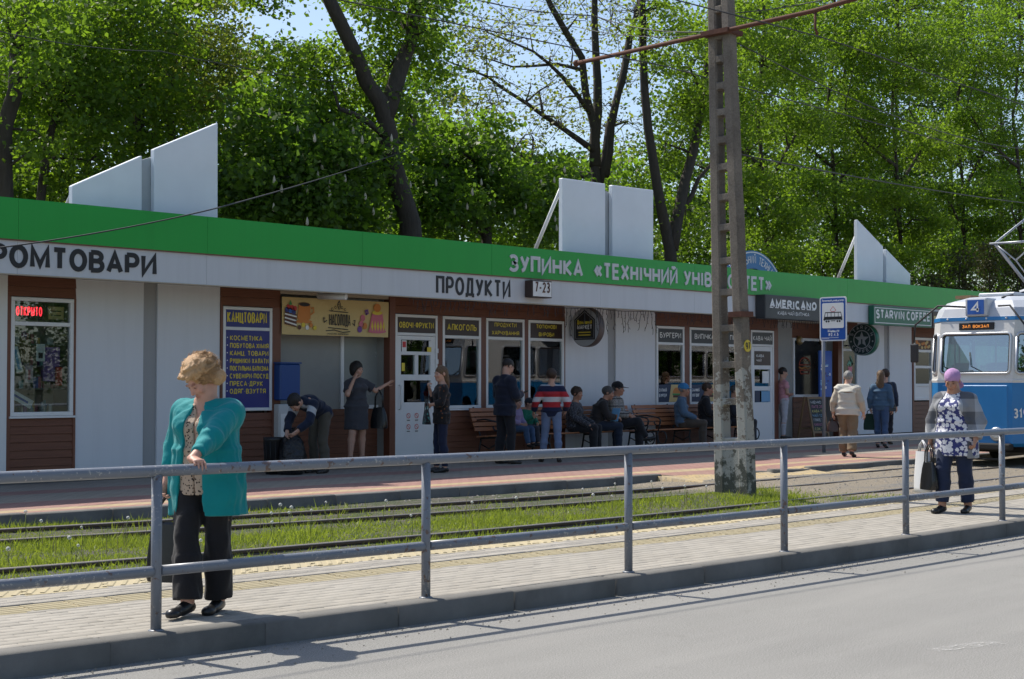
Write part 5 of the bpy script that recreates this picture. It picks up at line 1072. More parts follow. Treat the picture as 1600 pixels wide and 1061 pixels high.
# under frame, wheels
bx('underframe', TX+.5, TX+TL-.5, TY-.75, TY+.75, TZ+.22, TZ+.42, TDARK, tram); 
for q in (2.0, 3.8, 9.4, 11.2):
    for s in (-1, 1): MB().lathe([(.30, 0), (.33, .02), (.31, .09), (.26, .09), (.24, .06), (.08, .06)], (TX+q, TY+s*.48, TZ+.32), 24, 0, Matrix.Rotation(rad(-90*s), 3, 'X')).build('wheel', TDARK, tram)
for q in (2.9, 10.3): bx('bogie_frame', TX+q-1.2, TX+q+1.2, TY-.62, TY+.62, TZ+.2, TZ+.36, TDARK, tram)
MB().tube([(TX+.1, TY-.55, TZ+.36), (TX-.05, TY-.55, TZ+.12), (TX-.05, TY+.55, TZ+.12), (TX+.1, TY+.55, TZ+.36)], .022, 6).build('lifeguard', TDARK, tram)
for s in (-1, 1):
    for k, q in enumerate((1.25, 5.4, 9.6)): bx('door', TX+q, TX+q+1.15, TY+s*1.098-.012, TY+s*1.098+.012, TZ+.45, TZ+1.52, TBLUE, tram, bevel=.004)
    bx('door_edge', TX+.30, TX+.36, TY+1.0*s-.02, TY+1.0*s+.03, TZ+.45, TZ+1.5, ALU, tram)
# interior poles and seats seen through the glass
STEEL = M('yellow_grab_pole', (.45, .40, .14), .4)
for q, yy in ((1.6, -.3), (1.6, .35), (3.0, .3), (4.4, -.3)): MB().tube([(TX+q, TY+yy, TZ+.9), (TX+q, TY+yy, TZ+2.35)], .018, 6).build('grab_pole', STEEL, tram)
bx('drivers_desk', TX+.2, TX+.55, TY-.8, TY+.8, TZ+1.0, TZ+1.62, TIN, tram)
for i in range(7):
    for s in (-1, 1): mb = MB(); mb.box(TX+2.2+i*1.35, TX+2.65+i*1.35, TY+s*.72-.22, TY+s*.72+.22, TZ+1.25, TZ+1.32); mb.box(TX+2.6+i*1.35, TX+2.66+i*1.35, TY+s*.72-.22, TY+s*.72+.22, TZ+1.32, TZ+1.85); mb.build('seat', M('tram_seat_red', (.22, .05, .04), .5) if (i, s) == (0, -1) else bpy.data.materials['tram_seat_red'], tram)
# roof gear and pantograph
bx('roof_duct', TX+.9, TX+2.6, TY-.35, TY+.35, TZ+3.03, TZ+3.10, TROOF, tram, bevel=.02); bx('roof_walkway', TX+.7, TX+5.2, TY+.4, TY+.7, TZ+3.0, TZ+3.06, WOODL, tram)
MB().tube([(TX+.5, TY-.3, TZ+2.98), (TX+1.4, TY-.32, TZ+3.12), (TX+3.2, TY-.3, TZ+3.10)], .02, 6).build('cable', RUBB, tram); MB().lathe([(.30, 0), (.32, .03), (.32, .10), (.22, .13)], (TX+2.3, TY-.15, TZ+3.10), 20).build('resistor_cover', TROOF, tram)
for k in range(5): MB().lathe([(.05, 0), (.07, .03), (.05, .05), (.07, .08), (.05, .11)], (TX+2.6+.5*(k % 3), TY-.5+(k//3), TZ+3.04), 10).build('insulator', BRNP, tram)
pan = thing('pantograph', None, None); pan.parent = tram; pan.location = (3.4, 0, 3.05)
def tp(xx, yy, zz): return (TX+xx, TY+yy, TZ+zz)
for s in (-1, 1):
    MB().tube([tp(4.2, s*.62, 3.08), tp(1.75, s*.42, 4.08)], .032, 8).build('lower_arm', CHROME, pan); MB().tube([tp(1.75, s*.42, 4.08), tp(4.4, s*.30, 5.30)], .022, 8).build('upper_arm', CHROME, pan); MB().tube([tp(1.75, s*.42, 4.08), tp(1.72, 0, 3.74)], .014, 6).build('brace', CHROME, pan)
MB().tube([tp(1.75, -.52, 4.08), tp(1.75, .52, 4.08)], .022, 8).build('knee_bar', CHROME, pan); MB().tube([tp(2.9, 0, 3.1), tp(1.72, 0, 3.74)], .014, 6).build('control_rod', CHROME, pan)
MB().tube([tp(4.4, -.8, 5.28), tp(4.4, -.6, 5.34), tp(4.4, .6, 5.34), tp(4.4, .8, 5.28)], .025, 6).build('contact_strip', CHROME, pan)
bx('base_frame', *[q for p in ((TX+2.8, TX+4.4), (TY-.7, TY+.7), (TZ+3.0, TZ+3.06)) for q in p], CHROME, pan)
# ================================================================== people: bodies and clothes grown as one smooth surface from a posed skeleton
def vn(a): a = np.asarray(a, dtype=float); return a/(np.linalg.norm(a)+1e-12)
class Fld:
    def __init__(s, lo, hi, h):
        s.lo = np.asarray(lo, dtype=float); s.h = h; s.n = np.ceil((np.asarray(hi)-s.lo)/h).astype(int)+1
        s.D = np.full(s.n, 1.0, dtype=np.float32)
    def region(s, lo, hi, m):
        a = np.clip(((np.asarray(lo)-m-s.lo)/s.h).astype(int), 0, s.n-1); b = np.clip(((np.asarray(hi)+m-s.lo)/s.h).astype(int)+2, 1, s.n)
        sl = tuple(slice(a[i], b[i]) for i in range(3))
        g = [(s.lo[i]+s.h*np.arange(a[i], b[i])).astype(np.float32) for i in range(3)]
        return sl, np.stack(np.meshgrid(*g, indexing='ij'), axis=-1)
    def put(s, lo, hi, fn, k=.02, op='add'):
        sl, P = s.region(lo, hi, max(.03, k*1.5))
        if P.size == 0: return s
        d = fn(P).astype(np.float32); D = s.D[sl]
        if op == 'add':
            if k > 0: e = np.maximum(k-np.abs(D-d), 0)/k; s.D[sl] = np.minimum(D, d)-e*e*k*.25
            else: s.D[sl] = np.minimum(D, d)
        elif op == 'sub':
            d = -d
            if k > 0: e = np.maximum(k-np.abs(D-d), 0)/k; s.D[sl] = np.maximum(D, d)+e*e*k*.25
            else: s.D[sl] = np.maximum(D, d)
        return s
    def cone(s, a, b, ra, rb, k=.02, flat=False, op='add', ell=None):
        """tapered limb; ell=(axis, factor) thins it along one direction"""
        a = np.asarray(a, dtype=float); b = np.asarray(b, dtype=float); ab = b-a; L2 = ab @ ab+1e-12; L = math.sqrt(L2); ax = ab/L; r = max(ra, rb)
        def fn(P):
            q = P-a; t = (q @ ab)/L2; tc = np.clip(t, 0, 1); rad_ = q-tc[..., None]*ab
            if ell is not None: e = vn(ell[0]); c = rad_ @ e; rad_ = rad_+(c*(1/ell[1]-1))[..., None]*e
            R = ra+(rb-ra)*tc
            if not flat: return np.sqrt((rad_**2).sum(-1))-R
            al = (t-tc)*L; pr = rad_-(rad_ @ ax)[..., None]*ax; d2 = np.sqrt((pr**2).sum(-1))-R; z = np.abs(al)
            return np.where(z > 1e-6, np.sqrt(np.maximum(d2, 0)**2+z*z), d2)
        return s.put(np.minimum(a, b)-r, np.maximum(a, b)+r, fn, k, op)
    def ell(s, c, rad_, R=None, k=.02, op='add'):
        c = np.asarray(c, dtype=float); rad_ = np.asarray(rad_, dtype=float); R = np.eye(3) if R is None else np.asarray(R); m = rad_.max()
        def fn(P):
            q = (P-c) @ R; n = np.sqrt(((q/rad_)**2).sum(-1)); g = np.sqrt(((q/(rad_*rad_))**2).sum(-1)); return n*(n-1)/np.maximum(g, 1e-6)
        return s.put(c-m, c+m, fn, k, op)
    def loft(s, pts, lats, wx, wy, k=.03, fwds=None, wyb=None, grow=0.0):
        """elliptic sections swept along a spine; flat ends"""
        pts = [np.asarray(p, dtype=float) for p in pts]; n = len(pts)
        for i in range(n-1):
            a, b = pts[i], pts[i+1]; ab = b-a; L2 = ab @ ab; L = math.sqrt(L2); ax = ab/L
            m = max(wx[i], wx[i+1], wy[i], wy[i+1])+grow
            def fn(P, i=i, a=a, ab=ab, L2=L2, L=L, ax=ax):
                q = P-a; t = (q @ ab)/L2; tc = np.clip(t, 0, 1); u = tc
                l0, l1 = vn(lats[i]), vn(lats[i+1]); lat = vn(l0+l1); lat = vn(lat-ax*(lat @ ax)); fw = np.cross(ax, lat)
                rel = q-tc[..., None]*ab; X_ = rel @ lat; Y_ = rel @ fw
                W_ = wx[i]+(wx[i+1]-wx[i])*u+grow; H_ = wy[i]+(wy[i+1]-wy[i])*u+grow
                if wyb is not None: Hb = wyb[i]+(wyb[i+1]-wyb[i])*u+grow; H_ = np.where(Y_ > 0, H_, Hb)
                qn = np.sqrt((X_/W_)**2+(Y_/H_)**2); d2 = (qn-1)*np.minimum(W_, H_); z = np.abs(t-tc)*L
                return np.where(z > 1e-6, np.sqrt(np.maximum(d2, 0)**2+z*z), d2)
            s.put(np.minimum(a, b)-m, np.maximum(a, b)+m, fn, k if i else min(k, .03))
        return s
    def wrinkle(s, amp, f=(14, 14, 9), seed=0):
        m = np.abs(s.D) < .06; idx = np.argwhere(m); P = s.lo+idx*s.h; r = np.random.default_rng(seed); v = np.zeros(len(P))
        for j in range(5):
            w = r.normal(0, 1, 3)*np.asarray(f)*(1+.5*j); v += np.sin(P @ w+r.uniform(0, 6)+1.5*np.sin(P @ (w[::-1]*.4)))/(1+.6*j)
        s.D[m] += (v*amp*.5).astype(np.float32); return s
    def clip_below(s, z): s.D[:, :, :max(0, int((z-s.lo[2])/s.h))] = 1.0; return s
    def mesh(s):
        D = s.D; ins = D < 0; nx, ny, nz = D.shape; c = np.zeros((nx-1, ny-1, nz-1), dtype=np.int8)
        for dx in (0, 1):
            for dy in (0, 1):
                for dz in (0, 1): c += ins[dx:nx-1+dx, dy:ny-1+dy, dz:nz-1+dz]
        act = (c > 0) & (c < 8); idx = np.argwhere(act); m = len(idx)
        if m == 0: return np.zeros((0, 3)), np.zeros((0, 4), dtype=int)
        idm = np.full(act.shape, -1, dtype=np.int32); idm[act] = np.arange(m)
        acc = np.zeros((m, 3)); cnt = np.zeros(m); I, J, K_ = idx.T
        cor = [(a, b, d) for a in (0, 1) for b in (0, 1) for d in (0, 1)]
        for p in cor:
            for ax in range(3):
                if p[ax]: continue
                q = list(p); q[ax] = 1
                v0 = D[I+p[0], J+p[1], K_+p[2]]; v1 = D[I+q[0], J+q[1], K_+q[2]]; x_ = (v0 < 0) != (v1 < 0); t = np.where(x_, v0/(v0-v1+1e-12), 0)
                pt = np.tile(np.array(p, dtype=float), (m, 1)); pt[:, ax] += t; acc[x_] += pt[x_]; cnt[x_] += 1
        V = s.lo+(idx+acc/cnt[:, None])*s.h; Q = []
        for ax in range(3):
            a1, a2 = (ax+1) % 3, (ax+2) % 3; sl0 = [slice(None)]*3; sl1 = [slice(None)]*3; sl0[ax] = slice(0, -1); sl1[ax] = slice(1, None)
            ch = ins[tuple(sl0)] != ins[tuple(sl1)]; e = np.argwhere(ch); ok = (e[:, a1] > 0) & (e[:, a2] > 0) & (e[:, a1] < act.shape[a1]) & (e[:, a2] < act.shape[a2]); e = e[ok]
            o = []
            for (d1, d2) in ((-1, -1), (0, -1), (0, 0), (-1, 0)): w = e.copy(); w[:, a1] += d1; w[:, a2] += d2; o.append(idm[w[:, 0], w[:, 1], w[:, 2]])
            q = np.stack(o, axis=1); fl = ~ins[e[:, 0], e[:, 1], e[:, 2]]; q[fl] = q[fl][:, ::-1]; Q.append(q)
        Q = np.concatenate(Q); return V, Q[(Q >= 0).all(1)]

def cloth(name, col, rough=.85, var=.12, bump=.35, pat=None):
    """clothing material; pat(n) returns a colour socket from object coordinates"""
    n = NT(name); f = n.noise(9, 3, .6, obj=True); wv = n.noise(350, 2, .5, obj=True)
    c = pat(n) if pat else n.mix(f, tuple(q*(1-var) for q in col), tuple(min(1, q*(1+var)) for q in col))
    n.color(c).set(Roughness=rough, Specular_IOR_Level=.25); n.b.inputs['Sheen Weight'].default_value = .15; n.bump(n.math('ADD', n.math('MULTIPLY', f, 1.0), n.math('MULTIPLY', wv, .12)), bump, .02); return n.m
def skin_mat(name, col):
    n = NT(name); at = n.n('Attribute'); at.attribute_name = 'tone'; f = n.noise(30, 3, .6, obj=True)
    c = n.mix(f, tuple(q*.88 for q in col), col); c = n.mix(.999, c, at.outputs['Color'], 'MULTIPLY')
    n.color(c).set(Roughness=.5, Specular_IOR_Level=.4); n.b.inputs['Subsurface Weight'].default_value = .06; n.b.inputs['Subsurface Scale'].default_value = .01; n.bump(n.noise(120, 2, obj=True), .12, .004); return n.m
def hair_mat(name, c0, c1):
    n = NT(name); f = n.noise(5, 5, .75, vec=n.mapped(obj=True, scale=(22, 22, 5))); n.color(n.mix(f, c0, c1)).set(Roughness=.48, Specular_IOR_Level=.4).bump(f, .9, .012); return n.m
SK = skin_mat('skin', (.56, .33, .24)); SKT = skin_mat('skin_tanned', (.44, .23, .15)); SKP = skin_mat('skin_rosy', (.58, .32, .235))
HBLACK = hair_mat('hair_black', (.008, .007, .007), (.030, .024, .02)); HBROWN = hair_mat('hair_brown', (.025, .014, .008), (.075, .042, .024)); HGREY = hair_mat('hair_grey', (.13, .125, .12), (.34, .33, .31)); HBLOND = hair_mat('hair_ginger_blond', (.36, .18, .07), (.72, .46, .23)); HDGREY = hair_mat('hair_dark_grey', (.03, .028, .026), (.12, .11, .10)); HTIP = hair_mat('hair_light_brown', (.05, .028, .014), (.20, .12, .06))
SHOEB = M('black_leather', (.012, .012, .013), .35, var=.2, obj=True); SHOEW = M('white_trainer', (.45, .45, .44), .6, var=.1, obj=True); SHOED = M('dark_shoe', (.03, .024, .02), .5, var=.2, obj=True); SOLE = M('rubber_sole', (.06, .055, .05), .8)

def rotm(yaw, pitch, roll=0):          # columns: right, forward, up
    return np.array((Matrix.Rotation(rad(yaw), 3, 'Z') @ Matrix.Rotation(rad(pitch), 3, 'X') @ Matrix.Rotation(rad(roll), 3, 'Y')))
STAND = dict(pel=(0, 0, .95), wst=(0, .005, 1.09), cst=(0, 0, 1.27), nk=(0, -.015, 1.445), hd=(0, .015, 1.60), shl=(-.175, -.01, 1.385), shr=(.175, -.01, 1.385), ell=(-.225, -.03, 1.11), elr=(.225, -.03, 1.11), wrl=(-.235, .05, .87), wrr=(.235, .05, .87), hpl=(-.09, 0, .92), hpr=(.09, 0, .92), knl=(-.10, .015, .50), knr=(.10, .015, .50), anl=(-.105, -.03, .085), anr=(.105, -.03, .085), tol=(-.12, .15, .02), tor=(.12, .15, .02))
SIT = dict(pel=(0, 0, .56), wst=(0, -.03, .70), cst=(0, -.03, .89), nk=(0, 0, 1.06), hd=(0, .04, 1.21), shl=(-.175, -.01, 1.0), shr=(.175, -.01, 1.0), ell=(-.23, .03, .75), elr=(.23, .03, .75), wrl=(-.10, .24, .66), wrr=(.10, .24, .66), hpl=(-.09, .02, .54), hpr=(.09, .02, .54), knl=(-.12, .43, .53), knr=(.12, .43, .53), anl=(-.12, .42, .09), anr=(.12, .42, .09), tol=(-.14, .60, .02), tor=(.14, .60, .02))
HEAD_SC = 1.03
def head_field(F, c, R, s, fem):
    """skull, face and ears in the head frame R at centre c (eye level)"""
    c = np.asarray(c, dtype=float); T = lambda x_, y_, z_: c+R @ (np.array([x_, y_, z_])*s)
    E = lambda p, r, k=.02, op='add': F.ell(T(*p), np.array(r)*s, R, k, op)
    E((0, -.018, .035), (.076, .098, .088), 0); E((0, .03, -.045), (.060, .062, .068), .03); E((0, .055, -.012), (.060, .042, .045), .02)
    E((0, .070, -.098), (.026, .022, .020), .025)
    for q in (-1, 1):
        E((q*.040, .072, -.028), (.022, .018, .020), .02); E((q*.033, .096, .006), (.016, .013, .0105), .012, 'sub'); E((q*.033, .0835, .004), (.0145, .012, .009), .004)
        E((q*.032, .090, .026), (.022, .012, .007), .012); E((q*.080, -.012, -.004), (.010, .022, .032), .008); E((q*.013, .098, -.036), (.010, .011, .009), .008)
    F.cone(T(0, .088, .012), T(0, .114, -.028), .009*s, .0125*s, .010); E((0, .094, -.062), (.024, .012, .006), .006); E((0, .0935, -.074), (.021, .012, .007), .006); E((0, .104, -.0675), (.022, .010, .0014), .003, 'sub')
def tone_of(V, c, R, s, lips=(.80, .55, .52), brow=(.35, .28, .22), blush=.0):
    q = ((V-np.asarray(c)) @ R)/s; t = np.ones((len(V), 3))
    def spot(p, r): return np.exp(-(((q-np.array(p))/np.array(r))**2).sum(1)*1.2)
    def app(w, col):
        nonlocal t
        t = t*(1-w[:, None])+t*np.array(col)*w[:, None]
    face = q[:, 1] > .05
    app(np.clip(spot((0, .098, -.068), (.024, .02, .011))*1.3, 0, 1)*face, lips)
    for d in (-1, 1):
        app(np.clip(spot((d*.033, .095, .029), (.020, .02, .005))*1.3, 0, 1)*face, brow); app(np.clip(spot((d*.033, .09, .004), (.014, .02, .006))*1.25, 0, 1)*face, (.34, .27, .25)); app(np.clip(spot((d*.033, .096, .004), (.006, .02, .006))*1.4, 0, 1)*face, (.16, .14, .13)); app(spot((d*.045, .08, -.03), (.025, .03, .022))*.6*face, (1.06, .80, .76)); app(np.clip(spot((d*.033, .09, -.012), (.02, .02, .007)), 0, 1)*.5*face, (.82, .76, .74))
    app(spot((0, .115, -.03), (.018, .02, .016))*.6*face, (1.0, .82, .78)); app(np.clip(spot((0, .09, -.105), (.05, .05, .012)), 0, 1)*.3, (.85, .8, .78))
    return t
def hand(F, w, e, curl, side, palm, s, spread=1.0, dirv=None):
    """palm and five bent fingers; e->w is the forearm, palm = direction the palm faces"""
    w = np.asarray(w, dtype=float); d = vn(w-np.asarray(e)) if dirv is None else vn(dirv); pn = vn(palm); pn = vn(pn-d*(pn @ d)); lat = np.cross(d, pn)*side
    F.cone(w-d*.02, w+d*.03, .026*s, .028*s, .01, ell=(pn, .72)); F.cone(w+d*.028, w+d*.078*s, .033*s, .036*s, .012, ell=(pn, .46))
    for i, (o, L, r_) in enumerate(((-.029, .072, .0088), (-.0098, .080, .0092), (.0098, .076, .0088), (.028, .060, .0078))):
        p = w+(d*.082+lat*o*spread)*s; cdir = d; a = 0.0
        for j, fr in enumerate((.45, .31, .24)):
            a += rad(curl*(1.0, 1.15, .8)[j])+rad(4*i if curl > 20 else 0)*.3; cd = d*math.cos(a)+pn*math.sin(a)+lat*o*.8; q = p+vn(cd)*L*fr*s; F.cone(p, q, r_*s*(1-.07*j), r_*s*(.96-.09*j), .003); p = q
    p = w+(d*.022-lat*.026)*s; q = p+vn(d*.55-lat*.62+pn*.35)*.040*s; F.cone(p, q, .0125*s, .0105*s, .01); q2 = q+vn(d*.85-lat*.12+pn*(.25+curl*.008))*.032*s; F.cone(q, q2, .0105*s, .0092*s, .004); F.cone(q2, q2+vn(d*.9+lat*.2+pn*(.3+curl*.012))*.024*s, .0092*s, .0078*s, .003)
def put_obj(name, V, Q, m, parent, tone=None):
    me = fast_mesh(name, V, Q, m, True)
    if tone is not None:
        at = me.color_attributes.new('tone', 'FLOAT_COLOR', 'POINT'); c = np.ones((len(me.vertices), 4), dtype=np.float32); c[:len(tone), :3] = tone[:len(me.vertices)]; at.data.foreach_set('color', c.ravel())
    return link_mesh(name, me, parent)
def person(label, loc, face, H=1.68, base=STAND, pose=None, st=1.0, fem=False, skin=None, head=(0, 0, 0), wear=None, hair=None, h=.011, hands=None, hs=1.0, extra=None, shoes=SHOED, bare_feet=False, tones={}):
    """face = heading in degrees from +X. wear: list of (kind, material, options). st = stoutness"""
    t = thing('person', label, 'person', loc, rad(face-90), group='people at the tram stop'); k = H/1.72
    J = {a: np.array(b, dtype=float)*k for a, b in base.items()}
    for a, b in (pose or {}).items(): J[a] = np.array(b, dtype=float)*k
    for sd in 'lr': J['sh'+sd] = J['sh'+sd]*np.array([.95, 1, 1])-vn(J['nk']-J['cst'])*.030*k
    skin = skin or SK; lo = np.min(list(J.values()), axis=0)-.30*k; hi = np.max(list(J.values()), axis=0)+.30*k; lo[2] = max(lo[2], -.03)
    R = rotm(*head); hsz = k*HEAD_SC*hs; hc = J['hd']
    lat_s = vn(J['shr']-J['shl']); lat_h = vn(J['hpr']-J['hpl']); mid = vn(lat_s+lat_h); sx = st; fy = 1+(st-1)*1.25
    up = vn(J['nk']-J['pel'])
    spine = [J['pel']-up*.10*k, J['pel'], J['wst'], J['cst'], J['cst']*.5+J['nk']*.5, J['nk']]; lats = [lat_h, lat_h, mid, lat_s, lat_s, lat_s]
    wx = np.array([.135, .165, .140, .160, .140, .070])*k*np.array([sx, sx, sx*(1.04 if st > 1.15 else 1), 1+(sx-1)*.8, 1+(sx-1)*.5, 1]); wy = np.array([.085, .108, .100, .112, .080, .055])*k*np.array([fy, fy, fy*(1.08 if st > 1.15 else 1), 1+(fy-1)*.9, 1, 1])
    if fem: wx[1] *= 1.05; wx[3] *= .93; wx[4] *= .92
    def torso(F, grow, i0=0, i1=6): F.loft(spine[i0:i1], lats[i0:i1], wx[i0:i1], wy[i0:i1], .05*k, grow=grow)
    def bust(F, grow):
        if fem:
            fw = np.cross(up, lat_s)*-1; fw = np.cross(lat_s, up)*-1
            fwd = np.cross(up, lat_s); fwd = fwd if fwd @ np.array([0, 1, 0]) > 0 else -fwd
            for q in (-1, 1): F.ell(J['cst']*.9+J['nk']*.1+lat_s*q*.068*k*sx+fwd*(.085*k*fy-.01)-up*.02*k, np.array([.066, .055, .062])*k*(.8+.35*(st-1)*2)+grow, None, .05)
    ar = np.array([.048, .041, .037, .027])*k*(1+(st-1)*.65)*(.92 if fem else 1.05); lr = np.array([.088, .058, .056, .036])*k*(1+(st-1)*.75)
    def arm(F, sd, grow, to=1.0, flat=False, g2=None, k_=.03):
        sh, el, wr = J['sh'+sd], J['el'+sd], J['wr'+sd]; g2 = grow if g2 is None else g2
        F.cone(J['cst']*.3+J['nk']*.7*1.0, sh, .045*k+grow*.5, ar[0]*1.02+grow*.9, .05*k)
        F.cone(sh, el if to > 1 else el, ar[0]*1.08+grow, ar[1]+grow, k_)
        if to > .5:
            u = min(1, (to-.5)*2); e2 = el+(wr-el)*u; F.cone(el, e2, ar[2]*1.04+grow, ar[2]+(ar[3]-ar[2])*u+g2, .02, flat=flat)
    def half_arm(F, sd, grow, u, flare=0.0):
        sh, el = J['sh'+sd], J['el'+sd]; F.cone(J['cst']*.3+J['nk']*.7, sh, .045*k+grow*.5, ar[0]*1.02+grow*.9, .05*k); F.cone(sh, sh+(el-sh)*u, ar[0]*1.08+grow, ar[0]+(ar[1]-ar[0])*u+grow+flare, .02, flat=True)
    def leg(F, sd, grow, to=1.0, g2=None, k_=.03, flat=False):
        hp, kn, an = J['hp'+sd], J['kn'+sd], J['an'+sd]; g2 = grow if g2 is None else g2
        if to <= .5: F.cone(hp, hp+(kn-hp)*to*2, lr[0]+grow, lr[0]+(lr[1]-lr[0])*to*2+g2, k_, flat=True); return
        u = (to-.5)*2; F.cone(hp, kn, lr[0]+grow, lr[1]+grow, k_); cf = kn*.68+an*.32-np.array([0, .012, 0])*k
        e2 = kn+(an-kn)*u; F.cone(kn, cf, lr[1]*.96+grow, lr[2]*1.04+grow+(g2-grow)*.3, .02); F.cone(cf, e2, lr[2]*1.04+grow+(g2-grow)*.3, (lr[3] if u >= .95 else lr[2]*.85)+g2, .02, flat=flat)
    # ---- the body itself, one surface
    F = Fld(lo, hi, h); torso(F, 0); bust(F, 0)
    for sd, q in (('l', -1), ('r', 1)):
        arm(F, sd, 0); leg(F, sd, 0); an, to_ = J['an'+sd], J['to'+sd]; heel = an+vn(an-to_)*.02*k*np.array([1, 1, 0])-np.array([0, 0, .045*k]); F.cone(an, heel, .034*k, .030*k, .02); F.cone(heel, to_, .030*k, .022*k, .02)
        fwp = vn(J['to'+sd]-J['an'+sd]); hd_ = (hands or {}).get(sd, {})
        hand(F, J['wr'+sd], J['el'+sd], hd_.get('curl', 18), q, hd_.get('palm', (-q*1.0, .2, .1)), k*(1.0 if not fem else .93)*hd_.get('s', 1.0)*(1.0 if h < .009 else 1.08), hd_.get('spread', 1.0), hd_.get('dir'))
    F.cone(J['nk']-up*.03*k, hc+R @ np.array([0, -.022, -.06])*hsz, .058*k*(1+(st-1)*.6), .050*k*(1+(st-1)*.7), .03); head_field(F, hc, R, hsz, fem)
    if st > 1.25: F.ell(hc+R @ np.array([0, .035, -.105])*hsz, np.array([.055, .050, .034])*hsz, R, .03)
    V, Q = F.mesh(); body = put_obj('body', V, Q, skin, t, tone_of(V, hc, R, hsz, **tones))
    # ---- clothes
    for kind, m, o in (wear or []):
        g = o.get('g', .012); F = Fld(lo-.12, hi+.12, o.get('h', h)); wr_ = o.get('wr', .006)
        if kind in ('top', 'tee', 'jacket'):
            torso(F, g, 0 if o.get('long', True) else 1, 5 if o.get('open_neck', True) else 6); bust(F, g*.8)
            if o.get('collar'): F.cone(spine[4], J['nk']+up*.01, .085*k+g, .066*k+g*.6, .02, flat=True)
            else: F.loft([spine[4], spine[4]*.42+J['nk']*.58], lats[4:6], [wx[4], .088*k], [wy[4], .066*k], .03, grow=g)
            if o.get('hem'):                              # skirt of a long top
                pt = spine[0]-up*o['hem']*k; F.loft([pt, spine[1]], [lat_h, lat_h], [wx[1]*o.get('flare', 1.02)]*2, [wy[1]*o.get('flare', 1.02)*1.04]*2, .04, grow=g)
            for sd in 'lr':
                if kind == 'tee': half_arm(F, sd, g+.004, o.get('sleeve', .6), .008)
                else: arm(F, sd, o.get('sg', g+.003), o.get('sleeve', .97), True, g2=o.get('cg', g+.006))
            if o.get('hood'): F.ell(J['nk']+np.array([0, -.07, -.01])*k, np.array([.11, .055, .08])*k, None, .03)
        elif kind == 'dress':
            torso(F, g, 0, 5); bust(F, g); F.loft(spine[4:6], lats[4:6], [wx[4], .085*k], [wy[4], .06*k], .02, grow=g)
            pt = J['pel']-np.array([0, 0, o.get('len', .42)])*k; F.loft([pt, spine[1]], [lat_h, lat_h], [wx[1]*1.0+.01, wx[1]], [wy[1]*1.25, wy[1]], .05, grow=g)
            for sd in 'lr': half_arm(F, sd, g+.006, .75, .012)
        elif kind in ('trousers', 'shorts'):
            F.loft([spine[0], spine[1], J['wst']*.55+J['pel']*.45], [lat_h]*3, [wx[0]*1.04, wx[1], wx[1]*.3+wx[2]*.7], [wy[0]*1.04, wy[1], wy[2]*.7+wy[1]*.3], .05, grow=g)
            for sd in 'lr': leg(F, sd, g, o.get('to', .975), g2=o.get('cuff', g+.008), flat=True)
        elif kind == 'skirt':
            pt = J['pel']-np.array([0, 0, o.get('len', .5)])*k; F.loft([pt, spine[1], J['wst']*.5+J['pel']*.5], [lat_h]*3, [wx[1]*o.get('flare', 1.15), wx[1], wx[2]], [wy[1]*o.get('flare', 1.15)*1.1, wy[1], wy[2]], .04, grow=g)
            for sd in 'lr': leg(F, sd, g, .45)
        if o.get('cut'): o['cut'](F, J, k, spine, lat_s)
        if wr_: F.wrinkle(wr_, o.get('wf', (10, 10, 16)), o.get('seed', 3))
        V, Q = F.mesh(); put_obj(o.get('name', {'top': 'jumper', 'tee': 'shirt', 'jacket': 'jacket', 'dress': 'dress', 'trousers': 'trousers', 'shorts': 'shorts', 'skirt': 'skirt'}[kind]), V, Q, m, t)
    # ---- shoes
    for sd in 'lr':
        an, to_ = J['an'+sd], J['to'+sd]; F = Fld(np.minimum(an, to_)-.12*k, np.maximum(an, to_)+.12*k, min(h, .009)); fw = vn((to_-an)*np.array([1, 1, .6])); heel = an-fw*.035*k-np.array([0, 0, .048*k])
        F.cone(heel, to_-fw*.01, .036*k, .032*k, .01); F.cone(an-np.array([0, 0, .02])*k, heel*.5+to_*.5, .042*k, .036*k, .02); F.ell(to_-fw*.02*k, np.array([.043, .05, .03])*k, None, .02)
        V, Q = F.mesh(); V[:, 2] = np.maximum(V[:, 2], min(an[2]-.085*k, to_[2]-.02*k)+.002); put_obj('shoe', V, Q, shoes, t)
    # ---- hair or hat
    if hair:
        sty, m = hair[0], hair[1]; c = hc; T = lambda *p: c+R @ (np.array(p)*hsz); ext = .42 if sty in ('long', 'long_front') else .22
        F = Fld(c-ext*k, c+.22*k, min(h, .007)); E = lambda p, r, k_=.02, op='add': F.ell(T(*p), np.array(r)*hsz, R, k_, op)
        if sty in ('short', 'buzz', 'cropped'):
            e = {'short': .008, 'buzz': .003, 'cropped': .018}[sty]; E((0, -.022, .040), (.077+e, .100+e, .088+e), 0); E((0, .105, -.02), (.080, .075, .075), .015, 'sub'); E((0, -.05, -.125), (.12, .12, .075), .01, 'sub')
            for q in (-1, 1): E((q*.085, .0, -.03), (.02, .035, .045), .01, 'sub')
        elif sty == 'bob':
            E((0, -.025, .035), (.100, .112, .108), 0); E((0, -.05, -.05), (.088, .075, .075), .04); E((0, .118, -.045), (.072, .075, .095), .02, 'sub')
            for q in (-1, 1): E((q*.085, -.02, -.03), (.030, .05, .06), .03)
        elif sty == 'curly':
            r = np.random.default_rng(4); E((0, -.030, .048), (.090, .107, .098), 0)
            for i in range(46):
                a, b = r.uniform(0, 2*np.pi), r.uniform(-.5, 1.45); p = np.array([.093*np.cos(b)*np.cos(a), -.032+.112*np.cos(b)*np.sin(a), .046+.100*np.sin(b)])
                if p[1] > .055 and p[2] < .085: continue
                E(p, np.array([.028, .032, .010])*r.uniform(.8, 1.2), .022)
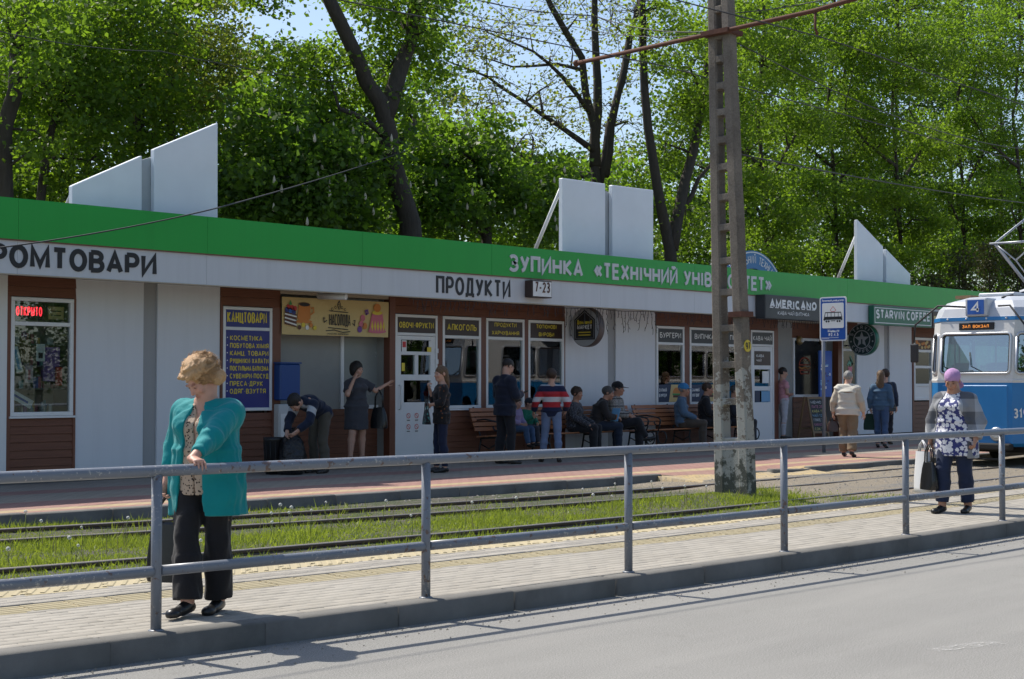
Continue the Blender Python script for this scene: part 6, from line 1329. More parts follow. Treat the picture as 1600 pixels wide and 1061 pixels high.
            E((0, -.085, -.04), (.082, .052, .065), .03); E((0, -.098, -.085), (.066, .038, .045), .03); E((-.03, -.115, -.065), (.04, .03, .05), .02); E((.05, -.09, -.07), (.035, .035, .045), .02)
            for q in (-1, 1): E((q*.080, -.045, -.025), (.024, .042, .062), .02)
            for i in range(9): E((-.06+.016*i, .075+.014*np.sin(i*2.1), .088+.010*np.cos(i*1.7)), (.020, .022, .018), .012)
            E((0, .112, .005), (.066, .050, .060), .014, 'sub'); E((0, .10, -.07), (.1, .085, .06), .01, 'sub')
        elif sty in ('long', 'long_front'):
            E((0, -.022, .038), (.084, .106, .098), 0); E((0, -.07, -.05), (.078, .055, .09), .03); E((0, -.085, -.17), (.085, .042, .13), .04)
            if sty == 'long_front':
                for q in (-1, 1): E((q*.082, .0, -.09), (.022, .045, .12), .02)
            E((0, .105, -.035), (.066, .075, .085), .02, 'sub')
        elif sty == 'bun':
            E((0, -.022, .038), (.082, .104, .094), 0); E((0, -.12, .03), (.04, .04, .04), .02); E((0, .105, -.03), (.074, .075, .085), .015, 'sub'); E((0, -.04, -.13), (.12, .11, .07), .01, 'sub')
        if sty == 'none': F.D[:] = 1.0
        V, Q = F.wrinkle(.004 if sty == 'curly' else .006, (70, 70, 30) if sty != 'curly' else (80, 35, 80), 2).mesh()
        if sty != 'none': put_obj('hair', V, Q, m, t)
        if sty == 'curly':                                # loose wisps
            r = random.Random(9); mb = MB()
            for i in range(2600):                         # locks combed back over the surface, tips lifting
                a, b = r.uniform(0, 6.28), r.uniform(-.5, 1.5); e = np.array([.102, .120, .110])*r.uniform(.96, 1.09); o0 = np.array([0, -.031, .046]); q = []
                ph, am = r.uniform(0, 6.28), r.uniform(.03, .10); da = r.uniform(.10, .22)*(1 if math.cos(a) > 0 else -1)*-1; db = r.uniform(-.16, -.05)
                for j in range(6):
                    w_ = 1+(.05*j*r.uniform(.2, 1.0) if j > 3 and i % 3 == 0 else 0); p = o0+e*w_*np.array([math.cos(b)*math.cos(a), math.cos(b)*math.sin(a), math.sin(b)]); q.append(p); a += da*(-1 if math.sin(a) < -.9 else 1)+am*math.sin(ph+j*1.5); b += db
                if any(p[1] > .060 and p[2] < .078 for p in q) or q[-1][2] < -.10: continue
                mb.tube([T(*w) for w in q], [.0024, .0026, .0024, .002, .0015, .0006], 3, cap=False)
            mb.build('hair_wisps', m, t, world=False)
        if len(hair) > 2:
            hk, hm = hair[2], hair[3]; F = Fld(c-.2*k, c+.22*k, min(h, .007)); E = lambda p, r, k_=.02, op='add': F.ell(T(*p), np.array(r)*hsz, R, k_, op)
            if hk == 'cap':
                E((0, -.02, .055), (.092, .112, .090), 0); F.ell(T(0, -.02, -.055), np.array([.13, .15, .095])*hsz, R, .004, 'sub'); F.cone(T(0, .07, .047), T(0, .155, .035), .078*hsz, .055*hsz, .01, ell=(R[:, 2], .10))
            else:
                E((0, -.022, .045), (.090, .110, .092), 0); E((0, -.105, -.02), (.05, .035, .04), .03); F.cone(T(-.02, -.12, -.03), T(-.05, -.15, -.13), .026*hsz, .040*hsz, .02, ell=(R[:, 1], .5)); E((0, .09, -.075), (.13, .13, .105), .006, 'sub')
            V, Q = F.wrinkle(.003, (40, 40, 40), 5).mesh(); put_obj('cap' if hk == 'cap' else 'headscarf', V, Q, hm, t)
    if extra: extra(t, J, k, hc, R)
    return t, J, k
# ------------------------------------------------------------------ the two women on the island
def leop(n):
    v = n.n('TexVoronoi'); n.l(n.mapped(obj=True, scale=(1, 1, 1)), v.inputs['Vector']); v.inputs['Scale'].default_value = 55; f = n.noise(110, 3, .6, obj=True)
    return n.mix(n.ramp(n.math('ADD', v.outputs['Distance'], n.math('MULTIPLY', f, .35)), [(.46, 0), (.52, 1)]), (.030, .020, .016), (.46, .35, .26))
def floral(n):
    v = n.n('TexVoronoi'); n.l(n.pos(True), v.inputs['Vector']); v.inputs['Scale'].default_value = 21; v2 = n.n('TexVoronoi'); n.l(n.pos(True), v2.inputs['Vector']); v2.inputs['Scale'].default_value = 70; f = n.noise(26, 4, .65, obj=True)
    m = n.math('MULTIPLY', .5, n.math('ADD', n.math('ADD', v.outputs['Distance'], n.math('MULTIPLY', f, .9)), n.math('MULTIPLY', v2.outputs['Distance'], .35)))
    return n.mix(n.ramp(m, [(.57, 1), (.59, 0)]), (.035, .042, .16), (.66, .66, .70))
def plaid(n):
    X_, Y_, Z_ = n.xyz(True); z = n.math('FRACT', n.math('MULTIPLY', Z_, 3.6)); b = n.math('GREATER_THAN', z, .5); a = n.math('FRACT', n.math('MULTIPLY', n.math('ADD', X_, Y_), 2.6)); b2 = n.math('GREATER_THAN', a, .5)
    return n.mix(n.math('MULTIPLY', n.math('ADD', b, b2), .5), (.36, .37, .39), (.095, .10, .115))
TEAL = cloth('teal_cardigan', (.0, .235, .245), .75, .10, .5); LEOP = cloth('leopard_blouse', (0, 0, 0), .8, pat=leop); BTRO = cloth('black_trousers', (.014, .013, .015), .8, .2, .5)
def cut_open(x0a, x1a, x0b, x1b, zt, zb, depth=0.0):
    def f(F, J, k, sp, lat):
        sl, P = F.region(F.lo, F.lo+F.h*F.n, 0); u = np.clip((zt*k-P[..., 2])/((zt-zb)*k), 0, 1); a = (x0a+(x0b-x0a)*u)*k; b = (x1a+(x1b-x1a)*u)*k
        c = np.minimum(np.minimum(P[..., 0]-a, b-P[..., 0]), P[..., 1]-depth); F.D = np.maximum(F.D, np.clip(c, -.05, .05).astype(np.float32))
    return f
H1 = 1.60; k1 = H1/1.72; W1 = Vector((5.47, 7.76, ISL)); fa = 205
def to_local(p, loc, face): r = -rad(face-90); d = Vector(p)-Vector(loc); return Vector((d.x*math.cos(r)-d.y*math.sin(r), d.x*math.sin(r)+d.y*math.cos(r), d.z))
hx = 5.12; grip = to_local((hx, yk(hx), ISL+.918+.047), W1, fa); gl_ = np.array(grip)/k1
vl = lambda v: np.array(to_local(Vector(W1)+Vector(v), W1, fa)); wrl = gl_+vl((.012, .070, .012))/k1
def ik(a, b, l1, l2, pole):
    a, b = np.array(a, dtype=float), np.array(b, dtype=float); d = b-a; L = np.linalg.norm(d); u = d/L; L = min(L, (l1+l2)*.999); x_ = (l1*l1-l2*l2+L*L)/(2*L); h_ = math.sqrt(max(0, l1*l1-x_*x_)); pl = np.array(pole, dtype=float); pl = vn(pl-u*(pl @ u)); return a+u*x_+pl*h_
ell1 = ik((-.176, 0, 1.335), wrl, .29, .265, (-.8, -.2, -.6))
def w1_extra(t, J, k, hc, R):
    mb = MB()
    for i in range(7):                                   # pearl buttons down the cardigan edge
        u = i/6; mb = MB().ball((J['cst'][0]-(.062+.01*u)*k, .205*k+.030*math.sin(u*3), (1.26-.60*u)*k), .0085, 8, 5); mb.build('button', PVC, t, world=False)
W1T, J1, _ = person('stout woman in an open teal cardigan and leopard blouse gripping the railing', W1, fa, H1, STAND, dict(
    cst=(0, .0, 1.255), nk=(0, .02, 1.425), hd=(0, .085, 1.555), shl=(-.185, 0, 1.365), shr=(.18, -.01, 1.365), ell=tuple(ell1), wrl=tuple(wrl), elr=(.255, -.03, 1.10), wrr=(.27, .06, .87),
    hpl=(-.10, 0, .92), hpr=(.10, 0, .92), knl=(-.075, -.01, .50), anl=(-.045, -.08, .085), tol=(-.07, .11, .02), knr=(.075, .14, .52), anr=(.035, .18, .10), tor=(.045, .37, .035)), st=1.30, fem=True, skin=SKP, head=(-26, -43, 0),
    wear=[('trousers', BTRO, dict(g=.010, cuff=.046, wr=.008, to=.985, wf=(16, 16, 7), h=.008)), ('tee', LEOP, dict(g=.016, sleeve=.12, hem=.05, name='blouse', h=.008, wr=.004, cut=cut_open(-.06, .06, -.005, .005, 1.44, 1.28, .02))), ('jacket', TEAL, dict(g=.031, sg=.030, cg=.016, sleeve=.88, hem=.19, flare=1.06, name='cardigan', h=.007, wr=.008, wf=(20, 20, 10), cut=cut_open(-.035, .045, -.075, .135, 1.42, .70, .02)))],
    hair=('curly', HBLOND), h=.0054, hands={'l': dict(curl=33, palm=tuple(vl((0, -.15, -1))), dir=tuple(vl((-.12, -1, -.12))), s=1.04, spread=1.22), 'r': dict(curl=35)}, hs=.97, shoes=SHOEB, tones=dict(lips=(.80, .50, .48), brow=(.55, .42, .32)))
# hand bag carried on the far side
def handbag(label, pos, face, w, hgt, d, m, handle_h=.2, strap=None, name='handbag'):
    t = thing(name, label, 'bag', pos, rad(face-90)); mb = MB(); n_ = 12
    prof = [(0, .92), (.06, 1.0), (.35, 1.0), (.75, .86), (.95, .70), (1.0, .62)]; vs = []
    for u, s in prof:
        for j in range(16): q = 2*math.pi*j/16; c_, s_ = math.cos(q), math.sin(q); ex = lambda v: math.copysign(abs(v)**.55, v); vs.append((ex(c_)*w/2*s, ex(s_)*d/2*(1.05-.65*u), hgt*u+.012*math.sin(q*3)*u))
    mb.add(vs, [(i*16+j, i*16+(j+1) % 16, (i+1)*16+(j+1) % 16, (i+1)*16+j) for i in range(5) for j in range(16)], 0, True); mb.add(vs[:16], [tuple(range(15, -1, -1))]); mb.add(vs[-16:], [tuple(range(16))]); mb.build('body', m, t, world=False)
    for s in (-1, 1): MB().tube([(-w*.25, s*d*.12, hgt*.9), (-w*.22, s*d*.10, hgt+handle_h*.6), (0, s*.01, hgt+handle_h), (w*.22, s*d*.10, hgt+handle_h*.6), (w*.25, s*d*.12, hgt*.9)], .009, 6).build('handle', m, t, world=False)
    MB().box(-.012, .012, d*.16, d*.22, hgt*.84, hgt*.88).build('clasp', CHROME, t, world=False)
    return t
BAGB = M('black_patent_leather', (.011, .011, .012), .25, var=.2, obj=True)
def wpos(t, J, key, off=(0, 0, 0)):
    r = t.rotation_euler[2]; p = J[key]+np.array(off); return Vector((t.location[0]+p[0]*math.cos(r)-p[1]*math.sin(r), t.location[1]+p[0]*math.sin(r)+p[1]*math.cos(r), t.location[2]+p[2]))
p = wpos(W1T, J1, 'wrr', (0, .0, 0)); handbag('plain black bag hanging on the far side of the woman in teal', (p.x, p.y, p.z-.62), fa, .26, .36, .10, BAGB, .17)

FLO = cloth('floral_tunic', (0, 0, 0), .8, pat=floral); PLA = cloth('grey_checked_cardigan', (0, 0, 0), .85, pat=plaid); JEAN = cloth('dark_blue_jeans', (.016, .025, .058), .85, .25, .5); MAUVE = cloth('mauve_headscarf', (.46, .26, .47), .8, .12, .4)
H2 = 1.60; W2 = Vector((15.3, 7.72, ISL))
W2T, J2, _ = person('stout woman in mauve headscarf, floral tunic and checked cardigan walking with bags', W2, 182, H2, STAND, dict(nk=(0, .02, 1.43), hd=(0, .075, 1.555), cst=(0, .01, 1.26), shl=(-.185, .01, 1.36), shr=(.185, .01, 1.36), ell=(-.285, -.03, 1.09), wrl=(-.29, .10, .87), elr=(.285, 0, 1.09), wrr=(.29, .06, .84), knl=(-.10, -.02, .50), anl=(-.10, -.10, .09), tol=(-.125, .07, .02), knr=(.10, .13, .51), anr=(.11, .14, .09), tor=(.13, .32, .025)), st=1.33, fem=True, skin=SKT, head=(10, -24, 0),
    wear=[('trousers', JEAN, dict(g=.012, cuff=.016, wr=.004, to=.95, wf=(14, 14, 10))), ('top', FLO, dict(g=.022, sleeve=.3, hem=.17, flare=1.06, name='tunic', wr=.004)), ('jacket', PLA, dict(g=.030, sleeve=.95, hem=.20, flare=1.02, name='cardigan', cut=cut_open(-.075, .075, -.19, .19, 1.44, 1.05, .0)))],
    hair=('none', HDGREY, 'scarf', MAUVE), h=.0085, hands={'l': dict(curl=30), 'r': dict(curl=60)}, shoes=SHOEB, tones=dict(lips=(.82, .62, .60)))
p = wpos(W2T, J2, 'wrr', (.02, .03, 0)); handbag('glossy black handbag held by the woman in the mauve headscarf', (p.x-.10, p.y-.07, p.z-.53), 150, .27, .30, .12, BAGB, .19)
CARR = M('white_carrier_plastic', (.60, .61, .63), .35, var=.06, bump=.3, bs=25, obj=True)
t = thing('carrier_bag', 'flat white plastic carrier bag held by the woman in the mauve headscarf', 'bag', (p.x+.06, p.y+.09, p.z-.60), rad(62)); mb = MB(); vs = []
for i in range(9):
    u = i/8; z = .02+.46*u; w_ = .155-.02*u+.008*math.sin(5*u); d_ = .045*(1-.7*u)+.008
    vs += [(-w_, -d_*.3, z), (-w_*.5, -d_, z), (0, -d_*1.1, z), (w_*.5, -d_, z), (w_, -d_*.3, z), (w_, d_*.3, z), (w_*.5, d_, z), (0, d_*1.1, z), (-w_*.5, d_, z), (-w_, d_*.3, z)]
mb.add(vs, [(i*10+j, i*10+(j+1) % 10, (i+1)*10+(j+1) % 10, (i+1)*10+j) for i in range(8) for j in range(10)]+[tuple(range(9, -1, -1))], 0, True); mb.build('body', CARR, t, world=False)
for s in (-1, 1): MB().tube([(-.07, s*.012, .47), (-.05, s*.01, .55), (0, s*.004, .60), (.05, s*.01, .55), (.07, s*.012, .47)], .008, 5).build('handle', CARR, t, world=False)

# ------------------------------------------------------------------ people on the far platform
def P3(px, Y, z=PLAT): v = onY(px, 598, Y); return Vector((v.x, Y, z))
def C_(name, c, **kw): return cloth(name, c, **kw)
NAVY = C_('navy_cloth', (.014, .018, .035)); DKTR = C_('dark_trousers', (.018, .018, .022)); DGREY = C_('charcoal_cloth', (.035, .037, .042)); BRNTR = C_('brown_trousers', (.075, .058, .045)); DENIM = C_('denim_blue', (.055, .105, .20)); DENIML = C_('pale_jeans', (.16, .21, .33)); BEIGE = C_('beige_trousers', (.20, .145, .09))
# person bending over the rubbish bag
def bandj(n):
    X_, Y_, Z_ = n.xyz(True); s = n.math('ADD', Z_, n.math('MULTIPLY', Y_, -.9)); return n.mix(n.ramp(s, [(.58, 0), (.59, 1), (.70, 1), (.71, 0)]), (.012, .018, .040), (.42, .44, .46))
BENTJ = cloth('navy_tracksuit_white_band', (0, 0, 0), pat=bandj)
person('dark haired person in a navy and white jacket bending over the rubbish bag', P3(496, 17.95), 190, 1.70, STAND, dict(pel=(0, -.10, .93), wst=(0, .02, 1.03), cst=(0, .20, 1.10), nk=(0, .38, 1.11), hd=(0, .52, 1.10), shl=(-.18, .33, 1.07), shr=(.18, .33, 1.07), ell=(-.21, .42, .82), elr=(.21, .42, .82), wrl=(-.12, .58, .68), wrr=(.12, .56, .66), hpl=(-.09, -.08, .90), hpr=(.09, -.08, .90), knl=(-.11, .0, .50), knr=(.11, -.02, .50), anl=(-.12, -.06, .085), anr=(.12, -.08, .085), tol=(-.13, .12, .02), tor=(.13, .10, .02)), wear=[('trousers', C_('khaki_trousers', (.085, .078, .062)), dict(cuff=.03)), ('jacket', BENTJ, dict(g=.022, collar=True))], hair=('cropped', HBLACK), head=(0, -62, 0))
# woman on the phone in the niche
PHONE = M('phone_black', (.012, .012, .013), .2)
def phone_extra(t, J, k, hc, R): MB().box(-.006, .006, -.035, .035, -.07, .07, 0, Matrix.Translation(Vector(J['wrl'])+Vector((.025, .02, .09)))).build('phone', PHONE, t, world=False)
TT, JJ, _ = person('woman in a dark grey dress on the phone leaning an arm in the niche', P3(557, 18.72, NF), 262, 1.63, STAND, dict(hd=(0, .015, 1.595), shr=(.17, 0, 1.385), elr=(.26, .12, 1.16), wrr=(.15, .155, 1.42), shl=(-.17, 0, 1.385), ell=(-.33, .10, 1.22), wrl=(-.53, .14, 1.33), knl=(-.11, .01, .5), anl=(-.14, -.03, .085), tol=(-.18, .15, .02), knr=(.12, .06, .5), anr=(.16, .06, .085), tor=(.20, .24, .02)), fem=True, st=1.15, wear=[('dress', C_('dark_grey_dress', (.050, .052, .062)), dict(g=.018, len=.40))], hair=('bob', HBLACK), head=(20, -6, 0), shoes=SHOEB, hands={'r': dict(curl=40, palm=(-1, 0, 0)), 'l': dict(curl=4, palm=(-.7, .6, 0))})
p = wpos(TT, JJ, 'ell', (-.04, .02, 0)); handbag('black shoulder bag hanging from the arm of the woman on the phone', (p.x, p.y-.02, p.z-.62), 200, .30, .34, .12, BAGB, .30)
# young woman in floral top
def dkflo(n):
    v = n.n('TexVoronoi'); n.l(n.pos(True), v.inputs['Vector']); v.inputs['Scale'].default_value = 17; f = n.noise(14, 3, obj=True)
    return n.mix(n.ramp(n.math('ADD', v.outputs['Distance'], n.math('MULTIPLY', f, .5)), [(.40, 1), (.52, 0)]), (.012, .012, .014), n.mix(n.noise(6, 1, obj=True), (.20, .035, .025), (.16, .11, .03)))
TT, JJ, _ = person('young woman with long hair in a dark floral top standing by the grocery door', onZ(690, 738, PLAT), 150, 1.64, STAND, dict(shl=(-.165, 0, 1.385), ell=(-.21, .06, 1.13), wrl=(-.08, .20, 1.10), shr=(.165, 0, 1.385), elr=(.20, .08, 1.13), wrr=(.06, .19, 1.36), knr=(.10, .05, .5), anr=(.12, .05, .085), tor=(.14, .23, .02)), fem=True, wear=[('trousers', C_('navy_jeans', (.014, .020, .048)), dict(g=.008, cuff=.012)), ('jacket', cloth('dark_floral_blouse', (0, 0, 0), pat=dkflo), dict(g=.020, hem=.06, sleeve=.75, name='blouse'))], hair=('long', HTIP), head=(18, -4, 0), shoes=SHOEB, hands={'r': dict(curl=45, palm=(-.2, -1, 0)), 'l': dict(curl=30)})
p = wpos(TT, JJ, 'wrl', (-.02, .05, 0)); handbag('dark bag with teal print on the arm of the floral young woman', (p.x-.05, p.y-.02, p.z-.30), 150, .28, .22, .10, cloth('teal_print_bag', (0, 0, 0), pat=lambda n: n.mix(n.ramp(n.noise(24, 2, obj=True), [(.52, 0), (.56, 1)]), (.012, .013, .015), (.05, .17, .16))), .16)
# tall man with phone
def ph2(t, J, k, hc, R): MB().box(-.036, .036, -.07, .07, -.005, .005, 0, Matrix.Translation(Vector(J['wrr'])+Vector((-.045, .12, .03))) @ Matrix.Rotation(rad(25), 4, 'X')).build('phone', PHONE, t, world=False)
person('tall man in a navy jacket looking down at his phone', onZ(789, 725, PLAT), 352, 1.80, STAND, dict(nk=(0, .02, 1.445), hd=(0, .065, 1.59), ell=(-.235, .03, 1.12), wrl=(-.04, .27, 1.12), elr=(.235, .04, 1.12), wrr=(.05, .29, 1.14), anl=(-.11, -.05, .085), anr=(.11, .03, .085), knr=(.10, .06, .5), tor=(.13, .21, .02)), st=1.1, wear=[('trousers', DKTR, dict(cuff=.022)), ('jacket', NAVY, dict(g=.030, hem=.06, collar=True))], hair=('buzz', HBLACK), head=(0, -30, 0), shoes=SHOED, hands={'l': dict(curl=35, palm=(.6, 0, .8)), 'r': dict(curl=35, palm=(-.6, 0, .8))}, extra=ph2)
# two children on the bench
BS = BY-.02
def seat(px, dy=0.0): v = P3(px, BS+dy); v.z = PLAT; return v
def sit_pose(k, **kw):                                    # seat height is fixed: bring the pelvis to the slats for small people
    b = dict(SIT); d = .0
    return b
CH = {a: (b[0], b[1], b[2]) for a, b in SIT.items()}
def child(label, px, H, face, top, tr, hair, head, extra=None, **kw):
    kk = H/1.72; lift = .585-.56*kk; v = seat(px, -.05); v.z += lift
    return person(label, v, face, H, SIT, dict(kw), hs=1.16, wear=[('trousers', tr, dict(g=.012, cuff=.02)), ('jacket', top, dict(g=.016))], hair=hair, head=head, shoes=SHOED, extra=extra)
LIL = C_('lilac_white_jacket', (.30, .24, .40)); KGR = C_('green_jacket', (.015, .16, .10))
child('child in a lilac top and jeans sitting on the bench behind the tall man', 806, 1.18, 275, LIL, DENIM, ('long', HBROWN), (10, -8, 0), anl=(-.10, .50, .16), anr=(.12, .52, .14), tol=(-.12, .68, .10), tor=(.14, .70, .08))
child('small boy in a green jacket and cap sitting on the bench', 826, 1.12, 268, KGR, C_('grey_child_trousers', (.05, .055, .07)), ('short', HBROWN, 'cap', C_('dark_child_cap', (.03, .035, .04))), (15, -10, 0), wrr=(.02, .20, .86), anl=(-.12, .50, .16), anr=(.12, .50, .14), tol=(-.13, .68, .10), tor=(.14, .68, .08))
# youth in striped jumper seen from behind
def stripes(n):
    X_, Y_, Z_ = n.xyz(True); return n.ramp(n.math('MULTIPLY', Z_, .5), [(0, (.014, .02, .055)), (.478, (.40, .025, .035)), (.525, (.55, .55, .56)), (.568, (.40, .025, .035)), (.616, (.014, .02, .055)), (.665, (.42, .43, .45))], True)
TT, JJ, _ = person('youth in a red, white and navy striped jumper standing with back turned by the bench', onZ(862, 722, PLAT), 42, 1.62, STAND, dict(ell=(-.29, -.06, 1.13), wrl=(-.33, .05, .95), elr=(.29, -.02, 1.13), wrr=(.27, .16, .97), knl=(-.13, .02, .5), anl=(-.18, .0, .085), tol=(-.21, .17, .02), knr=(.11, -.03, .5), anr=(.13, -.12, .09), tor=(.15, .05, .02)), wear=[('trousers', DENIML, dict(g=.010, cuff=.014)), ('jacket', cloth('striped_jumper', (0, 0, 0), pat=stripes), dict(g=.024, name='jumper'))], hair=('cropped', HBROWN), head=(-8, -6, 0))
# bench sitters
def sitter(label, px, face, top, tr, hair, head, H=1.70, dy=0.0, st=1.1, fem=False, skin=SKT, tk=None, shoes=SHOEB, extra=None, hands=None, kind='jacket', **kw):
    kk = H/1.72; v = seat(px, dy); v.z = PLAT+.03
    return person(label, v, face, H, SIT, dict(kw), st=st, fem=fem, skin=skin, wear=[('trousers', tr, dict(g=.014, cuff=.03)), (kind, top, dict(g=.022, collar=not fem, **(tk or {})))], hair=hair, head=head, shoes=shoes, extra=extra, hands=hands or {'l': dict(curl=30, palm=(.3, 0, -1)), 'r': dict(curl=30, palm=(-.3, 0, -1))})
def speck(n): return n.mix(n.ramp(n.noise(60, 2, obj=True), [(.5, 0), (.62, 1)]), (.025, .026, .032), (.13, .13, .15))
sitter('seated woman with short hair in a speckled grey blouse next to the striped youth', 899, 292, cloth('speckled_blouse', (0, 0, 0), pat=speck), DKTR, ('cropped', HBROWN), (-12, -4, 0), 1.64, fem=True, st=1.2, wrl=(-.16, .34, .60), wrr=(.16, .36, .58))
DJ = C_('dark_brown_jacket', (.030, .026, .026))
def mag(t, J, k, hc, R):
    mb = MB().box(-.10, .10, -.004, .004, -.13, .13, 0, Matrix.Translation((.10, .36, .75)) @ Matrix.Rotation(rad(38), 4, 'Z') @ Matrix.Rotation(rad(-18), 4, 'X')).box(-.06, .06, -.006, -.0041, -.10, .0, 1, Matrix.Translation((.10, .36, .75)) @ Matrix.Rotation(rad(38), 4, 'Z') @ Matrix.Rotation(rad(-18), 4, 'X')); mb.build('magazine', [LBLUE, ORNP], t, world=False)
sitter('seated grey haired man in a dark jacket leaning forward with a magazine', 931, 318, DJ, C_('blue_black_jeans', (.020, .028, .048)), ('short', HDGREY), (-10, -14, 0), 1.72, extra=mag, wst=(0, .02, .70), cst=(0, .09, .87), nk=(0, .17, 1.03), hd=(0, .24, 1.16), shl=(-.175, .13, .97), shr=(.175, .13, .97), ell=(-.22, .20, .72), elr=(.22, .20, .72), wrl=(-.06, .38, .70), wrr=(.06, .38, .70))
def nordic(n):
    X_, Y_, Z_ = n.xyz(True); b = n.ramp(n.math('FRACT', n.math('MULTIPLY', Z_, 7.0)), [(0, 0), (.30, 1), (.42, 0), (.72, .5), (.80, 0)], True); f = n.ramp(n.noise(55, 3, .7, obj=True), [(.50, 0), (.58, 1)])
    return n.mix(n.math('MAXIMUM', b, n.math('MULTIPLY', f, .7)), (.30, .285, .26), (.022, .022, .026))
TT, JJ, _ = sitter('seated man in a patterned grey jumper and black cap with legs crossed', 963, 288, cloth('patterned_jumper', (0, 0, 0), pat=nordic), DKTR, ('short', HDGREY, 'cap', C_('black_cap', (.014, .014, .016))), (8, -4, 0), 1.76, st=1.22, knr=(.02, .44, .60), anr=(-.22, .50, .30), tor=(-.32, .64, .28), wrl=(-.04, .26, .72), wrr=(.05, .28, .71))
DCAP = C_('blue_cap', (.04, .20, .42)); DSH = C_('denim_shirt', (.075, .13, .20))
sitter('seated man in a light blue cap and denim shirt near the pole', 1066, 305, DSH, BRNTR, ('short', HGREY, 'cap', DCAP), (6, -6, 0), 1.72, wrl=(-.06, .26, .64), wrr=(.07, .28, .63))
sitter('seated man in a black jacket over a blue shirt beside the concrete pole', 1103, 310, C_('black_jacket', (.014, .014, .017)), DKTR, ('short', HBROWN), (0, -2, 0), 1.74, tk=dict(cut=cut_open(-.035, .035, -.05, .05, 1.06, .66, .0)))
sitter('dark clothed person on the bench half hidden behind the concrete pole', 1146, 300, C_('dark_coat', (.02, .022, .030)), DKTR, ('short', HDGREY), (0, -20, 0), 1.66)
# girl in pink leaning in the coffee niche
person('girl in a pink top and white trousers leaning in the coffee niche', P3(1223, 18.95, NF), 330, 1.63, STAND, dict(shl=(-.16, 0, 1.38), shr=(.16, 0, 1.38), ell=(-.20, .02, 1.12), wrl=(.02, .17, 1.09), elr=(.20, .02, 1.12), wrr=(-.02, .19, 1.06), knl=(-.06, .05, .5), anl=(-.02, .03, .085), tol=(-.01, .21, .02), knr=(.08, .0, .5), anr=(.06, -.03, .085), tor=(.08, .15, .02)), fem=True, wear=[('trousers', C_('white_trousers', (.50, .50, .54)), dict(g=.008, cuff=.010)), ('tee', C_('pink_top', (.58, .28, .32)), dict(g=.012, sleeve=.55))], hair=('bun', HBLACK), head=(-10, -12, 0), shoes=SHOED, hands={'l': dict(curl=40), 'r': dict(curl=40)})
# old man with pale waistcoat walking away
TT, JJ, _ = person('grey haired old man in a cream waistcoat walking away along the platform', onZ(1325, 714, PLAT), 18, 1.62, STAND, dict(nk=(0, .03, 1.44), hd=(0, .07, 1.575), ell=(-.27, -.05, 1.11), wrl=(-.30, .04, .88), elr=(.27, -.05, 1.11), wrr=(.30, .06, .88), knl=(-.10, .10, .51), anl=(-.11, .12, .09), tol=(-.13, .30, .03), knr=(.10, -.02, .50), anr=(.11, -.16, .12), tor=(.13, .0, .02)), st=1.22, wear=[('trousers', BEIGE, dict(g=.024, cuff=.045, wr=.010)), ('jacket', C_('pale_shirt', (.46, .40, .32)), dict(g=.018, sleeve=.92, name='shirt')), ('tee', C_('cream_waistcoat', (.56, .53, .46)), dict(g=.034, sleeve=.10, name='waistcoat', hem=.02))], hair=('short', HGREY), head=(0, -8, 0), shoes=SHOED)
p = wpos(TT, JJ, 'wrl', (-.01, .04, 0)); handbag('small dark brown bag in the left hand of the old man', (p.x, p.y, p.z-.36), 18, .24, .19, .09, M('brown_leather', (.045, .022, .015), .35, var=.2), .10)
# two women walking away
TT, JJ, _ = person('woman with long brown hair in a denim jacket and jeans walking away', onZ(1377, 700, PLAT), 20, 1.64, STAND, dict(elr=(.23, -.05, 1.11), wrr=(.24, .03, .88), ell=(-.24, -.04, 1.11), wrl=(-.24, .06, .88), knl=(-.09, .08, .51), anl=(-.09, .08, .09), tol=(-.11, .26, .03), knr=(.09, -.02, .5), anr=(.10, -.14, .11), tor=(.12, .02, .02)), fem=True, st=1.06, wear=[('trousers', C_('jeans_mid_blue', (.045, .085, .17)), dict(g=.010, cuff=.016)), ('jacket', C_('denim_jacket', (.055, .11, .18)), dict(g=.022, hem=.0))], hair=('long', HTIP), head=(0, -4, 0), shoes=SHOEB)
p = wpos(TT, JJ, 'wrl', (-.01, .04, 0)); handbag('dark green shopping bag carried by the long haired woman in denim', (p.x, p.y, p.z-.46), 20, .30, .34, .08, C_('dark_green_bag', (.012, .035, .025)), .10, name='shopping_bag')
p = wpos(TT, JJ, 'hpr', (.13, 0, 0)); handbag('small black shoulder bag on the hip of the woman in denim', (p.x, p.y, p.z-.10), 20, .20, .18, .08, BAGB, .42)
v = onZ(1384, 694, PLAT); person('dark haired person in dark clothes walking beside the woman in denim', v, 20, 1.68, STAND, dict(knl=(-.09, .06, .51), anl=(-.09, .06, .09), tol=(-.11, .24, .03), anr=(.10, -.12, .10), tor=(.12, .04, .02)), wear=[('trousers', DKTR, dict(g=.012)), ('jacket', C_('dark_blue_jacket', (.02, .028, .05)), dict(g=.024))], hair=('cropped', HBROWN), head=(20, -4, 0))
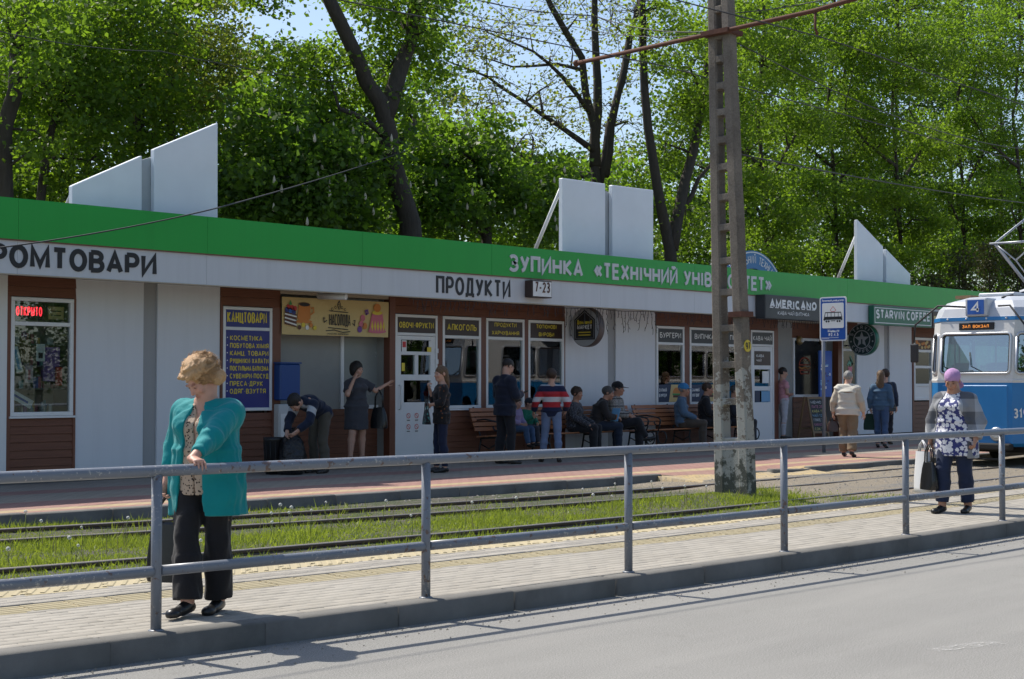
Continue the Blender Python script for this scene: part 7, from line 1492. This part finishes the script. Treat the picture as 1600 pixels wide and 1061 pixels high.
# ================================================================== trees behind the kiosks
def leaf_mat(name, dark, light, trans, tw=.5):
    n = NT(name); g = n.n('NewGeometry'); r = g.outputs['Random Per Island']; big = n.noise(.45, 3, .6)
    f = n.math('ADD', n.math('MULTIPLY', r, .6), n.math('MULTIPLY', big, .5))
    c = n.mix(f, dark, light); n.color(c).set(Roughness=.5, Specular_IOR_Level=.35)
    t = n.n('BsdfTranslucent'); n.l(n.mix(f, tuple(q*.75 for q in trans), trans), t.inputs['Color']); m = n.n('MixShader'); m.inputs[0].default_value = tw
    n.l(n.b.outputs[0], m.inputs[1]); n.l(t.outputs[0], m.inputs[2]); n.l(m.outputs[0], n.out.inputs[0]); return n.m
LEAF_D = leaf_mat('leaf_deep_green', (.040, .078, .014), (.075, .13, .025), (.27, .48, .03), .5)
LEAF_M = leaf_mat('leaf_mid_green', (.058, .108, .018), (.11, .175, .03), (.30, .50, .027), .5)
LEAF_L = leaf_mat('leaf_fresh_green', (.070, .120, .014), (.13, .195, .024), (.30, .48, .027), .52)
LEAF_Y = leaf_mat('leaf_yellow_green', (.09, .12, .022), (.16, .19, .04), (.36, .44, .05), .5)
LEAF_C = leaf_mat('needle_green', (.035, .050, .014), (.10, .085, .03), (.10, .12, .02), .3)
LEAF_S = leaf_mat('leaf_shade_green', (.030, .062, .012), (.060, .105, .02), (.13, .27, .02), .42)  # darker, less translucent leaves: shade inside the wood put into the colour
n = NT('bark'); w = n.noise(7, 5, .7, vec=n.mapped(scale=(1.6, 1.6, .3))); n.color(n.mix(w, (.022, .018, .014), (.085, .070, .055))).set(Roughness=.95).bump(w, 1.0, .04); BARK = n.m
CANDLE = M('chestnut_blossom', (.50, .45, .34), .8, var=.2)
def leaf_cloud(centers, per, sig, size, seed, flat=.5, up=.5):
    r = np.random.default_rng(seed); k = len(centers); P = np.repeat(np.asarray(centers), per, axis=0)
    d = r.normal(0, 1, P.shape)*sig; d[:, 2] *= flat
    P = P+d; N = len(P)
    a = r.normal(0, 1, (N, 3)); a[:, 2] = a[:, 2]*.6-.35; a /= np.linalg.norm(a, axis=1, keepdims=True)
    q = r.normal(0, 1, (N, 3)); q[:, 2] += up; b = np.cross(a, q); b /= np.linalg.norm(b, axis=1, keepdims=True)+1e-9
    L = size*r.uniform(.6, 1.35, (N, 1)); nn = np.cross(a, b)
    V = np.empty((N, 4, 3), dtype=np.float32); V[:, 0] = P; V[:, 1] = P+a*L*.55+b*L*.36+nn*L*.1; V[:, 2] = P+a*L; V[:, 3] = P+a*L*.55-b*L*.36+nn*L*.1
    return V.reshape(-1, 3), np.arange(N*4, dtype=np.int32).reshape(-1, 4)
def tree(label, base, trunks, blobs, mat, per=115, sig=.31, size=.125, seed=0, group=None, candles=0, name='tree', clump_scale=1.0, twigs=0):
    """trunks: [(points, r0, r1)], blobs: [(centre, radii, clumps)]"""
    r = random.Random(seed); t = thing(name, label, 'tree', base, group=group); B = Vector(base)
    mb = MB(); S_ = []
    for pts, r0, r1 in trunks:
        P = []
        for i in range(len(pts)-1):                      # resample with a little wander
            a, b = Vector(pts[i]), Vector(pts[i+1]); k = max(2, int((b-a).length/.8))
            for j in range(k): P.append(a.lerp(b, j/k)+Vector((r.uniform(-1, 1), r.uniform(-1, 1), 0))*.05*(1 if (i or j) else 0))
        P.append(Vector(pts[-1])); n_ = len(P); rs = [r0+(r1-r0)*(i/(n_-1))**.8 for i in range(n_)]
        mb.tube(P, rs, 8); S_ += list(zip(P, rs))
    limbs = []; centers = []
    for c, rd, k in blobs:
        c = Vector(c); cand = [(p, q) for p, q in S_ if p.z < c.z+.5] or S_
        p, q = min(cand, key=lambda w: (w[0]-c).length+.35*abs(w[0].z-(c.z-1.8)))
        mid = p.lerp(c, .5)+Vector((r.uniform(-.4, .4), r.uniform(-.4, .4), .3)); L = (c-p).length
        path = [p.lerp(mid, s*2).lerp(mid.lerp(c, s*2-1) if s > .5 else p.lerp(mid, s*2), 0 if s <= .5 else 1) for s in (0, .25, .5, .75, 1)]
        rr0 = min(q*.75, .03+.018*L); mb.tube(path, [rr0, rr0*.8, rr0*.62, rr0*.45, rr0*.3], 6)
        limbs += [(path[i].lerp(path[i+1], s), rr0*(.8-.13*i)) for i in range(1, 4) for s in (0, .5)]+[(path[4], rr0*.3)]
        for _ in range(k):
            while True:
                u = Vector((r.uniform(-1, 1), r.uniform(-1, 1), r.uniform(-1, 1)))
                if u.length < 1 and (u.length > .35 or r.random() < .3): break
            centers.append(c+Vector((u.x*rd[0], u.y*rd[1], u.z*rd[2])))
    pool = limbs+[w for w in S_[len(S_)//3:]]
    for i, c in enumerate(centers):
        p, q = min(pool, key=lambda w: (w[0]-c).length)
        m_ = p.lerp(c, .55)+Vector((r.uniform(-.15, .15), r.uniform(-.15, .15), .12)); rr = min(q*.6, .035)
        mb.tube([p, m_, c], [rr, rr*.6, .006], 4, cap=False)
        for _ in range(twigs):
            e = c+Vector((r.gauss(0, .5), r.gauss(0, .5), r.gauss(.1, .4))); mb.tube([m_.lerp(c, .6), c.lerp(e, .5)+Vector((0, 0, .05)), e], [.011, .007, .003], 3, cap=False)
    mb.build('trunk', BARK, t)
    V, F = leaf_cloud([tuple(c-B) for c in centers], per, sig*clump_scale, size, seed+5)
    link_mesh('crown', fast_mesh('crown', V, F, mat), t)
    if candles:
        cb = MB(); cc = sorted(centers, key=lambda c: c.y)[:candles*2]
        for c in r.sample(cc, min(candles, len(cc))):
            c = c+Vector((r.gauss(0, .3), -.45, r.gauss(0, .2))); cb.lathe([(.008, 0), (.034, .03), (.032, .09), (.018, .15), (.004, .19)], c, 7)
        cb.build('blossom', CANDLE, t)
    return t
def PX(Y, *pts): return [onY(px, py, Y) for px, py in pts]
def gnd(p): return (p.x, p.y, -.05)
def trunk_from(Y, pts, r0, r1):
    P = PX(Y, *pts); foot = Vector((P[0].x+(P[0].x-P[1].x)*.3, Y, -.05)); return ([foot]+P, r0, r1)
def blob(px, py, Y, rx, rz, k, ry=None):
    c = onY(px, py, Y); return (c, (rx, ry or rx*.8, rz), k)
G1 = 'tall trees rising behind the kiosk roof'
def mk(label, Y, stems, blobs, mat, **kw):
    tr = [trunk_from(Y, p, a, b) if i == 0 else (PX(Y, *p), a, b) for i, (p, a, b) in enumerate(stems)]
    f = tr[0][0][0]; return tree(label, (f.x, f.y, f.z), tr, [blob(q[0], q[1], Y+q[2], q[3], q[4], q[5]) for q in blobs], mat, group=G1, **kw)
mk('dark leaning tree trunk with leaves at the left edge behind the roof', 28.5, [([(4, 330), (10, 200), (30, 80), (60, -60)], .26, .14)], [(20, 40, -.5, 2.6, 1.8, 26), (-70, 130, 0, 2.4, 2.2, 24), (110, -20, 0, 2.6, 1.8, 30), (60, 130, .5, 2.0, 1.4, 18)], LEAF_M, seed=1)
mk('thin crooked tree behind the kiosk roof, second from the left edge', 29.5, [([(62, 330), (72, 230), (92, 160), (150, 70), (190, -20)], .16, .05)], [(120, 130, 0, 1.8, 1.4, 22), (170, 60, -.4, 2.0, 1.5, 26), (30, 230, .4, 1.5, 1.6, 18), (140, 250, .6, 1.6, 1.4, 18)], LEAF_M, seed=2)
mk('slim straight tree directly behind the gap between the tall sloping roof leaves', 30.5, [([(219, 330), (219, 200), (212, 110), (204, -60)], .17, .10)], [(200, 70, -.6, 2.0, 1.5, 28), (250, 150, 0, 1.8, 1.4, 22), (160, 190, .5, 1.8, 1.3, 18), (230, -30, 0, 2.4, 1.5, 28)], LEAF_L, seed=3)
mk('slim tree with yellowish leaves beside the tall sloping roof leaf', 31.5, [([(268, 330), (265, 160), (272, 60), (268, -60)], .15, .09)], [(300, 60, -.5, 2.0, 1.5, 26), (310, 15, 0, 1.3, 1.4, 20), (300, 170, .3, 1.5, 1.1, 18), (345, 110, .6, 1.3, 1.1, 16)], LEAF_Y, seed=4, size=.105)
mk('big dark forked tree behind the roof with crown cut by the top edge', 26.4, [([(640, 350), (618, 270), (605, 210), (592, 160), (560, 95), (500, -30)], .36, .15), ([(600, 185), (628, 110), (640, 60), (655, -50)], .24, .14), ([(606, 215), (570, 185), (530, 170)], .10, .05)], [(575, 25, 1.4, 1.3, 1.0, 16), (650, 20, -.2, 1.5, 1.4, 26), (668, 90, .8, .7, .8, 9), (520, 110, 1.2, 1.5, .7, 18), (460, 100, 1.2, 1.2, .6, 12), (600, 120, 1.6, 1.0, 1.0, 10), (410, -20, .6, 1.0, .7, 10), (640, 180, 1.4, .7, .7, 7)], LEAF_M, seed=5, per=120)
mk('sparse many stemmed tree with few leaves against the sky', 30.0, [([(930, 300), (927, 200), (908, 90), (860, 10), (830, -60)], .27, .07), ([(930, 260), (934, 130), (930, 40), (926, -60)], .19, .08), ([(944, 275), (962, 160), (985, 60), (1005, -50)], .17, .06), ([(938, 285), (950, 200), (975, 130), (990, 30)], .12, .05), ([(928, 235), (880, 200), (820, 160), (760, 120), (700, 96)], .11, .02), ([(924, 180), (880, 120), (835, 80), (760, 50)], .09, .02), ([(920, 275), (860, 265), (800, 235), (740, 180)], .12, .03), ([(912, 110), (870, 100), (800, 105), (740, 85)], .07, .015)], [(700, 70, .2, 1.1, .7, 12), (780, 160, .1, 1.2, .7, 12), (900, 170, .4, 1.1, .8, 12), (1000, 30, .2, 1.2, .9, 14), (760, 100, 0, 1.6, 1.0, 16), (720, 40, 0, 1.4, .9, 14), (800, 40, .3, 1.5, 1.0, 16), (860, 130, 0, 1.3, .9, 12), (880, 30, 0, 1.2, 1.0, 12), (960, 40, 0, 1.4, 1.2, 18), (1000, 110, .3, 1.2, 1.2, 16), (830, 210, .4, 1.6, .9, 16), (960, 210, .5, 1.3, .9, 14), (720, 150, .2, 1.2, .9, 12)], LEAF_Y, seed=6, per=26, sig=.5, size=.11, twigs=3)
mk('dark twin trunk tree splitting low behind the roof beside the concrete pole', 27.5, [([(1050, 410), (1044, 370), (1025, 300), (1012, 200), (1006, 80), (1000, -40)], .27, .10), ([(1049, 390), (1062, 320), (1082, 240), (1100, 150), (1112, 40)], .22, .09), ([(1064, 330), (1092, 280), (1118, 250)], .09, .05)], [(1030, 60, -.4, 1.2, 1.4, 20), (1090, 90, -.5, 1.6, 1.5, 30), (1075, 180, 0, 1.1, 1.0, 16), (1040, 240, .8, 1.0, .9, 12), (1130, 180, .3, 1.3, 1.3, 20), (1010, 320, .8, .9, .7, 10), (1080, 350, .5, 1.1, .7, 14)], LEAF_L, seed=7, size=.11)
for k, (px, lb, mt, top, Y) in enumerate([(1190, 'fresh green maple just right of the concrete pole behind the roof', LEAF_L, 40, 29.0), (1300, 'bright maple above the tram stop sign behind the roof', LEAF_M, 70, 30.5), (1400, 'bright maple behind the stepped roof board', LEAF_L, 60, 29.0), (1500, 'leafy maple above the tram number box', LEAF_M, 80, 31.0), (1590, 'leafy maple at the right edge behind the pantograph', LEAF_M, 60, 29.0)]):
    q = 3.2+.6*(k % 2)
    mk(lb, Y, [([(px+8, 430), (px+4, 300), (px-6, 180), (px+5, 60), (px, -60)], .11, .05), ([(px+4, 300), (px+40, 230), (px+70, 190)], .09, .03), ([(px, 260), (px-50, 220), (px-80, 170)], .08, .03)], [(px-50, top, -.6, 1.9, 1.4, 34), (px+40, top+40, -.9, 2.0, 1.3, 36), (px-40, top+130, -.4, 1.9, 1.2, 34), (px+45, top+170, -.2, 1.8, 1.2, 30), (px, top-60, 0, 2.4, 1.6, 30), (px-20, top+240, .3, 1.7, .9, 22), (px+30, 380, .8, 1.5, .8, 16), (px-8, 405, -.9, 1.4, .7, 20), (px+45, 345, -1.0, 1.3, .8, 18), (px-30, 300, -1.1, 1.2, .7, 16)], mt, seed=20+k, per=112)
mk('dark chestnut with pale blossom candles beside the tall sloping roof leaf', 27.0, [([(470, 360), (465, 280), (455, 200)], .22, .10)], [(420, 190, 0, 1.5, 1.0, 26), (470, 250, -.4, 1.8, 1.1, 34), (400, 290, -.2, 1.5, 1.0, 28), (530, 250, 0, 1.5, 1.0, 26), (545, 320, .2, 1.4, .9, 26), (480, 330, -.3, 1.7, .8, 30), (370, 330, 0, 1.0, .9, 16), (560, 190, .4, 1.4, .8, 18)], LEAF_D, seed=30, per=110, size=.15, candles=24)
mk('dark chestnut with pale blossom candles left of the level roof board', 28.0, [([(760, 370), (765, 310), (755, 260)], .22, .10)], [(700, 260, 0, 1.5, 1.0, 26), (690, 320, -.3, 1.5, .9, 28), (760, 300, -.3, 1.6, 1.0, 30), (820, 330, 0, 1.4, .9, 24), (850, 280, .3, 1.3, .8, 20), (740, 215, .3, 1.3, .7, 16), (670, 230, .6, .9, .7, 12), (650, 330, .4, 1.0, .7, 14)], LEAF_D, seed=31, per=110, size=.15, candles=20)
# denser wood further back
mesh_pool = []
def wood(px, Y, top_py, w, mat, seed, gap=0):
    ct = onY(px, top_py, Y); h = ct.z; r = random.Random(seed); bl = []
    levels = max(3, int((h-1.5)/1.9))
    for i in range(levels):
        z = 2.6+(h-3.2)*i/(levels-1); ww = w*(1-.35*abs(i/(levels-1)-.45))
        for s in (-1, 1): bl.append(((ct.x+s*ww*.45+r.uniform(-.5, .5), Y+r.uniform(-1, .6), z+r.uniform(-.4, .4)), (ww*.6, ww*.45, 1.15), 12))
    tree('leafy tree in the shady wood behind the kiosk row', (ct.x, Y, -.05), [([(ct.x, Y, -.05), (ct.x+r.uniform(-.4, .4), Y, h*.5), (ct.x, Y, h*.92)], .2, .05)], bl, mat, per=70, sig=.5, size=.19, seed=seed, group='trees of the wood behind the kiosk row')
tops = [(-150, -60), (-40, -80), (60, -60), (150, -90), (240, -60), (315, 90), (420, 165), (510, 170), (595, 120), (680, 215), (760, 235), (840, 250), (920, 270), (1000, 260), (1080, 150), (1160, 10), (1240, -40), (1320, -60), (1400, -60), (1480, -40), (1560, -60), (1650, -60)]
for k, (px, py) in enumerate(tops):
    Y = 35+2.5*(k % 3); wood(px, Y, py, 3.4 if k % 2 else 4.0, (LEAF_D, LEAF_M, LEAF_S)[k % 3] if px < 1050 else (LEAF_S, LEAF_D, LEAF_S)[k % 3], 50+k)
for k, (px, py) in enumerate([(-60, 250), (110, 250), (300, 240), (480, 260), (660, 280), (860, 290), (1000, 300), (1150, 280), (1290, 260), (1420, 250), (1560, 260)]):
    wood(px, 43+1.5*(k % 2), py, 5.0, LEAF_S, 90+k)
# browning conifer hedge above the tram
for k, (px, py) in enumerate([(1500, 395), (1545, 375), (1590, 385), (1455, 425)]):
    c = onY(px, py, 26.5); tree('browning conifer behind the far end of the roof', (c.x, 26.5, -.05), [([(c.x, 26.5, -.05), (c.x, 26.5, c.z-.3)], .09, .02)], [((c.x, 26.5, c.z-.5-.75*i), (.45+.16*i, .5, .5), 9) for i in range(4)], LEAF_C, per=60, sig=.26, size=.11, seed=130+k, group='browning conifers above the tram')
# ================================================================== grass and dandelions in the track bed
GRASS = leaf_mat('grass_blade', (.11, .155, .02), (.23, .27, .05), (.42, .53, .05), .42); r = np.random.default_rng(3)
def gden(x, y):
    """how thickly the grass grows"""
    a = np.array([yr1(q) for q in x]); c = np.array([yr3(q) for q in x]); e = np.array([yk(q)+2.30 for q in x]); far = np.array([yp(q) for q in x])
    n1 = .5+.5*np.sin(x*1.3+1.7*np.sin(y*2.1))*np.sin(y*1.9+.8*np.sin(x*.9)); n2 = .5+.5*np.sin(x*5.1+y*2.2)*np.sin(y*6.3-x*1.4)
    d = np.zeros_like(x); mid = (y < a-1.10) & (y > c+.06); d[mid] = 1.0
    t12 = (y < a-.04) & (y > a-1.02); d[t12] = (.40*np.clip((13.0-x[t12])/4, 0, 1)+.05)
    t0 = (y > a+.05) & (y < far-.02); d[t0] = .75*np.clip((12.2-x[t0])/2.5, 0, 1)
    t34 = (y < c-.05) & (y > e+.03); d[t34] = .55*np.clip((19-x[t34])/3, 0, 1)+.0
    d *= np.clip(-.08+.95*n1+.5*n2, 0, 1.1); d *= np.clip((17.6-x-.5*np.sin(y*3))/1.0, 0, 1)
    d = np.maximum(d, 1.2*np.exp(-((x-15.9)**2*1.5+(y-10.75)**2*3.0))); d *= ~((np.abs(x-PXX) < .16) & (np.abs(y-PYY) < .36)); return d
N0 = 330000; gx = r.uniform(2.5, 18.5, N0); gy = r.uniform(9.0, 15.2, N0); keep = r.random(N0) < gden(gx, gy); gx, gy = gx[keep], gy[keep]; N0 = len(gx)
near = np.clip((19-gx)/10, .4, 1.2); hgt = r.gamma(3.0, .0118, N0)*(1.0+.5*np.sin(gx*2.3)*np.sin(gy*2.9)); hgt = np.clip(hgt, .02, .19); wid = r.uniform(.004, .010, N0)+hgt*.02
an = r.uniform(0, 6.283, N0); le = hgt*r.uniform(.15, .75, N0); la = r.uniform(0, 6.283, N0); gz = np.array([bedz(a, b) for a, b in zip(gx, gy)])-.004
V = np.empty((N0, 3, 3), dtype=np.float32); V[:, 0] = np.stack([gx-np.cos(an)*wid/2, gy-np.sin(an)*wid/2, gz], 1); V[:, 1] = np.stack([gx+np.cos(an)*wid/2, gy+np.sin(an)*wid/2, gz], 1); V[:, 2] = np.stack([gx+np.cos(la)*le, gy+np.sin(la)*le, gz+hgt], 1)
wl_ = r.random(N0) < .16                                  # broad weed leaves among the blades
V[wl_, 0] -= (np.stack([np.cos(an[wl_]), np.sin(an[wl_]), 0*an[wl_]], 1)*.012); V[wl_, 1] += (np.stack([np.cos(an[wl_]), np.sin(an[wl_]), 0*an[wl_]], 1)*.012); V[wl_, 2, 2] -= hgt[wl_]*.45
tag(link_mesh('track_grass', fast_mesh('track_grass', V.reshape(-1, 3), np.arange(N0*3).reshape(-1, 3), GRASS)), 'rough green grass and weeds growing between the tram rails', 'grass', kind='stuff')
n = NT('seed_head'); tr = n.n('BsdfTransparent'); df = n.n('BsdfDiffuse'); df.inputs[0].default_value = (.70, .69, .64, 1); mx = n.n('MixShader'); n.l(n.ramp(n.noise(130, 2, obj=True), [(.42, 0), (.52, 1)]), mx.inputs[0]); n.l(tr.outputs[0], mx.inputs[1]); n.l(df.outputs[0], mx.inputs[2]); n.l(mx.outputs[0], n.out.inputs[0]); SEED = n.m
STALK = M('dandelion_stalk', (.16, .20, .06), .7); hm = MB().ball((0, 0, 0), .016, 10, 7).mesh('seed_head', SEED); rr_ = random.Random(4); cnt = 0
while cnt < 46:
    xx = rr_.uniform(4.2, 15.5); c3 = yr3(xx); lo_, hi_ = (c3+.12, yr1(xx)-1.2) if rr_.random() < .85 else (yr1(xx)-.95, yr1(xx)-.1)
    if hi_ <= lo_ or (xx > 10 and rr_.random() < .55): continue
    yy = rr_.uniform(lo_, hi_); h_ = rr_.uniform(.12, .26); z = bedz(xx, yy); cnt += 1
    t = thing('dandelion', 'dandelion clock on a thin stalk in the track grass', 'dandelion', (xx, yy, z), group='dandelions gone to seed between the rails')
    lx, ly = rr_.uniform(-.03, .03), rr_.uniform(-.03, .03); MB().tube([(0, 0, 0), (lx*.4, ly*.4, h_*.6), (lx, ly, h_)], .0028, 4).build('stalk', STALK, t, world=False); o = link_mesh('seed_head', hm, t, (lx, ly, h_+.015)); o.scale = (rr_.uniform(.8, 1.2),)*3
# tall weed stalks
mb = MB()
for k in range(70):
    xx = rr_.uniform(4.2, 15.5); yy = rr_.uniform(yr3(xx)+.1, yr1(xx)-1.15); h_ = rr_.uniform(.14, .30); z = bedz(xx, yy); mb.tube([(xx, yy, z), (xx+rr_.uniform(-.03, .03), yy, z+h_*.6), (xx+rr_.uniform(-.07, .07), yy+rr_.uniform(-.05, .05), z+h_)], [.003, .0025, .001], 4, cap=False)
tag(mb.build('dry_weed_stalks', M('dry_stalk', (.30, .24, .11), .8)), 'dry weed stalks among the track grass', 'weeds', kind='stuff')
# roadside trees across the street (they show as reflections in the panes)
src = [o for o in C.objects if o.get('group') == 'trees of the wood behind the kiosk row'][:4]; q = random.Random(2)
for k in range(14):
    s_ = src[k % 4]; tx, ty = 6+k*4.6, -20-q.uniform(0, 5); c = bpy.data.objects.new('roadside_tree', None); C.objects.link(c); c.location = (tx, ty, -.05); c.rotation_euler = (0, 0, q.uniform(0, 6)); tag(c, 'leafy roadside tree across the street from the kiosks', 'tree', 'trees across the street')
    for ch in s_.children: d = ch.copy(); C.objects.link(d); d.parent = c

# grit and scraps lying in the gutter
q = random.Random(6); GRIT = M('gutter_grit', (.22, .20, .17), .95, var=.4, vs=30); mb = MB()
for k in range(900):
    xx = q.uniform(2.5, 22); yy = kerbY(xx)-abs(q.gauss(.02, .22)); s_ = q.uniform(.004, .013); mb.add([(xx-s_, yy, 0), (xx, yy-s_, 0), (xx+s_*1.2, yy, 0), (xx, yy+s_, 0), (xx, yy, s_*.9)], [(0, 1, 4), (1, 2, 4), (2, 3, 4), (3, 0, 4)])
tag(mb.build('gutter_grit', GRIT), 'loose grit and small stones along the kerb gutter', 'grit', kind='stuff')
FADED = NT('faded_road_paint'); f_ = FADED.noise(45, 4, .75); tr = FADED.n('BsdfTransparent'); mx = FADED.n('MixShader'); FADED.color((.55, .54, .51)).set(Roughness=.9); FADED.l(FADED.ramp(f_, [(.50, 0), (.60, .7)]), mx.inputs[0]); FADED.l(tr.outputs[0], mx.inputs[1]); FADED.l(FADED.b.outputs[0], mx.inputs[2]); FADED.l(mx.outputs[0], FADED.out.inputs[0])
A, B = onZ(1455, 1016, .004), onZ(1560, 1003, .004); dv = (B-A).normalized(); pv_ = Vector((-dv.y, dv.x, 0))*.06
tag(link_mesh('faded_lane_marking', fast_mesh('faded_lane_marking', [A-pv_, B-pv_, B+pv_, A+pv_], [(0, 1, 2, 3)], FADED.m)), kind='structure')

# loose ballast stones on the bare crossing ground
q = random.Random(16); mb = MB()
for k in range(1500):
    xx = q.uniform(11, 25); yy = q.uniform(yk(xx)+2.4, yp(xx)-.05)
    if xx < 16.5 and yy < yr1(xx)+.05: continue
    s_ = q.uniform(.008, .026); z = bedz(xx, yy)-.004; a = q.uniform(0, 6.28); ca, sa = math.cos(a)*s_, math.sin(a)*s_
    mb.add([(xx+ca, yy+sa, z), (xx-sa, yy+ca, z), (xx-ca*1.3, yy-sa*1.3, z), (xx+sa, yy-ca, z), (xx+ca*.3, yy+sa*.2, z+s_*.9), (xx-ca*.4, yy, z+s_*.7)], [(0, 1, 4), (1, 5, 4), (1, 2, 5), (2, 3, 5), (3, 4, 5), (3, 0, 4)])
tag(mb.build('ballast_stones', M('ballast_stone', (.30, .275, .235), .95, var=.35, vs=25)), 'loose ballast stones on the bare ground by the rails', 'gravel', kind='stuff')
